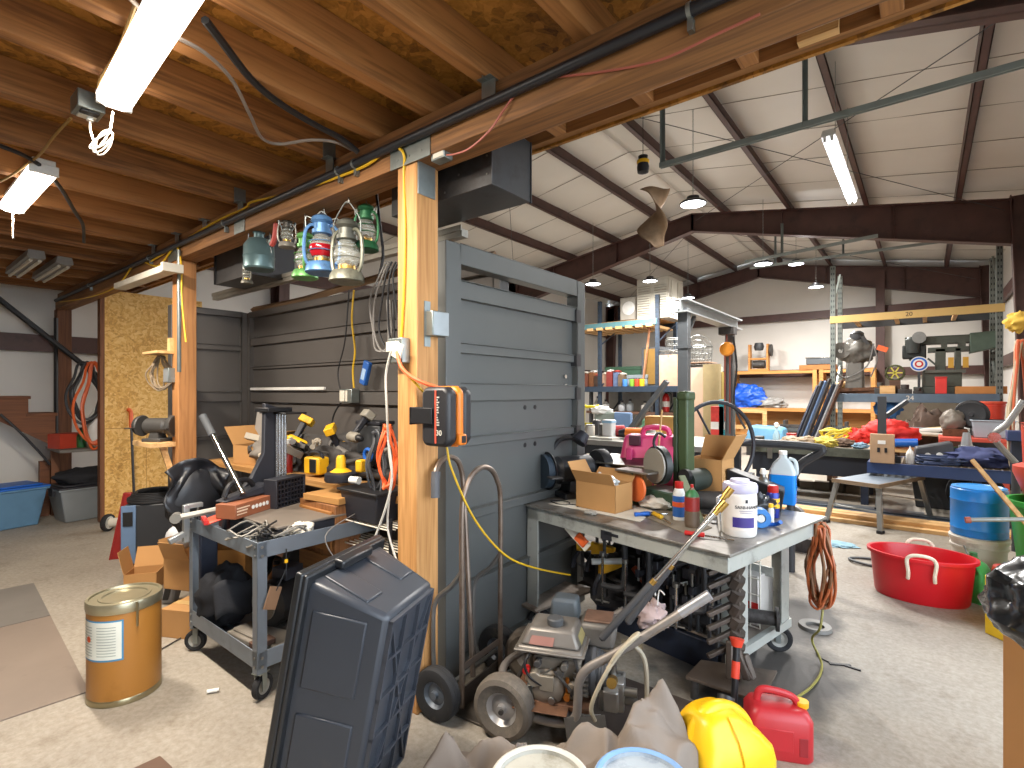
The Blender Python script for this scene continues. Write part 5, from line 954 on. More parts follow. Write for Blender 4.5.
obj('body', loft([ring_(w2-.01, d2-.01, 0), ring_(w2, d2, .015), ring_(w2, d2, .2), ring_(w2-.006, d2-.006, .235), ring_(w2-.035, d2-.02, .28, -.01), ring_(w2-.07, .07, .325, -.03, .04), ring_(w2-.09, .055, .345, -.035, .04)]), YC, t, ang=50)
obj('handle', B().tube([(-.12, 0, .25), (-.09, 0, .31), (-.04, 0, .342), (.03, 0, .33), (.09, 0, .285), (.13, 0, .21)], lambda k: .026, 12, 5), YC, t); obj('seam', B().tube([(-.02, -.06, .345), (-.015, -.095, .3), (-.01, -.118, .24), (-.005, -.1225, .15), (0, -.1225, .02)], .003, 6, 4), YC, t); obj('spout_cap', B().cyl((.06, .05, .27), (.09, .07, .32), .03), BLACK, t)
t = T('fuel_can', 'small red plastic petrol can with yellow cap behind the yellow can', 'fuel can', DL(2.04, 1.04), YAW-.25)
w2, d2 = .115, .075
obj('body', loft([ring_(w2-.006, d2-.006, 0, 0, .03), ring_(w2, d2, .012, 0, .03), ring_(w2, d2, .15, 0, .03), ring_(w2-.015, d2-.015, .18, 0, .03), ring_(w2-.03, d2-.03, .186, 0, .03)]), RC, t, ang=50)
obj('handle', B().tube([(-.075, 0, .178), (-.065, 0, .22), (-.03, 0, .23), (.05, 0, .215), (.075, 0, .18)], .014, 10, 5), RC, t); obj('cap', B().lathe([(.022, 0), (.024, .005), (.024, .022), (0, .024)], 14, TR(.088, .0, .18)), YELLOW, t); obj('raised_panel', B().box(-.08, -d2-.002, .04, .04, -d2+.004, .12), RC, t, bev=.002); obj('side_recess', B().box(.06, -d2-.002, .03, .09, -d2+.002, .1), pm('#8f1f26', .5), t, bev=.01)
def pail(name, label, loc, r, h, body, lid, ring, rz=0, handle=True, cat='pail'):
    t = T(name, label, cat, loc, rz)
    obj('body', B().lathe([(r*.86, 0), (r*.88, .01), (r*.97, h*.8), (r*1.03, h*.8), (r*1.03, h*.83), (r*.98, h*.84), (r*.98, h*.9), (r*1.03, h*.9), (r*1.03, h*.93), (r, h*.97)], 40), body, t)
    if lid: obj('lid', B().lathe([(r*1.04, h*.93), (r*1.07, h*.95), (r*1.07, h), (r*1.0, h*1.015), (r*.9, h*1.01), (r*.88, h*.985), (0, h*.985)], 40), lid, t); obj('lid_ring', B().lathe([(r*.9, h*1.012), (r*.98, h*1.025), (r*1.03, h*1.02), (r*.9, h*1.012)], 40), ring, t)
    if handle: obj('bail', B().tube([(r*1.03, 0, h*.86), (r*1.1, -.06, h*.6), (r*.7, -r*.95, h*.48), (0, -r*1.2, h*.44), (-r*.7, -r*.95, h*.48), (-r*1.1, -.06, h*.6), (-r*1.03, 0, h*.86)], .004, 6, 5), STEEL, t)
    return t
SPLAT = pm('#a5a297', .55, 0, .12, 16, .05, '#75705f', .4)
pail('paint_pail', 'white lidded plastic pail with paint drips at the bottom edge', DL(1.37, .075), .128, .375, OFFW, SPLAT, pm('#b3b1a8', .5), 0); pail('paint_pail', 'white lidded pail with a blue ring at the bottom edge', DL(1.37, .345), .122, .372, pm('#b9c3cb', .5), pm('#9aa3aa', .5, 0, .12, 16, 0, '#6f7a87', .35), pm('#6f93bd', .5), 1)
CANV = pm('#7c7167', .9, 0, .12, 7, .15, '#6f665f', .25)
def cloth(label, cx, cy, sx, sy, hmax, peaks, seed, rz=0, mat=CANV):
    def fn(u, v):
        x = (u-.5)*2; y = (v-.5)*2; e = max(0, 1-max(abs(x), abs(y))**3)
        z = 0
        for a, b_, hh, ww in peaks: z = max(z, hh*max(0, 1-sqrt((x-a)**2+(y-b_)**2)/ww))
        q = V((x*1.25+seed, y*1.25, seed)); rd = (1-abs(NZ.noise(q)))**2; rd2 = (1-abs(NZ.noise(q*2.3)))**2
        z = z*(.72+.28*rd)+.08*rd*e+.035*rd2*e
        return (x*sx+.03*NZ.noise(q*1.7), y*sy+.03*NZ.noise(q*1.9+V((9, 0, 0))), max(.004, z*min(1, e*2)))
    return tag(obj('drop_cloth', B().grid(fn, 60, 60), mat, loc=DL(cx, cy), rz=YAW+rz, solid=.006, ang=80), label, 'drop cloth')
cloth('rumpled canvas drop cloth heaped behind the blue ringed pail', 1.66, .37, .27, .22, .36, [(.35, .1, .34, 1.1), (-.3, .1, .25, 1.4), (.0, -.5, .27, 1.6), (.5, .35, .37, .6)], 3.1)
cloth('rumpled canvas drop cloth heaped left of the white pail', 1.62, -.1, .26, .2, .25, [(-.45, -.1, .25, .9), (.3, .1, .22, 1.5), (-.1, -.4, .24, 1.4)], 8.2)
# carton and black bag at the right edge
p = DL(1.5, 1.83); carton('tall cardboard box under the black bag at right edge', p, .46, .4, .62, YAW+.1, mat=pm('#a5784a', .85, 0, .08, 5))
R.seed(2)
def bagfn(u, v):
    t_, p_ = pi*v, 2*pi*u; d = V((sin(t_)*cos(p_), sin(t_)*sin(p_), -cos(t_))); k = 1+.18*NZ.noise(d*2.2)+.1*(1-abs(NZ.noise(d*5)))+.05*(1-abs(NZ.noise(d*11)))
    return (d.x*.2*k, d.y*.2*k, max(.0, .135+d.z*.14*k))
t = tag(obj('garbage_bag', B().grid(bagfn, 64, 36), pm('#131315', .22, 0, .1), loc=DL(1.5, 1.66, .624), rz=1), 'crumpled shiny black plastic bag on the tall cardboard box', 'plastic bag')
# ------------------------------------------------------------ steel workbench on casters
bx = (FW*-.77+RT*.639); brz = atan2(bx.y, bx.x); BO = DL(3.04, .088); BMX = MX.Translation(BO) @ euler(0, 0, brz); BZ = .75
def BN(x, y, z=BZ): return BMX @ V((x, y, z))
def bt_(px, py, z=BZ): return Z_(px, py, z+.001)
BLW, BWD = 1.225, .97
BENM = pm('#a6a8a2', .42, .2, .1, 6, .03, '#5a5852', .3); TOPM = pm('#8d8983', .4, .55, .15, 6, .03, '#55504a', .45)
t = T('steel_bench', 'pale grey steel workbench crowded with tools and bottles', 'workbench', BO, brz)
obj('top', B().box(-.02, -.02, BZ-.012, BLW+.02, BWD+.02, BZ), TOPM, t, bev=.002)
obj('apron', B().box(0, 0, BZ-.085, BLW, .006, BZ-.012).box(0, BWD-.006, BZ-.085, BLW, BWD, BZ-.012).box(0, 0, BZ-.085, .006, BWD, BZ-.012).box(BLW-.006, 0, BZ-.085, BLW, BWD, BZ-.012), BENM, t, bev=.001)
obj('chipped_paint', B().box(.56, -.0015, BZ-.085, .63, .0, BZ-.04).box(.58, -.0015, BZ-.06, .67, .0, BZ-.045), BLACKP, t)
for x, y, sx, sy in ((.0, .0, 1, 1), (1.06, .42, -1, 1), (1.08, .93, -1, -1), (.0, .93, 1, -1)):
    l = obj('leg', B().box(min(x, x+sx*.09), min(y, y+sy*.006), .17, max(x, x+sx*.09), max(y, y+sy*.006), BZ-.012).box(min(x, x+sx*.006), min(y, y+sy*.09), .17, max(x, x+sx*.006), max(y, y+sy*.09), BZ-.012), BENM, t)
    caster('caster', (x+sx*.045, y+sy*.045, 0), .07, t, .7)
obj('shelf', B().box(0, .42, .158, 1.08, .96, .17).box(-.14, -.04, .158, .12, .42, .17), pm('#8a7f74', .55, .2, .15, 6, .03, '#5b4c40', .4), t); obj('shelf_rail', B().bar((1.07, .3, .155), (1.07, .95, .155), .03, .045, (0, 0, 1)).bar((0, .95, .155), (1.07, .95, .155), .03, .045, (0, 0, 1)), BENM, t)
obj('back_rail', B().box(.05, .80, .42, 1.05, .81, .47), BENM, t)
# navy steel box on the floor under the bench and oily mat
t = T('navy_chest', 'dark navy steel chest on the floor below the bench clamps', 'chest', BN(.62, .62, 0), brz); obj('body', B().box(-.44, -.22, .0, .34, .2, .15), NAVY, t, bev=.004)
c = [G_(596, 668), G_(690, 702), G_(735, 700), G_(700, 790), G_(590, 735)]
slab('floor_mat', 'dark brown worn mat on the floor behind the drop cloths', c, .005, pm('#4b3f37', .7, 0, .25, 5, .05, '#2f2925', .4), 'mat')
# clamps
CLY = pm('#dba01d', .45, 0, .06)
def trigger_clamp(label, loc, rz, s=1, L=.34):
    t = T('trigger_clamp', label, 'clamp', loc, rz, 'yellow trigger clamps under the bench'); t.scale = (s,)*3
    obj('bar', B().box(-.008, -.003, -L, .008, .003, .03), IRON, t); obj('fixed_jaw', B().ext([(-.012, .03), (.1, .02), (.1, -.01), (.03, -.02), (-.012, -.03)], -.012, .012, 'y'), BLACKP, t, bev=.003); obj('pad', B().box(.075, -.014, -.03, .1, .014, -.008), CLY, t, bev=.003)
    h = obj('sliding_head', B().ext([(-.03, -.13), (.1, -.15), (.1, -.17), (.03, -.19), (-.03, -.2)], -.016, .016, 'y'), CLY, t, bev=.004); obj('trigger', B().tube([(-.02, 0, -.2), (-.05, 0, -.25), (-.06, 0, -.3)], .013, 8, 4), BLACKP, h)
    return t
for k, (x, y, z, rz, lb) in enumerate(((.14, .32, .66, .2, 'yellow and black trigger clamp hanging behind the left bench leg'), (.24, .34, .66, .3, 'second yellow trigger clamp right of the first bench leg'), (.20, .5, .54, -.4, 'low yellow trigger clamp hung behind its two neighbours'), (.33, .30, .58, 1.2, 'yellow trigger clamp hanging beside the first black frame clamp'))):
    trigger_clamp(lb, BN(x, y, z), brz+rz, 1.1)
t = T('clamp_rail', 'grey steel rail under the bench top holding the clamps', 'rail', BN(.1, .42, .6), brz); obj('bar', B().box(0, -.01, 0, .95, .01, .045), BENM, t); obj('bracket', B().box(.02, -.012, .0, .05, .012, .138).box(.88, -.012, 0, .91, .012, .138), BENM, t)
def c_clamp(label, loc, rz, h=.26, w=.13):
    t = T('frame_clamp', label, 'clamp', loc, rz, 'black frame clamps under the bench')
    obj('frame', B().tube([(0, 0, -h), (w*.4, 0, -h), (w*.9, 0, -h*.96), (w, 0, -h*.8), (w, 0, -.05), (w*.9, 0, -.012), (w*.5, 0, .0), (0, 0, -.03)], .017, 8, 4), pm('#39393b', .5, .3), t, )
    obj('screw', B().cyl((0, 0, -h-.1), (0, 0, -.14), .008), CHROME, t); obj('swivel_pad', B().cyl((0, 0, -.14), (0, 0, -.12), .016), STEEL, t); obj('tee_bar', B().cyl((-.04, 0, -h-.09), (.04, 0, -h-.09), .005), STEEL, t)
    return t
c_clamp('large black frame clamp left of the other under the bench', BN(.40, .2, .64), brz+.25, .3); c_clamp('large black frame clamp right of its twin under the bench', BN(.54, .22, .63), brz+.25, .3)
def bar_clamp(label, loc, rz, L):
    t = T('bar_clamp', label, 'clamp', loc, rz, 'black bar clamps hung in a row'); obj('bar', B().box(-.006, -.009, -L, .006, .009, .02), pm('#3a3c40', .4, .5), t); obj('head', B().box(-.016, -.05, -.03, .016, .05, .02), BLACKP, t, bev=.004); j = obj('sliding_jaw', B().box(-.014, -.06, -.15, .014, .02, -.11), BLACKP, t, bev=.004); obj('screw', B().cyl((0, -.045, -.17), (0, -.045, -.05), .006), STEEL, j); return t
for k in range(9):
    x = .60+k*.052; bar_clamp('black bar clamp in the hanging row, %s' % ('nearest the frame clamps', 'second from the frame clamps', 'third from the frame clamps', 'fourth from the frame clamps', 'in the middle of row', 'fourth from the finger stand', 'third from the finger stand', 'second from the finger stand', 'nearest the finger stand')[k], BN(x, .3+.02*(k % 2), .575-.03*(k % 3)), brz+.1*(k % 2), .34 if k > 5 else .3)
for k in range(7):
    x = .1+k*.13; bar_clamp('black bar clamp hung on the back rail, %s' % ('behind the left leg', 'second from the left leg', 'third from the left leg', 'middle one', 'third from the cord hank', 'second from the cord hank', 'nearest the cord hank')[k], BN(x, .74, .6), brz+1.2, .3)
c_clamp('small black frame clamp low behind the yellow trigger clamps', BN(.3, .6, .5), brz-.3, .2)
c_clamp('black frame clamp hanging behind the pinkish rag', BN(.86, .2, .6), brz+.4, .24)
R.seed(9)
t = T('scrap_heap', 'dark heap of fittings and odd tools on the bench lower shelf', 'tool heap', BN(.5, .55, .172), brz); obj('mass', B().blob((0, 0, .08), (.46, .25, .2), .45, 3.5, 4, 36, 12, floor=0), pm('#2f2e30', .7, .2, .4, 14, .4, '#17171a', .4), t)
for k in range(22):
    M = TR(R.uniform(-.38, .4), R.uniform(-.25, .2), .15+R.uniform(0, .14)) @ euler(R.uniform(-1, 1), R.uniform(-1, 1), R.uniform(0, 3)); s = R.uniform(.025, .06); m = R.choice([IRON, STEEL, BLACKP, pm('#8b8a86', .5), pm('#566b8f', .5), pm('#c8c8c2', .5), pm('#a5482a', .5)])
    obj('odd_tool', (B().cyl((-s*1.6, 0, 0), (s*1.6, 0, 0), s*.3, n=10, M=M) if k % 2 else B().box(-s, -s*.6, -s*.3, s, s*.6, s*.3, M)), m, t, bev=.002)
p = BN(.78, .12, .32); t = T('crumpled_rag', 'pinkish white crumpled rag bag hanging under the bar clamps', 'rag', p, brz); obj('cloth', B().blob((0, 0, 0), (.08, .06, .06), .5, 3, 2), pm('#bfa9a6', .85, 0, .2, 12, .2), t); obj('wire_hook', B().tube([(-.04, 0, .05), (-.03, 0, .12), (.0, 0, .16), (.02, 0, .1)], .004, 6, 4).tube([(.03, 0, .05), (.04, 0, .13), (.07, 0, .12)], .004, 6, 4), WHITE, t)
p = BN(.72, .05, .008); tag(obj('card_scrap', B().box(-.05, -.04, 0, .05, .04, .003), pm('#8a7d63', .8), loc=Z_(632, 645, .153)+V((0, 0, .002)), rz=.5), 'small tan card scrap lying on the navy chest', 'card')
# finger stand with plate
pl = [Z_(x, y, .1) for x, y in ((685.5, 676), (762, 701.6), (777, 670.6), (701, 659.5))]; pc = sum(pl, V((0,0,0)))/4; pc.z = 0
t = T('finger_stand', 'rusty steel post stand with angled fingers on a square plate', 'stand', pc, 0)
obj('plate', B().hexa([p-pc-V((0, 0, .014)) for p in pl], [p-pc for p in pl]), pm('#6b5f55', .5, .5, .2, 9, .05, '#43352c', .4), t, bev=.002)
for p in pl: q = (p-pc)*.8; obj('foot', B().cyl((q.x, q.y, 0), (q.x, q.y, .088), .018), IRON, t)
cp = D_(736, 655, 2.36)-pc; cp.z = 0; FM = pm('#595049', .5, .5, .2, 14, .1, '#3a3029', .4); obj('post', B().box(cp.x-.022, cp.y-.022, .1, cp.x+.022, cp.y+.022, .66), FM, t, bev=.003)
for k in range(7):
    z = .22+k*.062; a = V((cp.x, cp.y, z+.04)); obj('finger', B().bar(a, a-RT*.14-V((0, 0, .045))-FW*.03, .022, .02), FM, t, bev=.003); 
for k in range(8): z = .16+k*.06; obj('collar', B().cyl((cp.x-.01, cp.y, z), (cp.x+.012, cp.y-.01, z+.045), .036, n=7), FM, t)
for k in range(5): a = V((cp.x, cp.y, .25)); R.seed(k+60); obj('wedge', B().bar(a+RT*R.uniform(-.07, .03)-FW*.03+V((0, 0, R.uniform(-.05, .1))), a+RT*R.uniform(-.09, .05)-FW*.06+V((0, 0, -.12)), .035, .03), FM, t, bev=.006)
a, b_ = D_(733, 704, 2.15), D_(737, 640, 2.22); t = T('bottle_jack_handle', 'black rod with orange red grips standing before the finger stand', 'rod', V((a.x, a.y, .02))); q = b_-t.location; obj('rod', B().cyl((0, 0, 0), q, .014), BLACK, t); obj('grip', B().cyl(q*.55, q*.75, .0165).cyl(q*.92, q*1.02, .02, .03), pm('#d4412a', .5), t); obj('base', B().box(-.05, -.05, -.02, .05, .05, .02), BLACK, t, bev=.004)
t = hank('extension_cord', 'orange and brown extension cord hank hung on the bench right end', BN(1.245, .9, .73), .065, .22, 7, [pm('#a8562a', .5), pm('#7d5636', .6)], rz=brz, r=.0075)
cable('olive_cable', [BN(1.25, .92, .3), BN(1.25, .88, .2), Z_(812, 640, .1), G_(822, 668)+V((0, 0, .01)), G_(810, 690)+V((0, 0, .01)), G_(775, 712)+V((0, 0, .01)), G_(735, 735)+V((0, 0, .01))], .006, pm('#8c8440', .5), 'cord trailing from the hank across the stained floor')
p = G_(815, 628); tag(obj('floor_ring', B().lathe([(.05, 0), (.09, 0), (.085, .02), (.05, .015)], 24), pm('#6d6a64', .5), loc=p), 'small grey ring base on floor behind the bench caster', 'ring')
for x, lb, m in ((.85, 'white and red wire shelf crate under the bench right end', RED),):
    t = T('wire_crate', lb, 'crate', BN(x+.05, .8, .172), brz); b = B()
    for k in range(6): b.cyl((-.12+k*.05, -.1, 0), (-.12+k*.05, -.1, .35), .004, n=5)
    for k in range(5): b.cyl((-.12, -.1, k*.085), (.13, -.1, k*.085), .004, n=5)
    obj('front_wires', b, OFFW, t); obj('box', B().box(-.1, -.08, 0, .11, .1, .26), pm('#b9b4ad', .6), t, bev=.004); obj('red_band', B().box(-.102, -.084, .06, .112, -.08, .12), m, t)
t = T('spool', 'dark roller spool lying on shelf beside the right bench leg', 'spool', BN(.98, .66, .24), brz+.5); obj('barrel', B().cyl((-.14, 0, 0), (.14, 0, 0), .035), IRON, t); obj('flange', B().cyl((-.15, 0, 0), (-.135, 0, 0), .06, n=18).cyl((.135, 0, 0), (.15, 0, 0), .06, n=18), IRON, t)
# ------------------------------------------------------------ on the bench
def bpos(px, py): p = bt_(px, py); return p
gr = grinder('black bench grinder at the left back corner of bench', bpos(573, 496), brz+1.3, 1.2, pm('#2b2c2f', .45, .2), pm('#24323f', .6))
obj('lamp_arm', B().tube([(-.05, .06, .12), (-.08, .08, .22), (-.04, .06, .29), (.02, .02, .3)], .012, 8, 4), BLACK, gr); obj('lamp_head', B().lathe([(0, .06), (.03, .055), (.045, 0), (.04, -.005), (0, -.003)], 16, TR(.04, .01, .28) @ euler(0, .7, 0)), BLACKP, gr)
carton('printed cardboard box full of parts at bench front left', bpos(604, 508), .26, .17, .15, brz+.1, 'lfb', fl=.45, fa=1.0)
p = bpos(604, 508)
t = T('parts_bag', 'bag of silver parts sticking out of the open bench carton', 'parts bag', p+V((0, 0, .012)), brz+.1); obj('bag', B().blob((-.01, 0, .12), (.1, .06, .055), .3, 3, 6), pm('#b9bbb8', .3, .3, .25, 30, .3), t)
carton('brown cardboard box under the steel pan on bench', bpos(632, 498), .2, .2, .16, brz+.3, mat=CARD2)
PANM = pm('#8f8b83', .3, .9, .1); t = T('steel_pan', 'stainless steel pan tilted on the box beside pink case', 'pan', bpos(630, 496)+V((0, 0, .175)), brz+.2, rot=(radians(8), 0, brz+.2)); obj('pan', B().hexa([(-.15,-.08,0),(.15,-.08,0),(.15,.08,0),(-.15,.08,0)], [(-.17,-.1,.05),(.17,-.1,.05),(.17,.1,.05),(-.17,.1,.05)]), PANM, t, bev=.01); obj('rim', B().box(-.19, -.12, .045, .19, -.095, .052).box(-.19, .095, .045, .19, .12, .052).box(-.19, -.1, .045, -.165, .1, .052).box(.165, -.1, .045, .19, .1, .052), PANM, t, bev=.002); obj('inside', B().box(-.165, -.097, .0505, .165, .097, .0515), pm('#4d4a46', .35, .8), t)
p = BN(.3, .82); t = T('pink_case', 'pink plastic tool case lying at the back of bench', 'tool case', p, brz+.5); t.scale = (1.2, 1.2, 1.25); obj('shell', B().hexa([(-.2,-.14,0),(.2,-.14,0),(.2,.14,0),(-.2,.14,0)], [(-.15,-.05,.3),(.17,-.05,.3),(.17,.1,.3),(-.15,.1,.3)]), pm('#e0457f', .4, 0, .08), t, bev=.02); [obj('latch', B().box(x_, -.085, .25, x_+.06, -.06, .3), pm('#4a2030', .5), t, bev=.004) for x_ in (-.12, .1)]; obj('handle', B().tube([(-.06, 0, .3), (-.04, 0, .335), (.06, 0, .335), (.08, 0, .3)], .014, 8, 4), pm('#d13a73', .4), t); obj('ribs', B().box(-.13, -.12, .06, -.1, -.09, .24).box(.0, -.12, .06, .03, -.09, .24), pm('#c93b70', .45), t, bev=.004)
# belt and disc sander
p = BN(.56, .56); SG = pm('#3f4f31', .45, .1, .1, 7, .03, '#2c3826', .25); t = T('belt_sander', 'green belt and disc sander with tall upright arm', 'sander', p, brz)
obj('base', B().ext([(-.2, 0), (.2, 0), (.17, .05), (.1, .1), (-.1, .1), (-.17, .05)], -.1, .1, 'y'), pm('#2f4a38', .45), t, bev=.008)
obj('upright_arm', B().box(.095, -.03, .12, .155, .05, .64), SG, t, bev=.01); obj('belt_frame', B().box(.07, -.035, .1, .095, .045, .62), pm('#37442f', .5), t, bev=.004); obj('top_roller_cover', B().box(.088, -.035, .6, .16, .055, .655), SG, t, bev=.015); obj('motor', B().lathe([(0, -.1), (.06, -.095), (.065, .09), (0, .1)], 22, TR(.14, .06, .16) @ euler(pi/2, 0, 0)), pm('#26302a', .5), t)
obj('sanding_disc', B().lathe([(0, 0), (.095, 0), (.098, .012), (0, .012)], 32, TR(-.0, -.1, .24) @ euler(pi/2, 0, -.35)), pm('#9d978b', .6, .2, .06), t); obj('disc_guard', B().lathe([(.0, -.03), (.108, -.03), (.108, .008), (.098, .008), (.098, -.005), (0, -.005)], 32, TR(-.0, -.085, .24) @ euler(pi/2, 0, -.35)), pm('#2b2d2b', .5), t)
obj('work_table', B().box(-.19, -.22, .2, .04, -.1, .212), pm('#7d7871', .4, .7), t, bev=.003); obj('orange_disc', B().lathe([(0, 0), (.075, 0), (.075, .015), (0, .015)], 26, TR(-.08, -.16, .11) @ euler(pi/2, 0, -.2)), pm('#e2703a', .5), t); obj('table_bracket', B().bar((-.08, -.1, .05), (-.1, -.18, .2), .03, .02), SG, t)
obj('lever', B().tube([(.04, -.06, .4), (.01, -.09, .42), (-.01, -.1, .36), (.02, -.08, .3)], .008, 8, 4), BLACK, t); obj('switch_knob', B().cyl((.16, -.07, .2), (.16, -.04, .2), .035), BLACK, t); obj('drive_belt', B().bar((.16, -.09, .2), (.34, -.2, -.0), .035, .012), pm('#6d7258', .7), t)
t = T('wood_stick', 'thin pale stick leaning against the green sander', 'stick', BN(.45, .6)); q = D_(662, 410, 3.3)-t.location; obj('stick', B().cyl((0, 0, 0), q, .006), PINEZ, t)
carton('open cardboard carton with tall flaps behind the tub', BN(.70, .80), .2, .17, .27, brz+.1, 'rb', fl=.8, fa=1.35)
# hand wheel, black tray
c = D_(716, 446, 3.55); t = T('hand_hoop', 'large thin black hoop wheel with spokes standing behind the carton', 'wheel', V((c.x, c.y, c.z)), YAW+.25); r_ = .3
obj('rim', B().tube([(r_*cos(a), 0, r_*sin(a)) for a in [i*pi/24 for i in range(48)]], .014, 8, closed=True), BLACKP, t); obj('spoke', B().cyl((0, 0, 0), (r_*cos(.1), 0, r_*sin(.1)), .008), BLACKP, t); obj('spoke', B().cyl((0, 0, 0), (r_*cos(2.1), 0, r_*sin(2.1)), .008), BLACKP, t); obj('spoke', B().cyl((0, 0, 0), (r_*cos(4.2), 0, r_*sin(4.2)), .008), BLACKP, t); obj('hub', B().cyl((0, -.04, 0), (0, .04, 0), .03), BLACKP, t)
p = BN(.92, .9); t = T('black_tray', 'black plastic tray standing slanted below the hoop wheel', 'tray', p, brz+.4, ); obj('tray', B().hexa([(-.15,-.06,.06),(.12,-.06,.0),(.12,.06,.0),(-.15,.06,.06)], [(-.15,-.08,.22),(.14,-.08,.12),(.14,.08,.12),(-.15,.08,.22)]), BLACK, t, bev=.006); obj('leg', B().box(-.14, -.05, 0, -.1, .05, .08), BLACK, t)
t = tag(obj('black_bag', B().blob((0, 0, .06), (.1, .08, .07), .4, 4, 7, 24, 14, floor=0), pm('#2b2d30', .3, 0, .2, 12, .3), loc=BN(1.02, .66), rz=1), 'small crumpled black plastic bag behind the bench tub', 'plastic bag')
# bottles and tub
def bottle(name, label, loc, prof, mat, cap=None, capp=None, lab=None, labz=None, cat='bottle', txt=None, band=None, n=24, group=None, rz=0):
    t = T(name, label, cat, loc, rz, group); obj('body', B().lathe(prof, n), mat, t)
    if cap: obj('cap', B().lathe(capp, n), cap, t)
    if lab: r0 = labz[2]; obj('label', B().lathe([(r0, labz[0]), (r0+.001, labz[0]+.001), (r0+.001, labz[1]-.001), (r0, labz[1])], n), lab, t)
    if band: obj('label_band', B().lathe([(band[2], band[0]), (band[2]+.001, band[0]+.001), (band[2]+.001, band[1]-.001), (band[2], band[1])], n), band[3], t)
    return t
p = bpos(679, 520); bottle('spray_bottle', 'white bottle with red cap and blue label on bench', p, [(.026, 0), (.03, .004), (.03, .135), (.022, .16), (.016, .165)], WHITE, RED, [(.019, .16), (.021, .163), (.021, .195), (.0, .197)], pm('#2b5fa8', .4), (.02, .125, .0305), band=(.07, .095, .0316, pm('#d95a2a', .5)))
p = bpos(692, 527); bottle('aerosol_can', 'brown and red aerosol can with green shoulder on bench', p, [(.031, 0), (.033, .004), (.033, .15), (.026, .165), (.012, .18), (.01, .19)], pm('#6b5a48', .4, .4), None, None, pm('#8a2420', .4), (.08, .145, .0336), band=(.012, .075, .0337, pm('#5d4c3c', .5)))
obj('shoulder', B().lathe([(.0335, .15), (.0265, .166), (.013, .18)], 24), GREEN, bpy.data.objects['aerosol_can']); obj('nozzle', B().cyl((0, 0, .19), (0, 0, .205), .007), RED, bpy.data.objects['aerosol_can'])
p = bpos(740, 534); t = bottle('wipes_tub', 'white hand wipes tub with a lavender lid on bench corner', p, [(.066, 0), (.07, .006), (.07, .19), (.067, .2)], pm('#ded8d0', .45), pm('#b3aec6', .4), [(.073, .195), (.075, .2), (.075, .225), (.07, .235), (.045, .24), (.04, .252), (0, .254)], pm('#d9d0c6', .45), (.03, .185, .0705), cat='tub', rz=YAW-.25)
a0 = -pi/2-.75
obj('label_panel', arcpatch(a0+.15, a0+1.5, .045, .09, .0725), pm('#3b2f78', .45), t); obj('label_shield', arcpatch(a0+.9, a0+1.05, .155, .17, .0725, 4), BLACK, t)
def wrap_words(txt, size, r, z, amid, mat, parent):
    o = words('lettering', txt, size, mat, parent, (0, 0, 0), (0, 0, 0)); me = o.data
    for v in me.vertices:
        x, y, zz = v.co; a = amid+x/r; v.co = ((r+zz)*cos(a), (r+zz)*sin(a), z+y)
    return o
wrap_words('SANI-HANDS', .02, .0728, .135, -pi/2+.35, BLACK, t); obj('fine_print', B().add(arcpatch(a0+.55, a0+1.5, .118, .121, .0727).v, arcpatch(a0+.55, a0+1.5, .118, .121, .0727).f).add(arcpatch(a0+.6, a0+1.4, .11, .113, .0727).v, arcpatch(a0+.6, a0+1.4, .11, .113, .0727).f), pm('#8d8494', .5), t)
p = bpos(763, 508); bottle('steel_bottle', 'grey metal spray bottle between the tub and blue jug', p, [(.033, 0), (.036, .004), (.036, .14), (.03, .16), (.015, .175), (.014, .19)], STEEL, WHITE, [(.016, .19), (.018, .2), (.012, .22), (0, .222)])
p = bpos(783, 503); t = T('fluid_jug', 'clear jug half full of bright blue washer fluid', 'jug', p, brz+.3)
obj('fluid', loft([ring_(.065, .05, .0, 0, .02), ring_(.07, .055, .01, 0, .02), ring_(.07, .055, .17, 0, .02)]), pm('#1d7fd6', .2, 0, .05), t); obj('body', loft([ring_(.07, .055, .171, 0, .02), ring_(.07, .055, .19, 0, .02), ring_(.05, .04, .235, 0, .02), ring_(.022, .022, .265, .0, .015), ring_(.02, .02, .285, 0, .015)]), pm('#c9d3d6', .2, 0, .05, alpha=.75), t); obj('cap', B().cyl((0, 0, .285), (0, 0, .305), .022), WHITE, t); obj('handle', B().tube([(.03, 0, .262), (.062, 0, .25), (.072, 0, .2), (.068, 0, .17)], .01, 8, 4), pm('#c9d3d6', .2, 0, .05, alpha=.75), t); obj('label', B().box(-.0706, -.035, .05, -.0702, .035, .14), WHITE, t)
p = bpos(773, 517); t = bottle('lubricant_can', 'blue lubricant spray can with yellow label and red cap', p, [(.028, 0), (.03, .003), (.03, .12), (.024, .132)], pm('#1f2f86', .35, .3), RED, [(.024, .125), (.026, .13), (.026, .16), (.02, .165), (0, .166)], YELLOW, (.05, .1, .0304), cat='spray can', rz=YAW); wrap_words('WD-40', .02, .0316, .075, -pi/2, pm('#1f2f86', .4), t)
p = bpos(771, 524); bottle('small_spray', 'small white and yellow spray vial before the lubricant can', p, [(.013, 0), (.014, .003), (.014, .07), (.009, .08)], WHITE, YELLOW, [(.009, .08), (.011, .082), (.011, .1), (0, .101)])
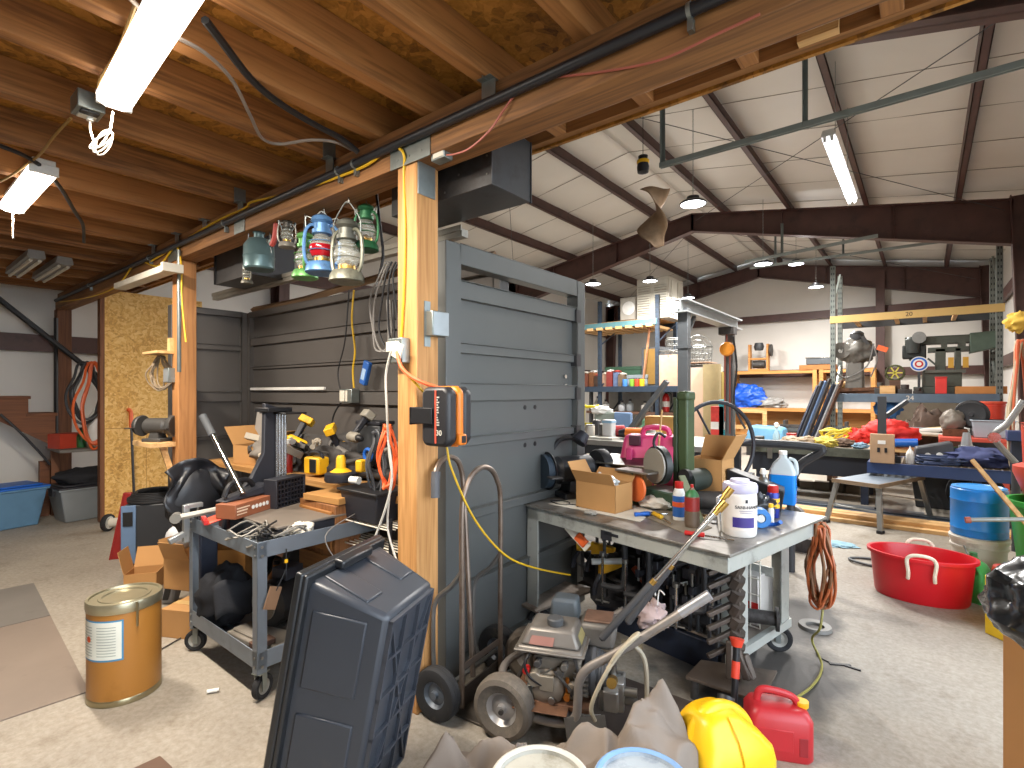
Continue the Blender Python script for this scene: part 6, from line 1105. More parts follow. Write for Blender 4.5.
p = bpos(760, 527); t = T('tape_dispenser', 'blue tape gun dispenser lying beside the tub', 'tape dispenser', p, brz+.6); obj('roll', B().lathe([(.022, -.025), (.045, -.025), (.045, .025), (.022, .025)], 24, TR(0, 0, .046) @ euler(pi/2, 0, 0)), pm('#3b7fc4', .4), t); obj('frame', B().tube([(-.04, 0, .01), (.0, .03, .005), (.07, .03, .01), (.09, .0, .03)], .01, 8, 4), BLUE, t); obj('core', B().cyl((0, -.028, .046), (0, .028, .046), .018), WHITE, t)
p = bpos(654, 508); tag(obj('white_rag', B().blob((0, 0, .03), (.1, .06, .035), .3, 3, 4, 24, 12, floor=0), pm('#d3cec2', .9, 0, .1, 9, .15), loc=p, rz=brz), 'folded white rag lying on the bench before the sander', 'rag')
p = bpos(600, 512); o = slab('paper_sheet', 'stained white paper lying under the printed carton', [bpos(548, 504), bpos(590, 512), bpos(640, 522), bpos(655, 512), bpos(600, 494)], .0015, OFFW, 'paper')
o2 = slab('paper_sheet', 'stained brown paper sheet under the two spray cans', [bpos(640, 515), bpos(690, 536), bpos(712, 528), bpos(670, 508)], .0015, pm('#7f7463', .8), 'paper'); o.location.z = o2.location.z = BZ+.0015
t = T('pulley_motor', 'dark electric motor with pulley behind the tub', 'motor', bpos(712, 512), brz+.6); obj('barrel', B().lathe([(0, -.08), (.05, -.075), (.055, .07), (0, .08)], 22, TR(0, 0, .06) @ euler(0, pi/2, 0)), IRON, t); obj('pulley', B().lathe([(.05, -.012), (.04, 0), (.05, .012)], 22, TR(-.1, 0, .06) @ euler(0, pi/2, 0)), pm('#77745f', .5, .4), t); obj('foot', B().box(-.06, -.05, 0, .06, .05, .02), IRON, t)
t = T('bracket_plate', 'white metal shelf bracket standing by the motor on bench', 'bracket', bpos(719, 522), brz+.3); obj('plate', B().box(-.004, -.05, 0, .004, .05, .13).box(-.03, -.05, 0, .004, .05, .006), pm('#c9cacb', .35, .4), t)
t = T('white_dowels', 'small bundle of white tubes standing left of the tub', 'tube bundle', bpos(724, 532), brz); b = B()
for k in range(5): b.cyl((-.02+.01*k, .01*(k % 2), 0), (-.03+.014*k, .01*(k % 2), .11+.01*k), .006, n=8)
obj('tubes', b, WHITE, t)
for k, (px, py, m, lb) in enumerate(((745, 540, OFFW, 'crumpled white scrap on the bench edge right of tub'), (590, 520, pm('#9d9a92', .6), 'thin grey strip lying at the bench front left edge'))):
    tag(obj('scrap', B().blob((0, 0, .008), (.04, .025, .01), .4, 3, k, floor=0), m, loc=bpos(px, py-6), rz=brz), lb, 'scrap')

# loose small things on and below the bench
def hand_tool(label, loc, rz, L, m, name='screwdriver', cat='screwdriver'):
    t = T(name, label, cat, loc, rz); obj('shaft', B().cyl((0, 0, .01), (L, 0, .006), .0045, n=8), CHROME, t); obj('handle', B().lathe([(0, 0), (.011, .003), (.013, .03), (.009, .06), (.012, .085), (0, .09)], 12, TR(0, 0, .013) @ euler(0, -pi/2, 0)), m, t); return t
hand_tool('red handled screwdriver lying on the bench front edge', bpos(705, 538), brz+.4, .12, RED); hand_tool('yellow handled screwdriver lying between rag and spray bottle', bpos(662, 520), brz-.5, .1, YELLOW); hand_tool('blue handled screwdriver near the printed carton on bench', bpos(650, 516), brz+1.1, .1, BLUE)
p = bpos(560, 503); t = T('rolled_wire', 'loop of thin dark wire at the bench left end', 'wire', p, brz); obj('loop', B().tube([(.07*cos(a), .04*sin(a), .005+.003*sin(2*a)) for a in [i*pi/7 for i in range(14)]], .003, 5, closed=True), BCAB, t); obj('tail', B().tube([(.07, 0, .005), (.12, .02, .005), (.15, -.01, .005)], .003, 5, 3), BCAB, t)
p = bpos(702, 520); t = T('masking_tape', 'tan roll of tape lying flat by the aerosol can', 'tape roll', p); obj('roll', B().lathe([(.022, 0), (.04, 0), (.04, .022), (.022, .022)], 24), pm('#b89b62', .6), t); obj('core', B().lathe([(.019, .001), (.022, .001), (.022, .021), (.019, .021), (.019, .001)], 24), CARD2, t)
p = BN(.36, .06, .60); t = T('orange_scraper', 'orange and white scraper hanging below the bench front', 'scraper', p, brz+.3, rot=(0, .7, brz+.3)); obj('blade', B().box(-.1, -.004, -.02, .06, .004, .03), OFFW, t); obj('grip', B().box(-.03, -.01, -.015, .04, .01, .035), ORANGE, t, bev=.006)
for k, (x, y, m, h_, lb) in enumerate(((.95, .84, '#8a2f2a', .16, 'dark red can on the bench lower shelf by right leg'), (.8, .88, '#c9c5ba', .2, 'white can at the back of bench lower shelf'), (.18, .8, '#3d5f86', .18, 'blue can at the back left of bench lower shelf'))):
    bottle('shelf_can', lb, BN(x, y, .172), [(.04, 0), (.045, .004), (.045, h_*.9), (.03, h_)], pm(m, .45), STEEL, [(.03, h_), (.02, h_+.02), (0, h_+.022)], cat='can')
for k, (x, y, lb, m, s_) in enumerate(((.08, .12, 'brown wood block at the front of cart lower shelf', DKWOOD, .05), (.5, .12, 'pale card scrap lying on the cart lower shelf', CARD, .06), (.68, .2, 'black plastic cap on the cart lower shelf by tote', BLACKP, .04))):
    tag(obj('offcut', B().box(-s_, -s_*.6, 0, s_, s_*.6, s_*.5), m, loc=onc(x, y, .157+(.045 if k == 0 else 0)), rz=crz+k, bev=.003), lb, 'offcut')
t = T('oil_bottle', 'amber oil bottle standing at the back of cart shelf', 'bottle', onc(.42, .66, .156)); obj('body', B().lathe([(.04, 0), (.045, .01), (.045, .16), (.02, .2), (.018, .23)], 18), pm('#a5662a', .3), t); obj('cap', B().cyl((0, 0, .23), (0, 0, .255), .02), BLACK, t)
for k, (x, y, m, lb) in enumerate(((-3.35, 1.8, '#b8322b', 'red spray can standing in front of crumpled bags in alcove'), (-2.75, 2.1, '#3c6a9a', 'blue spray can at the back of alcove bench by drills'), (-2.15, 1.95, '#c8c4b8', 'white spray can beside the dark case in alcove'))):
    bottle('spray_can', lb, V((x, y, zb2)), [(.03, 0), (.032, .004), (.032, .17), (.02, .19)], pm(m, .4), WHITE, [(.02, .19), (.022, .192), (.022, .22), (0, .222)], cat='spray can')
# ------------------------------------------------------------ right side floor things
RTUB = pm('#c81622', .35, 0, .05, 4)
c = DL(3.55, 2.79); t = T('oval_tub', 'red oval plastic tub with white rope handles on concrete', 'tub', c, YAW-.65)
def oval(rx, ry, z, n=44): return [(rx*cos(2*pi*i/n), ry*sin(2*pi*i/n), z) for i in range(n)]
b = loft([oval(.25, .17, 0), oval(.26, .18, .02), oval(.285, .205, .28), oval(.305, .225, .285), oval(.305, .225, .305), oval(.285, .205, .305), oval(.275, .197, .28), oval(.24, .165, .012)], cap=False)
n = 44; b.f.append(tuple(range(n-1, -1, -1))); b.f.append(tuple(range(7*n, 8*n))); obj('body', b, RTUB, t, ang=40)
ROPE = pm('#ded2bd', .8, 0, .15, 30, .2)
for s in (-1, 1):
    obj('rope_handle', B().tube([(-.07, s*.205, .17), (-.068, s*.222, .22), (-.075, s*.222, .3), (-.04, s*.235, .335), (.04, s*.235, .335), (.075, s*.222, .3), (.068, s*.222, .22), (.07, s*.205, .17)], .011, 8, 4), ROPE, t)
t = T('green_jug', 'green plastic jug on floor between red tub and white bucket', 'jug', DL(3.5, 3.105), YAW+.3)
obj('body', loft([ring_(.06, .08, 0, 0, .02), ring_(.062, .085, .01, 0, .02), ring_(.062, .085, .2, 0, .02), ring_(.05, .06, .25, 0, .02), ring_(.022, .03, .28, .0, .015), ring_(.02, .02, .295, 0, .015)]), pm('#3fa04e', .35), t); obj('cap', B().cyl((0, 0, .295), (0, 0, .32), .022), GREEN, t); obj('handle', B().tube([(-.03, -.02, .28), (-.055, -.05, .26), (-.06, -.075, .2)], .012, 8, 4), pm('#3fa04e', .35), t)
pb = DL(3.72, 3.34); pail('white_bucket', 'dirty white plastic bucket under the blue container', pb, .158, .37, pm('#c8c2b6', .5, 0, .1, 8, 0, '#8f877a', .3), OFFW, OFFW, 1.0, True, 'bucket')
t = T('blue_container', 'bright blue round plastic container standing on the white bucket', 'container', pb+V((0, 0, .377)), 0); obj('body', B().lathe([(.15, 0), (.158, .01), (.158, .05), (.161, .055), (.158, .06), (.158, .25), (.161, .255), (.158, .26), (.158, .33), (.15, .338)], 40), pm('#1c7fd0', .35, 0, .05), t); obj('lid', B().lathe([(.15, .336), (.153, .345), (.13, .35), (.12, .342), (0, .342)], 40), pm('#3a93da', .35), t)
t = T('red_dustpan', 'red plastic hopper on the floor right of white bucket', 'hopper', DL(3.35, 3.2), YAW-.2); obj('body', B().hexa([(-.1,-.08,0),(.1,-.08,0),(.1,.08,0),(-.1,.08,0)], [(-.06,-.06,.28),(.08,-.04,.28),(.08,.06,.28),(-.06,.06,.28)]), pm('#c43a2c', .45), t, bev=.02); obj('strap', B().tube([(-.1, -.09, .25), (-.16, -.1, .1), (-.12, -.1, .02), (-.02, -.1, .05)], .012, 6, 4), GCAB, t)
t = T('yellow_crate', 'yellow ribbed plastic crate below the green bin', 'crate', DL(2.9, 2.92), YAW+.1); b = B().box(-.16, -.14, 0, .2, .14, .34)
for i in range(5):
    for j in range(4): b.box(-.15+.07*i, -.15, .03+.08*j, -.105+.07*i, -.135, .08+.08*j)
obj('body', b, pm('#e0b81e', .45), t, bev=.006)
GB = pm('#2f9a3c', .4, 0, .06)
t = T('green_bin', 'tall green plastic bin at the right edge holding a pipe and stick', 'bin', DL(3.2, 3.4)); obj('body', B().lathe([(.2, .28), (.21, .3), (.25, .68), (.27, .69), (.27, .72), (.25, .72), (.245, .69), (.2, .32)], 36), GB, t); obj('base', B().lathe([(.17, 0), (.2, .01), (.2, .28), (0, .28)], 30), GB, t)
t = T('red_cone', 'red plastic bin leaning above the green bin at right edge', 'bin', DL(3.3, 3.45, .7)); obj('body', B().lathe([(.12, 0), (.14, .02), (.2, .18), (.2, .22), (.15, .24), (.16, .5), (.17, .5)], 30), pm('#cf4a35', .45), t)
a, b_ = D_(972, 460, 3.35), D_(1040, 540, 3.0); cable('wood_stick', [a, b_], .016, PINEZ, 'pale wooden stick slanting out of the green bin', cat='stick', sm=0, n=4)
a, b_ = D_(966, 520, 3.0), D_(1045, 519, 2.85); t = T('metal_pipe', 'thin grey pipe with a rusty end sticking out over bucket', 'pipe', a); q = b_-a; obj('pipe', B().cyl((0, 0, 0), q, .012), pm('#7d7e77', .5, .5), t); obj('end', B().cyl(q*-.01, q*.06, .018), pm('#8a3f2c', .6), t)
hank('cord_hank', 'orange cord and rope hank hanging on the right column', D_(1022, 340, 5.2), .13, .75, 5, [pm('#c9603a', .5), pm('#b9a98c', .7)], r=.012)
t = T('yellow_glove', 'yellow cloth bundle on top of the hanging orange cords', 'cloth bundle', D_(1019, 322, 5.15)); obj('bundle', B().blob((0, 0, 0), (.1, .08, .09), .4, 3, 5), pm('#d9b24a', .8), t)
t = T('chrome_linkage', 'shiny bent metal arm beside the right rack upright', 'metal arm', D_(1008, 440, 4.6)); obj('arm', B().tube([(.1, 0, .35), (.0, 0, .15), (-.09, 0, .02), (.05, 0, -.2)], .025, 10, 4), STEEL, t); obj('joint', B().cyl((-.09, -.04, .02), (-.09, .04, .02), .045), CHROME, t); obj('post', B().cyl((.05, 0, -.2), (.05, 0, -t.location.z), .03), DKGREY, t)
# cloth, loop, scraps on the floor
p = G_(838, 545); tag(obj('blue_cloth', B().blob((0, 0, .008), (.14, .1, .014), .4, 3, 3, 26, 8, floor=0), pm('#86a9b8', .85), loc=p, rz=.3), 'small pale blue cloth lying flat on the concrete', 'cloth')
b = B(); b.tube([(.13*cos(a), .1*sin(a), .012+.005*sin(2*a)) for a in [i*pi/9 for i in range(18)]], .011, 6, closed=True); tag(obj('hose_ring', b, pm('#5d6063', .6), loc=G_(868, 563)), 'grey hose loop on the floor left of red tub', 'hose')
t = T('black_scrap', 'scrap of black strap and wire lying on bare concrete', 'scrap', G_(840, 665)); obj('strap', B().box(-.05, -.008, 0, .05, .008, .006, euler(0, 0, .5)).box(.02, .0, 0, .09, .012, .006, euler(0, 0, -.1)), BLACK, t); obj('wire', B().tube([(-.12, .1, .004), (-.1, .02, .004), (-.02, -.02, .004)], .003, 5, 4), BCAB, t)
p = D_(957, 500, 4.6); tag(obj('chrome_strap', B().blob((0, 0, .03), (.05, .04, .03), .4, 3, 1, floor=0), pm('#ccd3d6', .25, .3), loc=DL(3.6, 3.55)), 'shiny clear wrapper on floor beside the white bucket', 'wrapper')
# ------------------------------------------------------------ work platform and lumber
pts = [DL(5.09, 3.56), DL(5.69, 4.52), DL(6.2, 4.42), DL(5.64, 3.47)]; c = sum(pts, V((0,0,0)))/4; xx = ((pts[1]-pts[0])+(pts[2]-pts[3])).normalized(); yy = V((-xx.y, xx.x, 0)); L2 = (pts[1]-pts[0]).length/2; D2 = abs((pts[3]-pts[0]).dot(yy))/2
ALU = pm('#aeb0ae', .35, .75, .12, 9); t = T('work_platform', 'aluminium folding work platform with splayed legs and worn top', 'work platform', c, atan2(xx.y, xx.x))
obj('deck', B().box(-L2+.06, -D2+.04, .43, L2-.06, D2-.04, .47), pm('#77828e', .45, .4, .2, 6, .03, '#4f555c', .3), t, bev=.004); obj('deck_edge', B().box(-L2+.05, -D2+.03, .435, L2-.05, -D2+.042, .475).box(-L2+.045, -D2+.03, .435, -L2+.06, D2-.03, .475), pm('#93806a', .5, .4, .25, 12), t)
for sx in (-1, 1):
    for sy in (-1, 1):
        l = obj('leg', B().bar((sx*(L2-.1), sy*(D2-.06), .44), (sx*L2, sy*D2, .02), .045, .03), ALU, t); obj('rubber_foot', B().cb((sx*L2, sy*D2, .015), (.07, .05, .03)), RUBBER, l, bev=.004)
    obj('brace', B().bar((sx*(L2-.04), -D2+.02, .2), (sx*(L2-.04), D2-.02, .2), .03, .012), ALU, t)
PX0, PX1 = -1.35, .75
R.seed(21)
for k, (y, z, m, lb) in enumerate(((6.62, 0, PINE, 'pine board nearest the camera in the floor stack'), (6.74, 0, PINE, 'second pine board from the front of the floor stack'), (6.86, 0, PINE, 'rear pine board at the bottom of the floor stack'), (6.70, .04, PINE, 'front pine board on top of the floor stack'), (6.83, .04, PINE, 'rear pine board on top of the floor stack'))):
    tag(obj('pine_board', B().box(-1.2, -.055, 0, 1.0, .055, .038), m, loc=(-.25+R.uniform(-.06, .06), y, z+.0005), rz=R.uniform(-.01, .01), bev=.002), lb, 'board', 'pine boards stacked on the floor')
for k, y in enumerate((7.05, 7.25)): tag(obj('steel_bar', B().box(-1.5, -.05, 0, 1.3, .05, .05), pm('#4a545f', .45, .4), loc=(-.3, y, 0), bev=.003), ('dark steel bar lying just behind the pine boards', 'dark steel bar lying on floor farther behind the pine boards')[k], 'steel bar')
tag(obj('floor_plate', B().box(-.9, -.14, 0, .9, .14, .012), pm('#6c6e70', .5, .3), loc=(-.9, 7.5, 0)), 'flat dark steel plates on floor under the heavy table', 'steel plate')
# ------------------------------------------------------------ heavy table and blue welding table
HT = T('heavy_table', 'heavy dark steel table with timber top rails behind the platform', 'table', (-1.12, 7.75, 0))
tb = .69; xa, xb = -.75, .62
obj('apron', B().box(xa, -.02, .33, xb, .0, tb-.1).box(xa, .9, .33, xb, .92, tb-.1).box(xa, -.02, .33, xa+.02, .92, tb-.1).box(xb-.02, -.02, .33, xb, .92, tb-.1), pm('#1d222b', .5, .2), HT, bev=.003)
obj('top_rail', B().box(xa-.03, -.05, tb-.11, xb+.04, .07, tb), pm('#4e5147', .6, .2, .25, 7, .05, '#2e302b', .4), HT, bev=.004); obj('top', B().box(xa, .0, tb-.1, xb+.02, .95, tb-.03), pm('#a08c74', .7, 0, .15, 5), HT)
for x in (xa+.04, xb-.12):
    for y in (.02, .84): obj('leg', B().box(x, y, 0, x+.08, y+.08, .34), NAVY, HT)
obj('latch_plate', B().box(-.55, -.056, .5, -.49, -.05, .68), STEEL, HT); obj('bench_vise', B().box(-.72, -.1, tb, -.62, .1, tb+.1).cyl((-.67, -.2, tb+.06), (-.67, -.08, tb+.06), .02), IRON, HT, bev=.004)
WT = T('welding_table', 'long blue steel table with grating top and outlet panel', 'table', (.05, 7.0, 0)); BS = pm('#33466f', .4, .2, .1, 5, .02, '#1f2a44', .2)
wz = .62
obj('frame', B().box(-.55, 0, wz-.12, 1.15, .05, wz).box(-.55, .85, wz-.12, 1.15, .9, wz).box(-.55, 0, wz-.12, -.5, .9, wz).box(1.1, 0, wz-.12, 1.15, .9, wz), BS, WT, bev=.004)
b = B()
for k in range(26): b.box(-.5+k*.062, .05, wz-.03, -.485+k*.062, .85, wz)
for k in range(7): b.box(-.5, .1+k*.11, wz-.03, 1.1, .108+k*.11, wz-.004)
obj('grating', b, pm('#9a8d7a', .5, .5), WT)
for x in (.35, 1.05): obj('leg', B().box(x, .3, 0, x+.07, .37, wz-.1), BS, WT)
op = obj('outlet_panel', B().box(-.52, -.03, wz+.0, -.3, .02, wz+.32), pm('#a98a6b', .5), WT, bev=.006); obj('socket', B().box(-.455, -.036, wz+.12, -.43, -.029, wz+.17).box(-.39, -.036, wz+.12, -.365, -.029, wz+.17), BLACK, op); obj('sticker', B().box(-.45, -.034, wz+.21, -.38, -.029, wz+.25), WHITE, op); obj('post', B().box(-.46, .1, wz, -.38, .16, 1.35), DKGREY, WT); obj('post_arm', B().bar((-.42, .13, 1.1), (-.2, .3, 1.3), .04, .04), DKGREY, WT)
def onT(px, py, z=.69): return Z_(px, py, z)
bottle('glue_bottle', 'white squeeze bottle on the blue grating table', V((-.12, 7.12, wz)), [(.035, 0), (.038, .01), (.038, .1), (.03, .13), (.008, .17), (.006, .19)], WHITE)
t = T('black_cup', 'small black block beside the white squeeze bottle on grating', 'block', V((-.25, 7.15, wz))); obj('cup', B().box(-.05, -.04, 0, .05, .04, .07), BLACK, t, bev=.004); obj('knob', B().cyl((0, 0, .07), (0, 0, .085), .02), BLACK, t)
t = T('torch_machine', 'black and silver cutting machine on the grating table', 'machine', V((.18, 7.45, wz)), .1); obj('body', B().hexa([(-.28,-.12,0),(.1,-.12,0),(.1,.12,0),(-.28,.12,0)], [(-.26,-.1,.16),(.05,-.1,.24),(.05,.1,.24),(-.26,.1,.16)]), pm('#3a3c41', .5), t, bev=.015); obj('motor', B().lathe([(0, -.09), (.06, -.085), (.07, .08), (0, .09)], 20, TR(.18, 0, .12)), pm('#b6b8ba', .3, .7), t); obj('top_cap', B().cyl((.18, 0, .2), (.18, 0, .34), .05, .03), pm('#a3a7aa', .35, .6), t); obj('blue_handle', B().bar((.24, -.05, .12), (.62, -.1, .14), .05, .04), BLUE, t); obj('dial', B().cyl((-.16, -.13, .08), (-.16, -.11, .08), .03).cyl((-.06, -.13, .09), (-.06, -.11, .09), .03), WHITE, t)
b = B(); R.seed(8)
for k in range(7): b.tube([(R.uniform(-.05, .05)+.2*cos(a), R.uniform(-.03, .03)+.12*sin(a), .012+.012*k) for a in [i*pi/5 for i in range(10)]], .01, 6, 3, closed=True)
tag(obj('cable_coil', b, pm('#2f3c5a', .5), loc=(.12, 7.2, wz)), 'dark blue cable coil lying on grating before the machine', 'cable')
t = T('steel_vise', 'dark machine vise on a post at the right end of table', 'vise', V((.72, 7.1, wz))); obj('post', B().box(-.05, -.05, 0, .05, .05, .3), NAVY, t, bev=.004); obj('jaw', B().box(-.08, -.08, .3, .12, .08, .4).box(.14, -.08, .26, .2, .08, .42), pm('#2c3b63', .45), t, bev=.006); obj('screw_handle', B().cyl((.05, -.2, .06), (.3, -.2, .06), .014), IRON, t)
t = T('denim_cloth', 'dark blue denim cloth heaped on the table right end', 'cloth', V((.45, 7.35, wz))); obj('cloth', B().blob((0, 0, .08), (.3, .2, .11), .35, 2.5, 3, 26, 12, floor=0), pm('#3d456d', .85), t)
b_ = B(); R.seed(17)
for k, (dx, s_, m, lb) in enumerate(((-.35, .1, '#b9a58c', 'tan crumpled glove at the left of the heavy table top'), (-.17, .11, '#a8937a', 'brown leather glove in the middle of heavy table top'), (.05, .12, '#d3bd55', 'yellow leather glove lying on the heavy table top'), (.22, .1, '#5f4a3b', 'dark brown work glove on the heavy table top'), (.42, .07, '#7c99ad', 'blue grey rag ball at right end of heavy table top'))):
    tag(obj('work_glove', B().blob((0, 0, s_*.45), (s_*1.4, s_, s_*.6), .4, 3, k+2, 20, 12, floor=0), pm(m, .8, 0, .2, 9, .1), loc=(-1.05+dx, 7.85+.06*(k % 2), .69-.0), rz=k), lb, 'glove' if k < 4 else 'rag')
tz = .66
bottle('cleaner_bottle', 'clear spray bottle at left end of the heavy table', V((-1.62, 8.0, tz)), [(.04, 0), (.045, .01), (.045, .14), (.02, .2), (.015, .24)], pm('#a9c9d6', .3), WHITE, [(.02, .24), (.03, .25), (.03, .3), (.0, .32)])
bottle('pink_jar', 'pinkish jar on heavy table beside the spray bottle', V((-1.45, 8.1, tz)), [(.06, 0), (.065, .01), (.065, .13), (.06, .14)], pm('#c6a39b', .4), RED, [(.062, .14), (.064, .145), (.064, .165), (0, .168)])
t = T('bent_tube', 'black bent tube handle reaching over table behind the jug', 'tube', D_(740, 455, 4.2)); obj('tube', B().tube([(-.12, 0, -.25), (-.13, 0, .0), (-.08, 0, .09), (.2, .05, .1), (.5, .1, .09), (.56, .1, .06), (.42, .1, -.05), (.35, .1, -.2)], .032, 10, 5), pm('#2b2d30', .5), t); obj('foot', B().cyl((-.12, 0, -.25), (-.12, 0, -1.2), .035).cyl((.35, .1, -.2), (.35, .1, -1.2), .03), DKGREY, t)
t = T('dolly', 'small metal wheel on axle behind the washer fluid jug', 'wheel', DL(4.6, 2.5)); bt, bh = B(), B(); wheel(bt, bh, (0, 0, .3), (.4, 1, 0), .1, .05, .6); obj('tyre', bt, pm('#8f8d88', .5, .4), t); obj('hub', bh, STEEL, t); obj('stand', B().box(-.15, -.03, 0, .15, .03, .12).box(-.03, .03, .1, .03, .06, .3), IRON, t)
for k in range(7):
    R.seed(70+k); x = -1.75+k*.2; tag(obj('timber_block', B().box(-.09, -.07, 0, .09, .07, .1+.07*R.random()), pm(('#6b6255', '#5a5348', '#7b7163')[k % 3], .85, 0, .2, 6, .1), loc=(x, 8.55+.12*R.random(), 0), rz=R.uniform(-.4, .4), bev=.006), 'weathered block on the floor under the heavy table, ' + ('leftmost of seven', 'second from left', 'third from left', 'middle one', 'third from right', 'second from right', 'rightmost of seven')[k], 'block', 'blocks under the heavy table')
tote('black_bin', 'dark plastic bin on floor below the blue grating table', V((.12, 8.2, 0)), .5, .45, .42, DKGREY, BLACK, 0, .05, False, 'bin')
t = T('milk_crate', 'grey lattice crate below the right end of blue table', 'crate', V((.72, 7.5, 0)), .1); b = B()
for i in range(7):
    b.box(-.17+i*.055, -.17, 0, -.16+i*.055, -.16, .3)
for j in range(6): b.box(-.17, -.17, j*.056, .17, -.16, j*.056+.012)
obj('lattice', b, pm('#6d7072', .5), t); obj('sides', B().box(-.17, -.16, 0, -.155, .17, .3).box(.155, -.16, 0, .17, .17, .3).box(-.17, .155, 0, .17, .17, .3), pm('#6d7072', .5), t)
t = T('tire', 'worn black tyre leaning under the blue grating table', 'tire', V((.45, 7.75, 0))); bt, bh = B(), B(); wheel(bt, bh, (0, 0, .26), (.3, 1, 0), .26, .16, .55); obj('tyre', bt, RUBBER, t); obj('rim', bh, pm('#6f655c', .5, .4), t)
# ------------------------------------------------------------ pallet rack numbered 20 and 24
RY = 11.2; rx0, rx1 = -1.32, .93; RACKG = pm('#727873', .5, .2, .12, 8, .02, '#3b423f', .25)
t = T('pallet_rack', 'tall pallet rack with tan beam 20 and grey beam 24', 'rack', (0, RY, 0))
def upright(x, y, h, mat, parent):
    b = B().box(x-.04, y-.035, 0, x+.04, y-.03, h).box(x-.04, y-.03, 0, x-.036, y+.035, h).box(x+.036, y-.03, 0, x+.04, y+.035, h)
    u = obj('upright', b, mat, parent); s = B()
    for k in range(int(h/.1)): s.box(x-.025, y-.0362, .05+k*.1, x-.01, y-.0348, .09+k*.1).box(x+.01, y-.0362, .05+k*.1, x+.025, y-.0348, .09+k*.1)
    obj('slot_groove', s, pm('#23282a', .6), u); return u
for x in (rx0, rx1):
    for y in (0, 1.05): upright(x, y, 3.72, RACKG, t)
    for k in range(4): obj('brace', B().bar((x, 0, .3+k*.9), (x, 1.05, (.3+k*.9)+(.75 if k % 2 else .0)+.0), .03, .02), RACKG, t)
z20, z24 = 2.66, 1.22
TANB = pm('#cfae6d', .5, .1, .06)
obj('beam', B().box(rx0-.04, -.06, z20, rx1+.06, -.02, z20+.13), TANB, t, bev=.004); obj('beam', B().box(rx0-.0, 1.03, z20, rx1, 1.07, z20+.13), DKGREY, t); obj('beam', B().box(rx0, -.06, z24, rx1, -.02, z24+.15), pm('#5d6f80', .45, .3), t, bev=.004); obj('beam', B().box(rx0, 1.03, z24, rx1, 1.07, z24+.15), DKGREY, t)
obj('cross_bars', B().box(rx0+.3, -.02, z20+.02, rx0+.36, 1.03, z20+.06).box(rx0+.9, -.02, z20+.02, rx0+.96, 1.03, z20+.06).box(rx0+1.3, -.02, z20+.02, rx0+1.36, 1.03, z20+.06).box(rx0+1.7, -.02, z20+.02, rx0+1.76, 1.03, z20+.06), PINE, t)
obj('shelf_deck', B().box(rx0+.04, -.02, z24+.1, rx1-.04, 1.03, z24+.15), DKWOOD, t)
words('lettering', '20', .1, BLACK, t, (Y_(909, 318, RY-.06).x, -.0612, z20+.065), (pi/2, 0, 0)); words('lettering', '24', .11, OFFW, t, (Y_(910, 398, RY-.06).x, -.0612, z24+.075), (pi/2, 0, 0))
zs_ = z24+.151
def rk(px, py, y=RY+.35): p = Y_(px, py, y); return V((p.x, y, zs_))
# outboard motor leg
OM = pm('#68655f', .5, .4, .2, 8, .05, '#3c3935', .35); p = rk(855, 390); t = T('gear_unit', 'tall grey geared machine head standing at left on rack', 'machine', p)
obj('column', B().hexa([(-.15,-.14,0),(.15,-.14,0),(.15,.14,0),(-.15,.14,0)], [(-.13,-.12,.62),(.13,-.12,.62),(.13,.12,.62),(-.13,.12,.62)]), OM, t, bev=.03); obj('head', B().blob((.02, 0, .78), (.3, .2, .24), .25, 2.5, 3, 24, 14), OM, t); obj('cap', B().lathe([(.1, 0), (.12, .04), (.11, .14), (.06, .18), (0, .18)], 20, TR(.03, 0, .98)), DKGREY, t); obj('gear_plate', B().lathe([(.05, -.03), (.15, -.03), (.15, .03), (.05, .03)], 20, TR(-.2, -.16, .8) @ euler(pi/2, 0, 0)), OM, t); obj('side_arm', B().bar((.12, -.1, 1.05), (.32, -.1, .68), .06, .06), pm('#3b3a3a', .5, .4), t); obj('orange_tag', B().box(.0, -.2, .86, .16, -.18, .95, euler(0, .4, 0)), ORANGE, t); obj('base_skid', B().box(-.42, -.2, -.0, .45, -.1, .09).box(-.42, .1, 0, .45, .2, .09), RUST, t)
obj('wires', B().tube([(-.3, -.1, .7), (-.28, -.2, .4), (-.1, -.2, .3), (.2, -.2, .5), (.3, -.2, .9)], .012, 6, 5).tube([(.25, -.15, .3), (.35, -.2, .6), (.3, -.2, .85)], .012, 6, 5), GCAB, t)
for k, (px, lb) in enumerate(((843, 'round tan log end sticking out at the left of rack'), (887, 'tan timber offcut between the geared head and green wheel'))):
    q = rk(px, 388, RY+.2); tag(obj('timber_offcut', B().cyl((-.3, 0, .1), (.2, .3, .2), .07, n=12) if k == 0 else B().box(-.1, -.1, 0, .12, .3, .14), PINE, loc=q), lb, 'timber')
q = rk(872, 390, RY+.1); tag(obj('steel_angle', B().bar((-.6, 0, .06), (.3, .1, .1), .06, .06), RUST, loc=q), 'rusty steel angle lying along the rack front', 'steel angle')
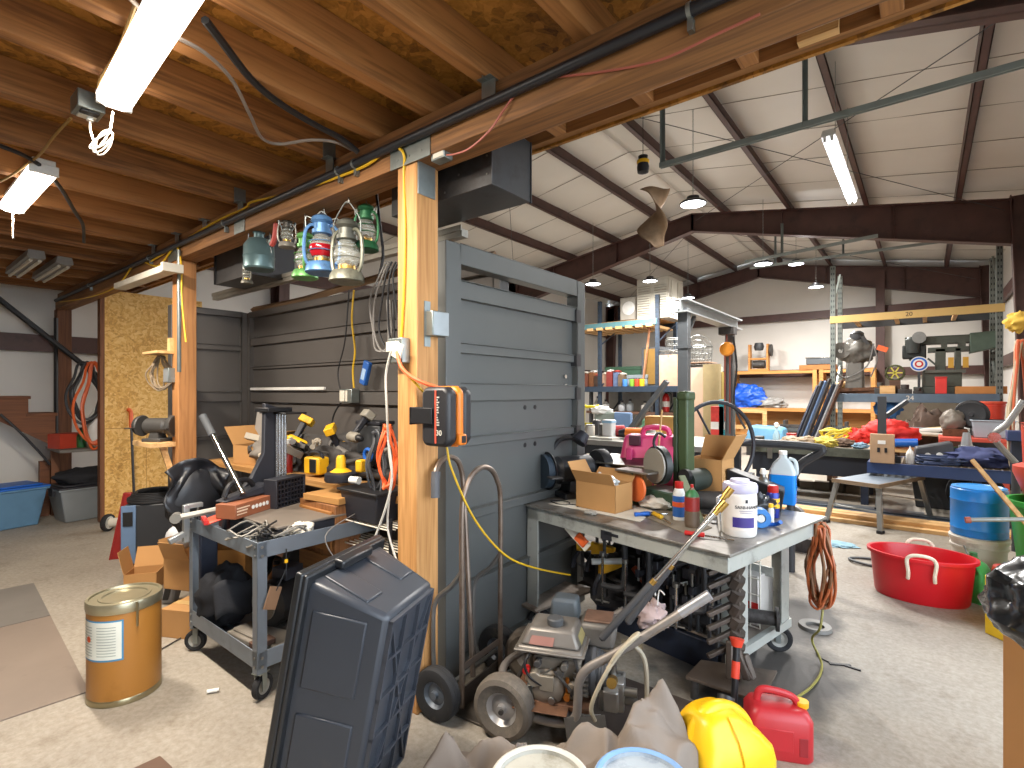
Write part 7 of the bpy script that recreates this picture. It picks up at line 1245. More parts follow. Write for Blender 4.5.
# horizontal mill
MM = pm('#4f544c', .5, .3, .15, 7, .04, '#30332e', .35); p = rk(950, 390, RY+.55); t = T('milling_machine', 'large dark green horizontal milling machine on the rack', 'milling machine', p)
obj('knee_base', B().box(-.5, -.2, 0, .2, .2, .12).box(-.38, -.18, .12, .15, .18, .38), MM, t, bev=.01); obj('column', B().box(-.2, -.16, .36, -.06, .16, .78).box(.06, -.16, .36, .14, .16, .78), MM, t, bev=.008); obj('arm', B().box(-.62, -.14, .86, .42, .12, 1.0).box(-.3, -.16, .72, .25, .14, .8), MM, t, bev=.008); obj('arm_end', B().hexa([(.25,-.16,.68),(.66,-.16,.78),(.66,.14,.78),(.25,.14,.68)], [(.25,-.16,1.02),(.66,-.16,1.04),(.66,.14,1.04),(.25,.14,1.02)]), pm('#56665a', .5, .3, .2, 9, .05), t, bev=.008)
obj('post_block', B().box(-.12, -.15, .78, -.04, .12, .9).box(.1, -.15, .78, .2, .12, .9), MM, t); obj('motor', B().lathe([(0, -.15), (.1, -.145), (.12, .1), (.09, .14), (0, .15)], 22, TR(-.5, -.1, .86)), pm('#3f4341', .45, .3), t, ); obj('pulley', B().lathe([(.0, -.04), (.1, -.04), (.08, 0), (.1, .04), (0, .04)], 22, TR(-.42, -.22, .98) @ euler(pi/2, 0, 0)), STEEL, t); obj('gear_case', B().box(-.66, -.12, .62, -.32, .1, .86), pm('#2f3331', .5, .3), t, bev=.02); obj('motor_mount', B().bar((-.55, -.05, .62), (-.25, -.05, .3), .05, .05).bar((-.3, -.05, .62), (-.1, -.05, .4), .03, .03), MM, t); obj('table', B().box(-.34, -.22, .36, .2, .22, .41), pm('#64675f', .45, .5), t); [obj('yellow_plate', B().box(x_, -.17, .44, x_+.075, -.15, .62), pm('#c79a3a', .5), t) for x_ in (-.03, .16)]
p = rk(919, 364, RY+.3); t = T('round_sign', 'round white sign with blue and red rings on rack', 'sign', p+V((0, 0, .0))); z = Y_(919, 364, RY+.3).z-p.z
obj('post', B().box(-.02, .01, 0, .02, .03, z), DKGREY, t); 
for r0, m, o_ in ((.13, WHITE, 0), (.115, BLUE, .003), (.085, WHITE, .006), (.06, RED, .009), (.035, WHITE, .012)): obj('ring', B().cyl((0, -o_-.004, z), (0, .01, z), r0, n=28), m, t)
p = rk(895, 390, RY+.35); t = T('spoked_pulley', 'round olive wheel with yellow spokes standing on rack', 'wheel', p); z = .27+.1; bt, bh = B(), B(); wheel(bt, bh, (0, 0, z), (0, 1, 0), .15, .08, .75); obj('tyre', bt, pm('#4e5231', .6), t); obj('stand', B().box(-.08, -.06, 0, .08, .06, z-.13), DKWOOD, t)
for k in range(3): obj('spoke', B().bar((-.11*cos(k*1.05), -.05, z-.11*sin(k*1.05)), (.11*cos(k*1.05), -.05, z+.11*sin(k*1.05)), .03, .02), pm('#c7bd4a', .5), t)
p = rk(941, 392, RY+.12); t = T('red_box', 'small bright red can box standing in front of mill', 'box', p); obj('box', B().box(-.075, -.05, 0, .075, .05, .26), pm('#d63a34', .45), t, bev=.006); obj('lid', B().box(-.08, -.055, .26, .08, .055, .285), pm('#c22f2a', .45), t, bev=.004)
p = rk(980, 391, RY+.2); carton('flat orange brown cardboard box at the right end of rack', p, .62, .35, .12, 0, mat=pm('#c08248', .8))
for k, (px, w_, h_, lb) in enumerate(((905, .2, .16, 'dark iron casting left on rack below the mill'), (918, .14, .1, 'small dark iron block on rack before the mill'), (880, .16, .2, 'dark iron fitting right of the geared head on rack'))):
    q = rk(px, 390, RY+.2); tag(obj('iron_casting', B().box(-w_/2, -.08, 0, w_/2, .08, h_*.5).cyl((0, 0, h_*.5), (0, 0, h_), w_*.3), IRON, loc=q, bev=.008), lb, 'casting')
# under the 24 beam
zf = 0
p = Y_(970, 437, 9.2); t = T('red_table', 'red steel side table holding a grey tote behind the grating table', 'table', (p.x, 9.2, 0)); hz = Y_(970, 437, 9.2).z; obj('top', B().box(-.32, -.25, hz-.05, .36, .3, hz), pm('#c8503f', .5), t, bev=.006)
for x in (-.32, .3):
    for y in (-.25, .24): obj('leg', B().box(x, y, 0, x+.06, y+.06, hz-.05), pm('#c8503f', .5), t)
tote('grey_tote', 'light grey plastic tote on the red side table', (p.x+.22, 9.25, hz), .42, .36, .24, pm('#a6b2bd', .4), pm('#9faab4', .4), 0, .03, False)
t = T('air_compressor', 'small compressor with black flywheel beside the grey tote', 'compressor', (p.x-.12, 9.3, hz)); obj('pump', B().blob((-.05, 0, .2), (.13, .12, .16), .25, 3, 3), pm('#7d756b', .5, .3), t); bt, bh = B(), B(); wheel(bt, bh, (.14, -.02, .3), (0.3, 1, 0), .19, .05, .8); obj('flywheel', bt, BLACK, t); obj('hub', bh, DKGREY, t); obj('base', B().box(-.16, -.1, 0, .1, .1, .1), RUST, t, bev=.006)
p = Y_(975, 456, 8.6); t = T('green_crate', 'bright green plastic crate under the red side table', 'crate', (p.x+.05, 9.25, hz-.42)); obj('crate', B().hexa([(-.22,-.2,0),(.22,-.2,0),(.22,.2,0),(-.22,.2,0)], [(-.25,-.22,.25),(.25,-.22,.25),(.25,.22,.25),(-.25,.22,.25)]), GREEN, t, bev=.008); obj('rim', B().box(-.26, -.23, .23, .26, .23, .26), pm('#3f8a4c', .45), t); obj('riser', B().box(-.2, -.15, -(hz-.42), .2, .15, 0), DKWOOD, t)
p = Y_(992, 406, 10.4); pail('orange_bucket', 'orange red lidded bucket standing on a tall box under beam', (p.x, 10.6, .95), .17, .3, pm('#d8432e', .45), pm('#e05a40', .45), ORANGE, 0, False, 'bucket')
tag(obj('dark_cabinet', B().box(-.25, -.25, 0, .25, .25, .95), DKGREY, loc=(p.x-.02, 10.62, 0), bev=.01), 'dark grey cabinet under the orange red bucket', 'cabinet')
for k, (px, py, sx, sz, m, lb, y) in enumerate(((858, 437, .16, .12, '#d8342c', 'red cloth bundle left of the post behind the table', 9.4), (888, 433, .34, .18, '#d8302a', 'large bright red cloth heap behind the outlet panel', 9.4), (888, 407, .2, .2, '#3a74b8', 'blue wrapped bundle on shelf below the grey beam', 11.5))):
    q = Y_(px, py, y); tag(obj('cloth_heap', B().blob((0, 0, 0), (sx, .2, sz), .35, 2.6, k+3, 26, 14), pm(m, .7, 0, .12, 8, .15), loc=q), lb, 'cloth')
t = T('junk_table', 'low wooden table behind the heavy table holding red cloth', 'table', (-.45, 9.4, 0)); hz2 = Y_(880, 445, 9.4).z; obj('top', B().box(-.75, -.35, hz2-.06, .7, .35, hz2-.02), PINE, t); 
for x in (-.7, .62):
    for y in (-.3, .25): obj('leg', B().box(x, y, 0, x+.07, y+.07, hz2-.06), DKWOOD, t)
q = Y_(836, 431, 9.3); b = B(); R.seed(31)
for k in range(8): b.tube([(R.uniform(-.04, .04)+.2*cos(a), .1*sin(a), R.uniform(-.03, .03)+.12*sin(a+.5*k)*.9) for a in [i*pi/5 for i in range(10)]], .014, 6, 3, closed=True)
tag(obj('yellow_hose', b, pm('#d9c83a', .5), loc=(q.x, 9.35, hz2+.1)), 'tangled yellow hose on the low wooden table', 'hose')
cable('blue_pipe', [Y_(878, 443, 9.1), Y_(918, 443, 9.1)], .06, BLUE, 'thick blue tube lying behind the outlet panel', cat='tube', sm=0, n=12)
q = Y_(925, 428, 9.9); t = T('scrap_tubes', 'bundle of pale pipes and boards slanting under the rack beam', 'pipe bundle', q); R.seed(4)
for k in range(7): obj('pipe', B().cyl((-.5+R.uniform(-.1, .1), R.uniform(-.1, .1), -.06+R.uniform(-.05, .05)), (.5, R.uniform(-.1, .1), -.05+R.uniform(-.06, .1)), R.uniform(.02, .04), n=8), (OFFW, STEEL, pm('#b9a06a', .6), WHITE, RUST, pm('#8a8f93', .5), PINE)[k], t)
obj('rest', B().box(-.4, -.1, -q.z, -.3, .1, -.12).box(.3, -.1, -q.z, .4, .1, -.12), DKWOOD, t)
q = Y_(930, 415, 10.2); t = T('brush_pile', 'brown bristly scrap heap behind the pale pipes', 'scrap heap', (q.x, 10.3, 0)); obj('heap', B().blob((0, 0, .5), (.4, .25, .6), .35, 3, 6, 26, 16, floor=0), pm('#57473d', .85, 0, .3, 12, .3), t)
ST('backing_board', B().box(-.5, 12.4, 0, .95, 12.43, 1.2), OFFW)
# leaning long stock beside the rack
R.seed(14)
for k in range(7):
    x = -1.78+k*.06; m = (NAVY, DKGREY, pm('#5a6f8f', .5), IRON, NAVY, pm('#8b8d90', .5), DKWOOD)[k]; a = V((x-.25, 10.7, 0)); b_ = V((x+.25, 11.0+.02*k, 1.5+.15*R.random())); cable('leaning_bar', [a, b_], .035, m, 'long bar leaning on the rack left side, ' + ('leftmost of seven', 'second from left', 'pale blue, third from left', 'iron, middle one', 'third from right', 'pale grey, second from right', 'brown, nearest the upright')[k], cat='bar', sm=0, n=4, group='bars leaning on the rack')
# ------------------------------------------------------------ wooden shelving and things on the back wall
SHW = wood('#c98f4d', '#a36a30', 0, 3)
for k, (x0, x1, lb) in enumerate(((-4.15, -2.1, 'wide pine shelving unit on back wall holding a blue tarp'), (-2.05, -.9, 'pine shelving unit on back wall next to the rack'))):
    t = T('wood_shelving', lb, 'shelving', (x0, 14.9, 0)); w_ = x1-x0
    for z in (.3, .98, 1.96): obj('shelf', B().box(0, 0, z-.08, w_, .5, z), SHW, t)
    for x in (0, w_-.09): obj('post', B().box(x, -.02, 0, x+.09, .06, 1.98), SHW, t); obj('post', B().box(x, .42, 0, x+.09, .5, 1.98), SHW, t)
    obj('back', B().box(0, .5, .3, w_, .52, .95), PLYW, t)
q = Y_(746, 390, 15.0); tag(obj('blue_tarp', B().blob((0, 0, .27), (.5, .22, .34), .3, 2.5, 3, 40, 24, floor=0), pm('#1f57c4', .4, 0, .15, 6, .4), loc=(q.x, 15.1, .98)), 'bright blue crumpled tarp on the pine shelf', 'tarp')
q = Y_(770, 400, 15.0); tag(obj('grey_plastic', B().blob((0, 0, .1), (.35, .2, .16), .4, 3, 5, 24, 12, floor=0), pm('#8d8a86', .4, 0, .3, 9, .3), loc=(q.x, 15.1, .98)), 'grey crumpled plastic sheet right of the blue tarp', 'plastic sheet')
q = Y_(758, 371, 15.0); t = T('motor_stand', 'pine box frame with an old motor on the pine shelving', 'stand', (q.x, 15.1, 1.96)); 
obj('frame', B().box(-.25, -.1, 0, -.2, .1, .72).box(.2, -.1, 0, .25, .1, .72).box(-.2, -.1, 0, .2, .1, .06).box(-.2, -.1, .3, .2, .1, .35), SHW, t, bev=.003); obj('motor', B().lathe([(0, -.1), (.1, -.1), (.13, 0), (.1, .1), (0, .1)], 18, TR(0, 0, .66)), DKGREY, t); obj('side_wheel', B().cyl((.28, 0, .55), (.32, 0, .55), .16, n=20), IRON, t); obj('drum', B().cyl((-.15, 0, .18), (.15, 0, .18), .1), IRON, t)
q = Y_(818, 371, 15.0); carton('flat brown box under a grey tray on the pine shelving', (q.x, 15.05, 1.96), .8, .35, .12, 0, mat=pm('#a86a35', .7)); t = T('grey_case', 'flat grey metal tray on the brown box on shelving', 'tray', (q.x+.05, 15.05, 2.081)); obj('tray', B().box(-.3, -.15, 0, .3, .15, .16), GREYP, t, bev=.02); obj('lid', B().box(-.32, -.16, .16, .32, .16, .19), STEEL, t, bev=.01)
R.seed(33)
for k in range(6):
    x = -3.2+k*.28; tag(obj('shelf_box', B().box(-.11, -.12, 0, .11, .12, .16+.12*R.random()), (GREYP, WHITE, DKGREY, pm('#7d8a96', .5), OFFW, BLACKP)[k], loc=(x, 15.05, .3), bev=.008), 'small box on the lowest pine shelf, ' + ('grey, leftmost', 'white, second from left', 'dark grey, third', 'blue grey, fourth', 'cream, fifth', 'black, rightmost')[k], 'box', 'boxes on the low pine shelf')
t = T('picture_frame', 'empty pale wooden frame leaning in front of shelving', 'frame', (-3.6, 14.2, .45), .05); obj('frame', B().box(-.5, 0, 0, .5, .03, .1).box(-.5, 0, .42, .5, .03, .52).box(-.5, 0, .1, -.4, .03, .42).box(.4, 0, .1, .5, .03, .42), PINE, t); obj('stand', B().box(-.4, .04, -.45, -.3, .1, .1).box(.3, .04, -.45, .4, .1, .1), DKWOOD, t)
t = T('covered_machine', 'machine under a pale blue cover in front of shelving', 'covered machine', (-2.75, 12.6, 0)); obj('cover', B().hexa([(-.42,-.35,.25),(.42,-.35,.25),(.42,.35,.25),(-.42,.35,.25)], [(-.3,-.25,.66),(.36,-.25,.62),(.36,.25,.62),(-.3,.25,.66)]), pm('#5f93b5', .6, 0, .15, 5, .3), t, bev=.05); obj('stand', B().box(-.35, -.3, 0, .35, .3, .25), DKGREY, t)
t = T('steel_stack', 'stack of long steel bars on low racks before shelving', 'steel rack', (-2.0, 13.4, 0)); b = B()
for k in range(7): obj('bar', B().box(-.6, -.2, .1+k*.085, .75, -.14, .15+k*.085), (IRON, RUST, STEEL)[k % 3], t)
obj('leg', B().box(-.55, -.14, 0, -.5, .2, .75), IRON, t); obj('leg', B().box(.65, -.14, 0, .7, .2, .75), IRON, t)
# ------------------------------------------------------------ grey gantry hoist
GX = -2.56; gz = Y_(684, 303, 7.0).z; GAN = pm('#5f6366', .45, .35, .1, 6); GANL = pm('#9da1a2', .45, .3, .1)
t = T('gantry_hoist', 'grey steel gantry with boom and hanging orange trolley', 'gantry', (GX, 7.0, 0))
obj('post', B().box(-.07, -.06, 0, .07, .06, gz-.08), GAN, t, bev=.004); obj('post', B().box(-.09, 2.15, 0, .04, 2.28, gz-.18), GAN, t, bev=.004); obj('boom', B().box(-.09, -.15, gz-.14, .09, 2.55, gz-.12).box(-.09, -.15, gz+.02, .09, 2.55, gz+.04).box(-.01, -.15, gz-.12, .01, 2.55, gz+.02), GANL, t); obj('brace', B().bar((0, .05, gz-.5), (0, .4, gz-.14), .05, .04), GAN, t); obj('collar', B().box(-.085, -.075, gz-.62, .085, .075, gz-.58), GAN, t); obj('foot', B().box(-.35, -.08, 0, .35, .08, .06), GAN, t); obj('foot', B().box(-.35, 2.14, 0, .35, 2.29, .06), GAN, t)
tr = obj('trolley', B().box(-.12, 1.9, gz-.26, .12, 2.1, gz-.14), IRON, t); obj('hoist_block', B().lathe([(0, -.05), (.1, -.05), (.12, 0), (.1, .05), (0, .05)], 20, TR(.0, 1.95, gz-.5) @ euler(pi/2, 0, 0)), pm('#d98a2a', .4), t); obj('chain', B().cyl((0, 1.95, gz-.26), (0, 1.95, gz-.38), .015, n=6).cyl((-.03, 1.95, gz-.6), (-.03, 1.95, gz-1.7), .015, n=6).cyl((.04, 1.98, gz-.6), (.04, 1.98, gz-1.9), .012, n=6), pm('#7a3b2e', .5, .4), t); obj('control_cable', B().tube([(.1, 1.95, gz-.3), (.14, 2, gz-.8), (.1, 2, gz-1.4), (.3, 1.9, gz-1.8)], .018, 6, 5), BCAB, t)
t = T('diagonal_strut', 'dark steel diagonal brace leg at the left of gantry post', 'brace leg', (GX-.1, 6.9, 0)); obj('leg', B().bar((-1.1, .1, .35), (-.1, 0, 1.55), .07, .06), GAN, t); obj('shoe', B().box(-1.2, .0, 0, -1.0, .2, .36), GAN, t)
# ------------------------------------------------------------ left pallet rack with cooler on top
LRY = 11.0; lx0, lx1 = -6.05, -4.62; RB_ = pm('#333f4e', .45, .3, .12, 8)
t = T('blue_rack', 'dark blue pallet rack at the back left with louvred cooler', 'rack', (0, LRY, 0))
for x in (lx0, lx1):
    for y in (0, 1.05): upright(x, y, 3.55, RB_, t)
    for k in range(3): obj('brace', B().bar((x, 0, .5+k*1.0), (x, 1.05, 1.2+k*.9), .03, .02), RB_, t)
zt_ = Y_(625, 327, LRY).z; zm_ = Y_(640, 392, LRY).z
obj('beam', B().box(lx0-.6, -.06, zt_, lx1, -.02, zt_+.13), pm('#5f8a90', .45, .2), t, bev=.004); obj('beam', B().box(lx0, 1.03, zt_, lx1, 1.07, zt_+.13), RB_, t); obj('beam', B().box(lx0-.6, -.06, zm_, lx1+.9, -.02, zm_+.13), RB_, t, bev=.004); obj('beam', B().box(lx0, 1.03, zm_, lx1, 1.07, zm_+.13), RB_, t)
for k in range(8): obj('plank', B().box(lx0-.55+k*.25, -.1, zt_+.02-.06, lx0-.4+k*.25, 1.1, zt_+.02), PINE, t)
obj('deck', B().box(lx0-.5, -.02, zm_+.08, lx1+.85, 1.05, zm_+.13), DKGREY, t); obj('deck', B().box(lx0-.5, -.02, zt_+.13, lx1, 1.07, zt_+.145), PLYW, t)
pt_ = Y_(660, 318, LRY+.5)
t = T('swamp_cooler', 'white louvred evaporative cooler box on top of blue rack', 'cooler', (pt_.x, LRY+.5, zt_+.146), .0); ch = Y_(660, 281, LRY+.5).z-zt_-.146
obj('cabinet', B().box(-.38, -.42, 0, .38, .42, ch), pm('#a39e92', .5, 0, .08), t, bev=.01)
for sx in (-.36, .03):
    lv = obj('louver_panel', B().box(sx, -.435, .1, sx+.32, -.42, ch-.08), pm('#a9a497', .5), t)
    b = B()
    for k in range(12): b.bar((sx+.02, -.44, .13+k*(ch-.26)/12), (sx+.3, -.44, .13+k*(ch-.26)/12), .03, .006, (0, .7, 1))
    obj('slats', b, pm('#8f8b80', .5), lv)
for sy in (-.3, .08): obj('louver_panel', B().box(.38, sy, .1, .395, sy+.3, ch-.08), pm('#a9a497', .5), t)
t = T('side_vent', 'white square fan box with bright lens left of cooler', 'fan box', (pt_.x-.66, LRY+.45, zt_+.146)); obj('box', B().box(-.22, -.2, 0.05, .2, .2, .58), pm('#a9a59b', .5), t, bev=.01); obj('foot', B().box(-.2, -.18, 0, .18, .18, .05), DKGREY, t); obj('grille', B().lathe([(0, 0), (.15, 0), (.16, .012), (.12, .016), (0, .016)], 22, TR(0, -.2, .32) @ euler(pi/2, 0, 0)), WHITE, t)
zs2 = zm_+.131
def lr(px, y=LRY+.25): return Y_(px, 385, y)
R.seed(12)
for k in range(7):
    x = lr(587+k*6.0).x; m = ('#6b3b2a', '#8a5a3a', '#4d3a2e', '#a3806a', '#7c2f2a', '#5b6b8a', '#6d5a46')[k]; h_ = .25+.15*R.random()
    t = T('parts_carton', ('reddish brown', 'brown', 'dark brown', 'tan', 'dark red', 'blue grey', 'olive brown')[k]+' parts carton on the blue rack shelf under papers', 'box', (x, LRY+.25+.05*(k % 2), zs2), R.uniform(-.2, .2)); obj('box', B().box(-.07, -.12, 0, .07, .12, h_), pm(m, .6, 0, .3, 14), t, bev=.004); obj('paper_top', B().blob((0, 0, h_+.02), (.08, .12, .03), .4, 3, k, floor=h_), (OFFW, WHITE, pm('#b0473f', .6))[k % 3], t)
for k, (px, m, lb) in enumerate(((625, '#4a84c8', 'blue and white paint can on the blue rack shelf'), (632, '#7fae3a', 'lime green paint can on the blue rack shelf'), (637, '#d2492f', 'orange red paint can on the blue rack shelf'), (642, '#e0b32a', 'yellow paint can on the blue rack shelf'))):
    p = lr(px, LRY+.1); t = T('paint_can', lb, 'paint can', (p.x, LRY+.1, zs2), 0, 'small paint cans on the blue rack'); obj('body', B().lathe([(.058, 0), (.06, .005), (.06, .16), (.055, .165)], 20), pm(m, .45), t); obj('lid', B().lathe([(.056, .163), (.058, .175), (.05, .17), (0, .17)], 20), STEEL, t)
p = lr(632, LRY+.8); t = T('green_metal_box', 'long dark green metal box at the back of rack shelf', 'box', (p.x-.1, LRY+.8, zs2)); obj('box', B().box(-.55, -.15, 0, .5, .15, .48), pm('#3c5a45', .5), t, bev=.01); obj('lid', B().box(-.56, -.16, .4, .51, .16, .49), pm('#34503d', .5), t, bev=.008)
p = lr(633, LRY+.4); t = T('grey_case', 'grey flat plastic case behind the small paint cans', 'case', (p.x+.05, LRY+.4, zs2)); obj('case', B().box(-.35, -.1, 0, .35, .1, .26), pm('#8a9296', .5), t, bev=.02); obj('lid', B().box(-.36, -.11, .18, .36, .11, .27), pm('#7f878b', .5), t, bev=.01)
p = lr(651, LRY+.5); t = T('grey_cabinet', 'grey cabinet with a brown door panel behind the rack upright', 'cabinet', (p.x+.05, LRY+.55, zs2), -.2); obj('carcass', B().box(-.2, -.2, 0, .3, .25, .9), GREYP, t, bev=.006); obj('door', B().box(-.12, -.215, .05, .28, -.2, .86), pm('#8a6a32', .6), t); obj('wood_strip', B().bar((-.1, -.3, 0.0), (.12, -.26, 1.7), .05, .03), pm('#b98360', .7), t)
p = Y_(671, 380, LRY+.1); carton('tan cardboard box on the rack shelf left of gantry post', (p.x, LRY+.25, zs2), .55, .5, .68, 0, mat=pm('#b99a83', .85), tape=False); p = Y_(696, 385, LRY-.2); 
t = T('tall_carton', 'tall pale cardboard carton right of the gantry post', 'box', (p.x, LRY-.1, 0), 0); obj('body', B().box(-.32, -.25, 0, .3, .3, Y_(696, 368, LRY-.3).z), pm('#c4a58e', .85, 0, .05), t, bev=.004); obj('top_flap', B().box(-.33, -.26, 2.0, .31, .31, 2.012), pm('#b1927b', .85), t)
WIRE = pm('#646562', .4, .6)
def basket(label, px, py, y, w_, h_, rz):
    p = Y_(px, py, y); t = T('wire_basket', label, 'wire basket', p, rz, 'wire baskets stacked on the cartons'); b = B()
    for k in range(7): x = -w_/2+k*w_/6; b.cyl((x, -w_*.35, 0), (x*1.1, -w_*.4, h_), .008, n=5).cyl((x, w_*.35, 0), (x*1.1, w_*.4, h_), .008, n=5).cyl((x, -w_*.35, 0), (x, w_*.35, 0), .008, n=5)
    for k in range(4): z = h_*k/3; g = 1+.1*k/3; b.tube([(-w_/2*g, -w_*.36*g, z), (w_/2*g, -w_*.36*g, z), (w_/2*g, w_*.36*g, z), (-w_/2*g, w_*.36*g, z)], .01, 5, closed=True)
    obj('wires', b, WIRE, t); obj('rim', B().tube([(-w_/2*1.1, -w_*.4, h_), (w_/2*1.1, -w_*.4, h_), (w_/2*1.1, w_*.4, h_), (-w_/2*1.1, w_*.4, h_)], .014, 6, closed=True), WIRE, t); return t
basket('wire basket leaning at left on the tan cardboard box', 672, 367, LRY+.25, .5, .35, .2); basket('wire basket on the tall pale carton right of gantry post', 697, 366, LRY-.1, .45, .4, -.2); basket('second wire basket nested above on the tan cardboard box', 678, 357, LRY+.25, .45, .4, .5)
t = T('wire_hoop', 'round wire hoop guard standing behind the wire baskets', 'hoop', Y_(697, 350, LRY+.4)); b = B()
for r0 in (.12, .22, .32): b.tube([(r0*cos(a), 0, r0*sin(a)) for a in [i*pi/12 for i in range(24)]], .008, 5, closed=True)
for k in range(6): b.cyl((0, 0, 0), (.32*cos(k*1.05), 0, .32*sin(k*1.05)), .006, n=5)
obj('wires', b, WIRE, t)
p = Y_(712, 440, 10.6); t = T('rolled_mat', 'rolled olive canvas mat standing right of the pale carton', 'roll', (p.x, 10.6, 0)); obj('roll', B().cyl((0, 0, 0), (0, 0, 1.95), .17, n=20), pm('#8c7c58', .85, 0, .15, 6, .1), t); obj('core', B().lathe([(.05, 1.951), (.1, 1.955), (.15, 1.953)], 18), pm('#6b5f44', .85), t)
for k, (px, m, lb) in enumerate(((719, '#d6c9a8', 'cream board standing right of the olive roll'), (724, '#b9a25e', 'tan board standing beside the cream board'))):
    p = Y_(px, 440, 10.8); tag(obj('standing_board', B().box(-.06, -.03, 0, .06, .03, 1.9-.1*k), pm(m, .7), loc=(p.x, 10.8, 0), bev=.003), lb, 'board')
for k, (px, m, lb, h_) in enumerate(((719, '#c23a34', 'red carton standing below the boards behind hoop wheel', .95), (727, '#2a8f9a', 'teal carton standing below the boards behind hoop wheel', 1.05))):
    p = Y_(px, 440, 9.4); t = T('product_carton', lb, 'box', (p.x, 9.4, 0)); obj('box', B().box(-.11, -.1, 0, .11, .1, 1.15+.12*k), pm(m, .5, 0, .25, 14), t, bev=.004); obj('label_band', B().box(-.111, -.101, .75, .111, .101, .88), WHITE, t)
# ------------------------------------------------------------ middle table with clutter, behind the bench
t = T('middle_table', 'grey topped table cluttered with tools behind the steel panel', 'table', (-2.35, 4.9, 0), 0); mz = .93
obj('top', B().box(-.95, -.4, mz-.05, .95, .6, mz), pm('#a8a59c', .5, .3, .12, 6), t, bev=.004); obj('apron', B().box(-.93, -.38, mz-.14, .93, -.36, mz-.05), DKGREY, t)
for x in (-.92, .85):
    for y in (-.37, .52): obj('leg', B().box(x, y, 0, x+.07, y+.07, mz-.05), DKGREY, t)
def mt(px, y): p = Y_(px, 440, y); return V((p.x, y, mz))
R.seed(19)
def box2(name, label, cat, loc, w_, d_, h_, m, m2, rz=0):
    t = T(name, label, cat, loc, rz); obj('body', B().box(-w_/2, -d_/2, 0, w_/2, d_/2, h_), m, t, bev=min(w_, d_, h_)*.12); obj('lid', B().box(-w_/2*1.03, -d_/2*1.03, h_*.82, w_/2*1.03, d_/2*1.03, h_*.95), m2, t, bev=.003); return t
box2('blue_white_tin', 'white and pale blue box on the middle table', 'box', mt(609, 4.75), .11, .1, .19, WHITE, pm('#9cc0d8', .5))
t = T('orange_drill', 'orange bodied power drill on the middle table', 'power drill', mt(634, 4.8), .2); obj('body', B().cyl((-.08, 0, .06), (.08, 0, .06), .055, n=16), pm('#e8792a', .45), t); obj('nose', B().cyl((.08, 0, .06), (.17, 0, .06), .035, .02), DKGREY, t); obj('tail', B().cyl((-.08, 0, .06), (-.15, 0, .06), .05, .03), BLACKP, t); obj('rest', B().box(-.06, -.04, 0, .06, .04, .02), BLACKP, t)
t = T('red_motor', 'red and black small motor on the middle table', 'motor', mt(619, 4.85), .4); obj('body', B().lathe([(0, -.08), (.06, -.07), (.065, .05), (0, .08)], 16, TR(0, 0, .068) @ euler(0, pi/2, 0)), pm('#b3343a', .45), t); obj('shaft', B().cyl((.08, 0, .068), (.14, 0, .068), .02), DKGREY, t)
for k, (px, m, lb, h_) in enumerate(((590, '#d8cfc0', 'cream jar at the left end of the middle table', .12), (597, '#4a4a4c', 'black can beside the cream jar on middle table', .16), (603, '#8a8f94', 'grey canister left of the white and blue box', .13), (645, '#c8604a', 'small orange red can right of the orange drill', .1), (651, '#c8c2b4', 'white tub near the right of the middle table', .09), (657, '#d8b45a', 'yellow carton like tub at right end of middle table', .14))):
    bottle('small_can', lb, mt(px, 4.95 if k % 2 else 4.8), [(.045, 0), (.05, .005), (.05, h_*.9), (.044, h_)], pm(m, .5), STEEL, [(.044, h_), (.046, h_+.01), (0, h_+.012)], cat='can')
ps = slab('paper_stack', 'stack of white papers on the front of middle table', [mt(586, 4.56), mt(612, 4.56), mt(622, 4.75), mt(596, 4.75)], .02, OFFW, 'papers'); ps.location.z = mz+.001
carton('tan cardboard box at the right end of middle table', mt(662, 5.2), .3, .25, .22, .2, mat=pm('#b58a4a', .8))
# things further behind at the rack foot
q = Y_(590, 430, 7.5); t = T('yellow_hand_truck', 'yellow framed cart with black seat beside the panel', 'cart', (q.x, 7.5, 0)); zt2 = Y_(590, 407, 7.5).z; obj('frame', B().tube([(-.12, 0, .1), (-.12, 0, zt2-.05), (-.06, 0, zt2), (.1, 0, zt2), (.15, 0, zt2-.05), (.15, 0, .1)], .025, 8, 3), pm('#e6d321', .45), t); obj('cross_bar', B().box(-.12, -.015, zt2-.3, .15, .015, zt2-.26), pm('#e6d321', .45), t); obj('seat', B().box(-.14, -.1, zt2-.55, .16, .1, zt2-.33), BLACK, t, bev=.03)
for k, (px, py, y, w_, h_, m, lb) in enumerate(((608, 428, 7.4, .34, .36, '#8b958c', 'grey green vinyl chair back behind the middle table'), (626, 428, 7.35, .2, .4, '#6f8aae', 'blue folded cloth hanging over the vinyl chair'))):
    q = Y_(px, 436, y); zt2 = Y_(px, 412, y).z; t = T('vinyl_seat' if k == 0 else 'blue_cloth', lb, 'chair' if k == 0 else 'cloth', (q.x, y, 0)); obj('back' if k == 0 else 'cloth', B().box(-w_/2-.05, -.06 if k == 0 else -.12, zt2-h_-.1, w_/2+.05, .06 if k == 0 else -.07, zt2), pm(m, .6), t, bev=.025); obj('support', B().box(-w_/2, .0, 0, -w_/2+.04, .04, zt2-.1).box(w_/2-.04, .0, 0, w_/2, .04, zt2-.1), DKGREY, t)
q = Y_(618, 411, 8.0); tag(obj('white_bag', B().blob((0, 0, 0), (.17, .12, .07), .4, 3, 4), WHITE, loc=(q.x, 7.42, Y_(618, 411, 7.42).z)), 'white plastic bag lying on the chair back', 'bag')
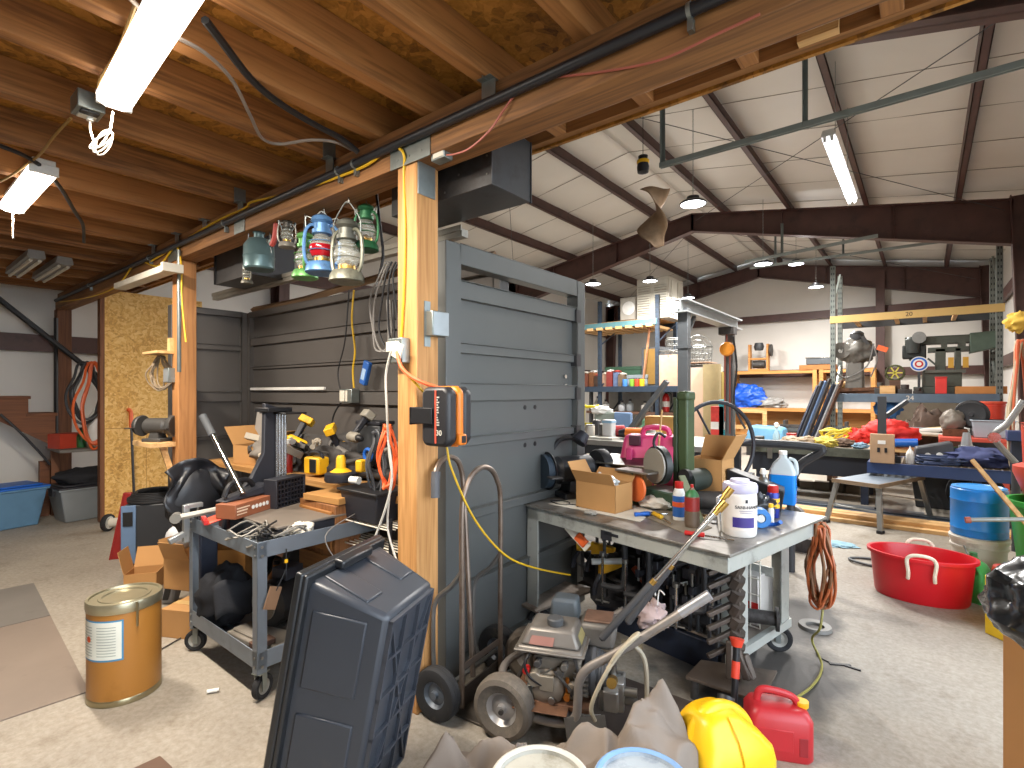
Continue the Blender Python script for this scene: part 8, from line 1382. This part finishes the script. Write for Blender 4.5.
q = Y_(649, 430, 8.4); t = T('green_bag', 'dark green cloth bag behind the middle table', 'bag', (q.x, 8.4, 0)); zz = Y_(649, 421, 8.4).z; obj('bag', B().blob((0, 0, zz-.22), (.2, .15, .24), .25, 2.5, 6), pm('#3f6a4c', .8), t); obj('crate', B().box(-.2, -.15, 0, .2, .15, zz-.4), DKWOOD, t)
for k, (px, w_, h_, m, lb) in enumerate(((663, .34, .3, '#b59a84', 'tan carton low behind the gantry post left side'), (675, .32, .32, '#d3d0ca', 'white carton low beside the gantry post'))):
    q = Y_(px, 440, 8.6); zz = Y_(px, 424, 8.6).z; carton(lb, (q.x, 8.6, 0), w_, .3, zz, 0, mat=pm(m, .8), tape=False)
# lower shelf of the blue rack
zl = Y_(640, 412, LRY).z
t = T('low_shelf', 'dark steel shelf unit below the blue rack holding bottles', 'shelf', (0, LRY, 0)); obj('board', B().box(lx0-.4, .05, zl-.06, lx1+.9, .7, zl), DKWOOD, t); obj('board', B().box(lx1-.1, .05, .55, lx1+.95, .7, .62), BLACKP, t)
for x in (lx0-.35, lx1-.2, lx1+.85): obj('post', B().box(x, .1, 0, x+.06, .2, zm_), DKGREY, t)
ST('backing_panel', B().box(lx0-.4, 12.2, 0, lx1+.9, 12.23, zm_), pm('#8f8d89', .6))
R.seed(44)
for k, (px, m, lb, h_) in enumerate(((598, '#d9d6d0', 'white jug at left on the low dark shelf', .3), (606, '#c9c7c2', 'grey white bottle second on the low dark shelf', .22), (622, '#cfd3d6', 'clear bottle in the middle of low dark shelf', .2), (630, '#9da3a6', 'grey can right of middle on the low dark shelf', .24), (645, '#e0ddd6', 'white can near right on the low dark shelf', .2), (656, '#7d858c', 'blue grey flask beside the fire extinguisher', .28))):
    q = Y_(px, 410, LRY+.3); bottle('shelf_bottle', lb, (q.x, LRY+.3, zl), [(.08, 0), (.085, .01), (.085, h_*.7), (.03, h_*.9), (.028, h_)], pm(m, .4), BLACKP, [(.03, h_), (.035, h_+.01), (.035, h_+.05), (0, h_+.05)])
q = Y_(666, 402, LRY+.3); t = T('fire_extinguisher', 'red fire extinguisher on the low shelf by gantry post', 'fire extinguisher', (q.x, LRY+.3, zl)); obj('cylinder', B().lathe([(.07, 0), (.08, .01), (.08, .33), (.05, .4), (.025, .42)], 20), RED, t); obj('valve', B().cyl((0, 0, .42), (0, 0, .48), .025).box(-.02, -.02, .46, .1, .02, .48), BLACK, t); obj('label', B().lathe([(.081, .12), (.082, .121), (.082, .24), (.081, .241)], 20), WHITE, t); obj('hose', B().tube([(.02, 0, .45), (.12, 0, .4), (.12, 0, .2)], .012, 6, 4), BLACK, t)
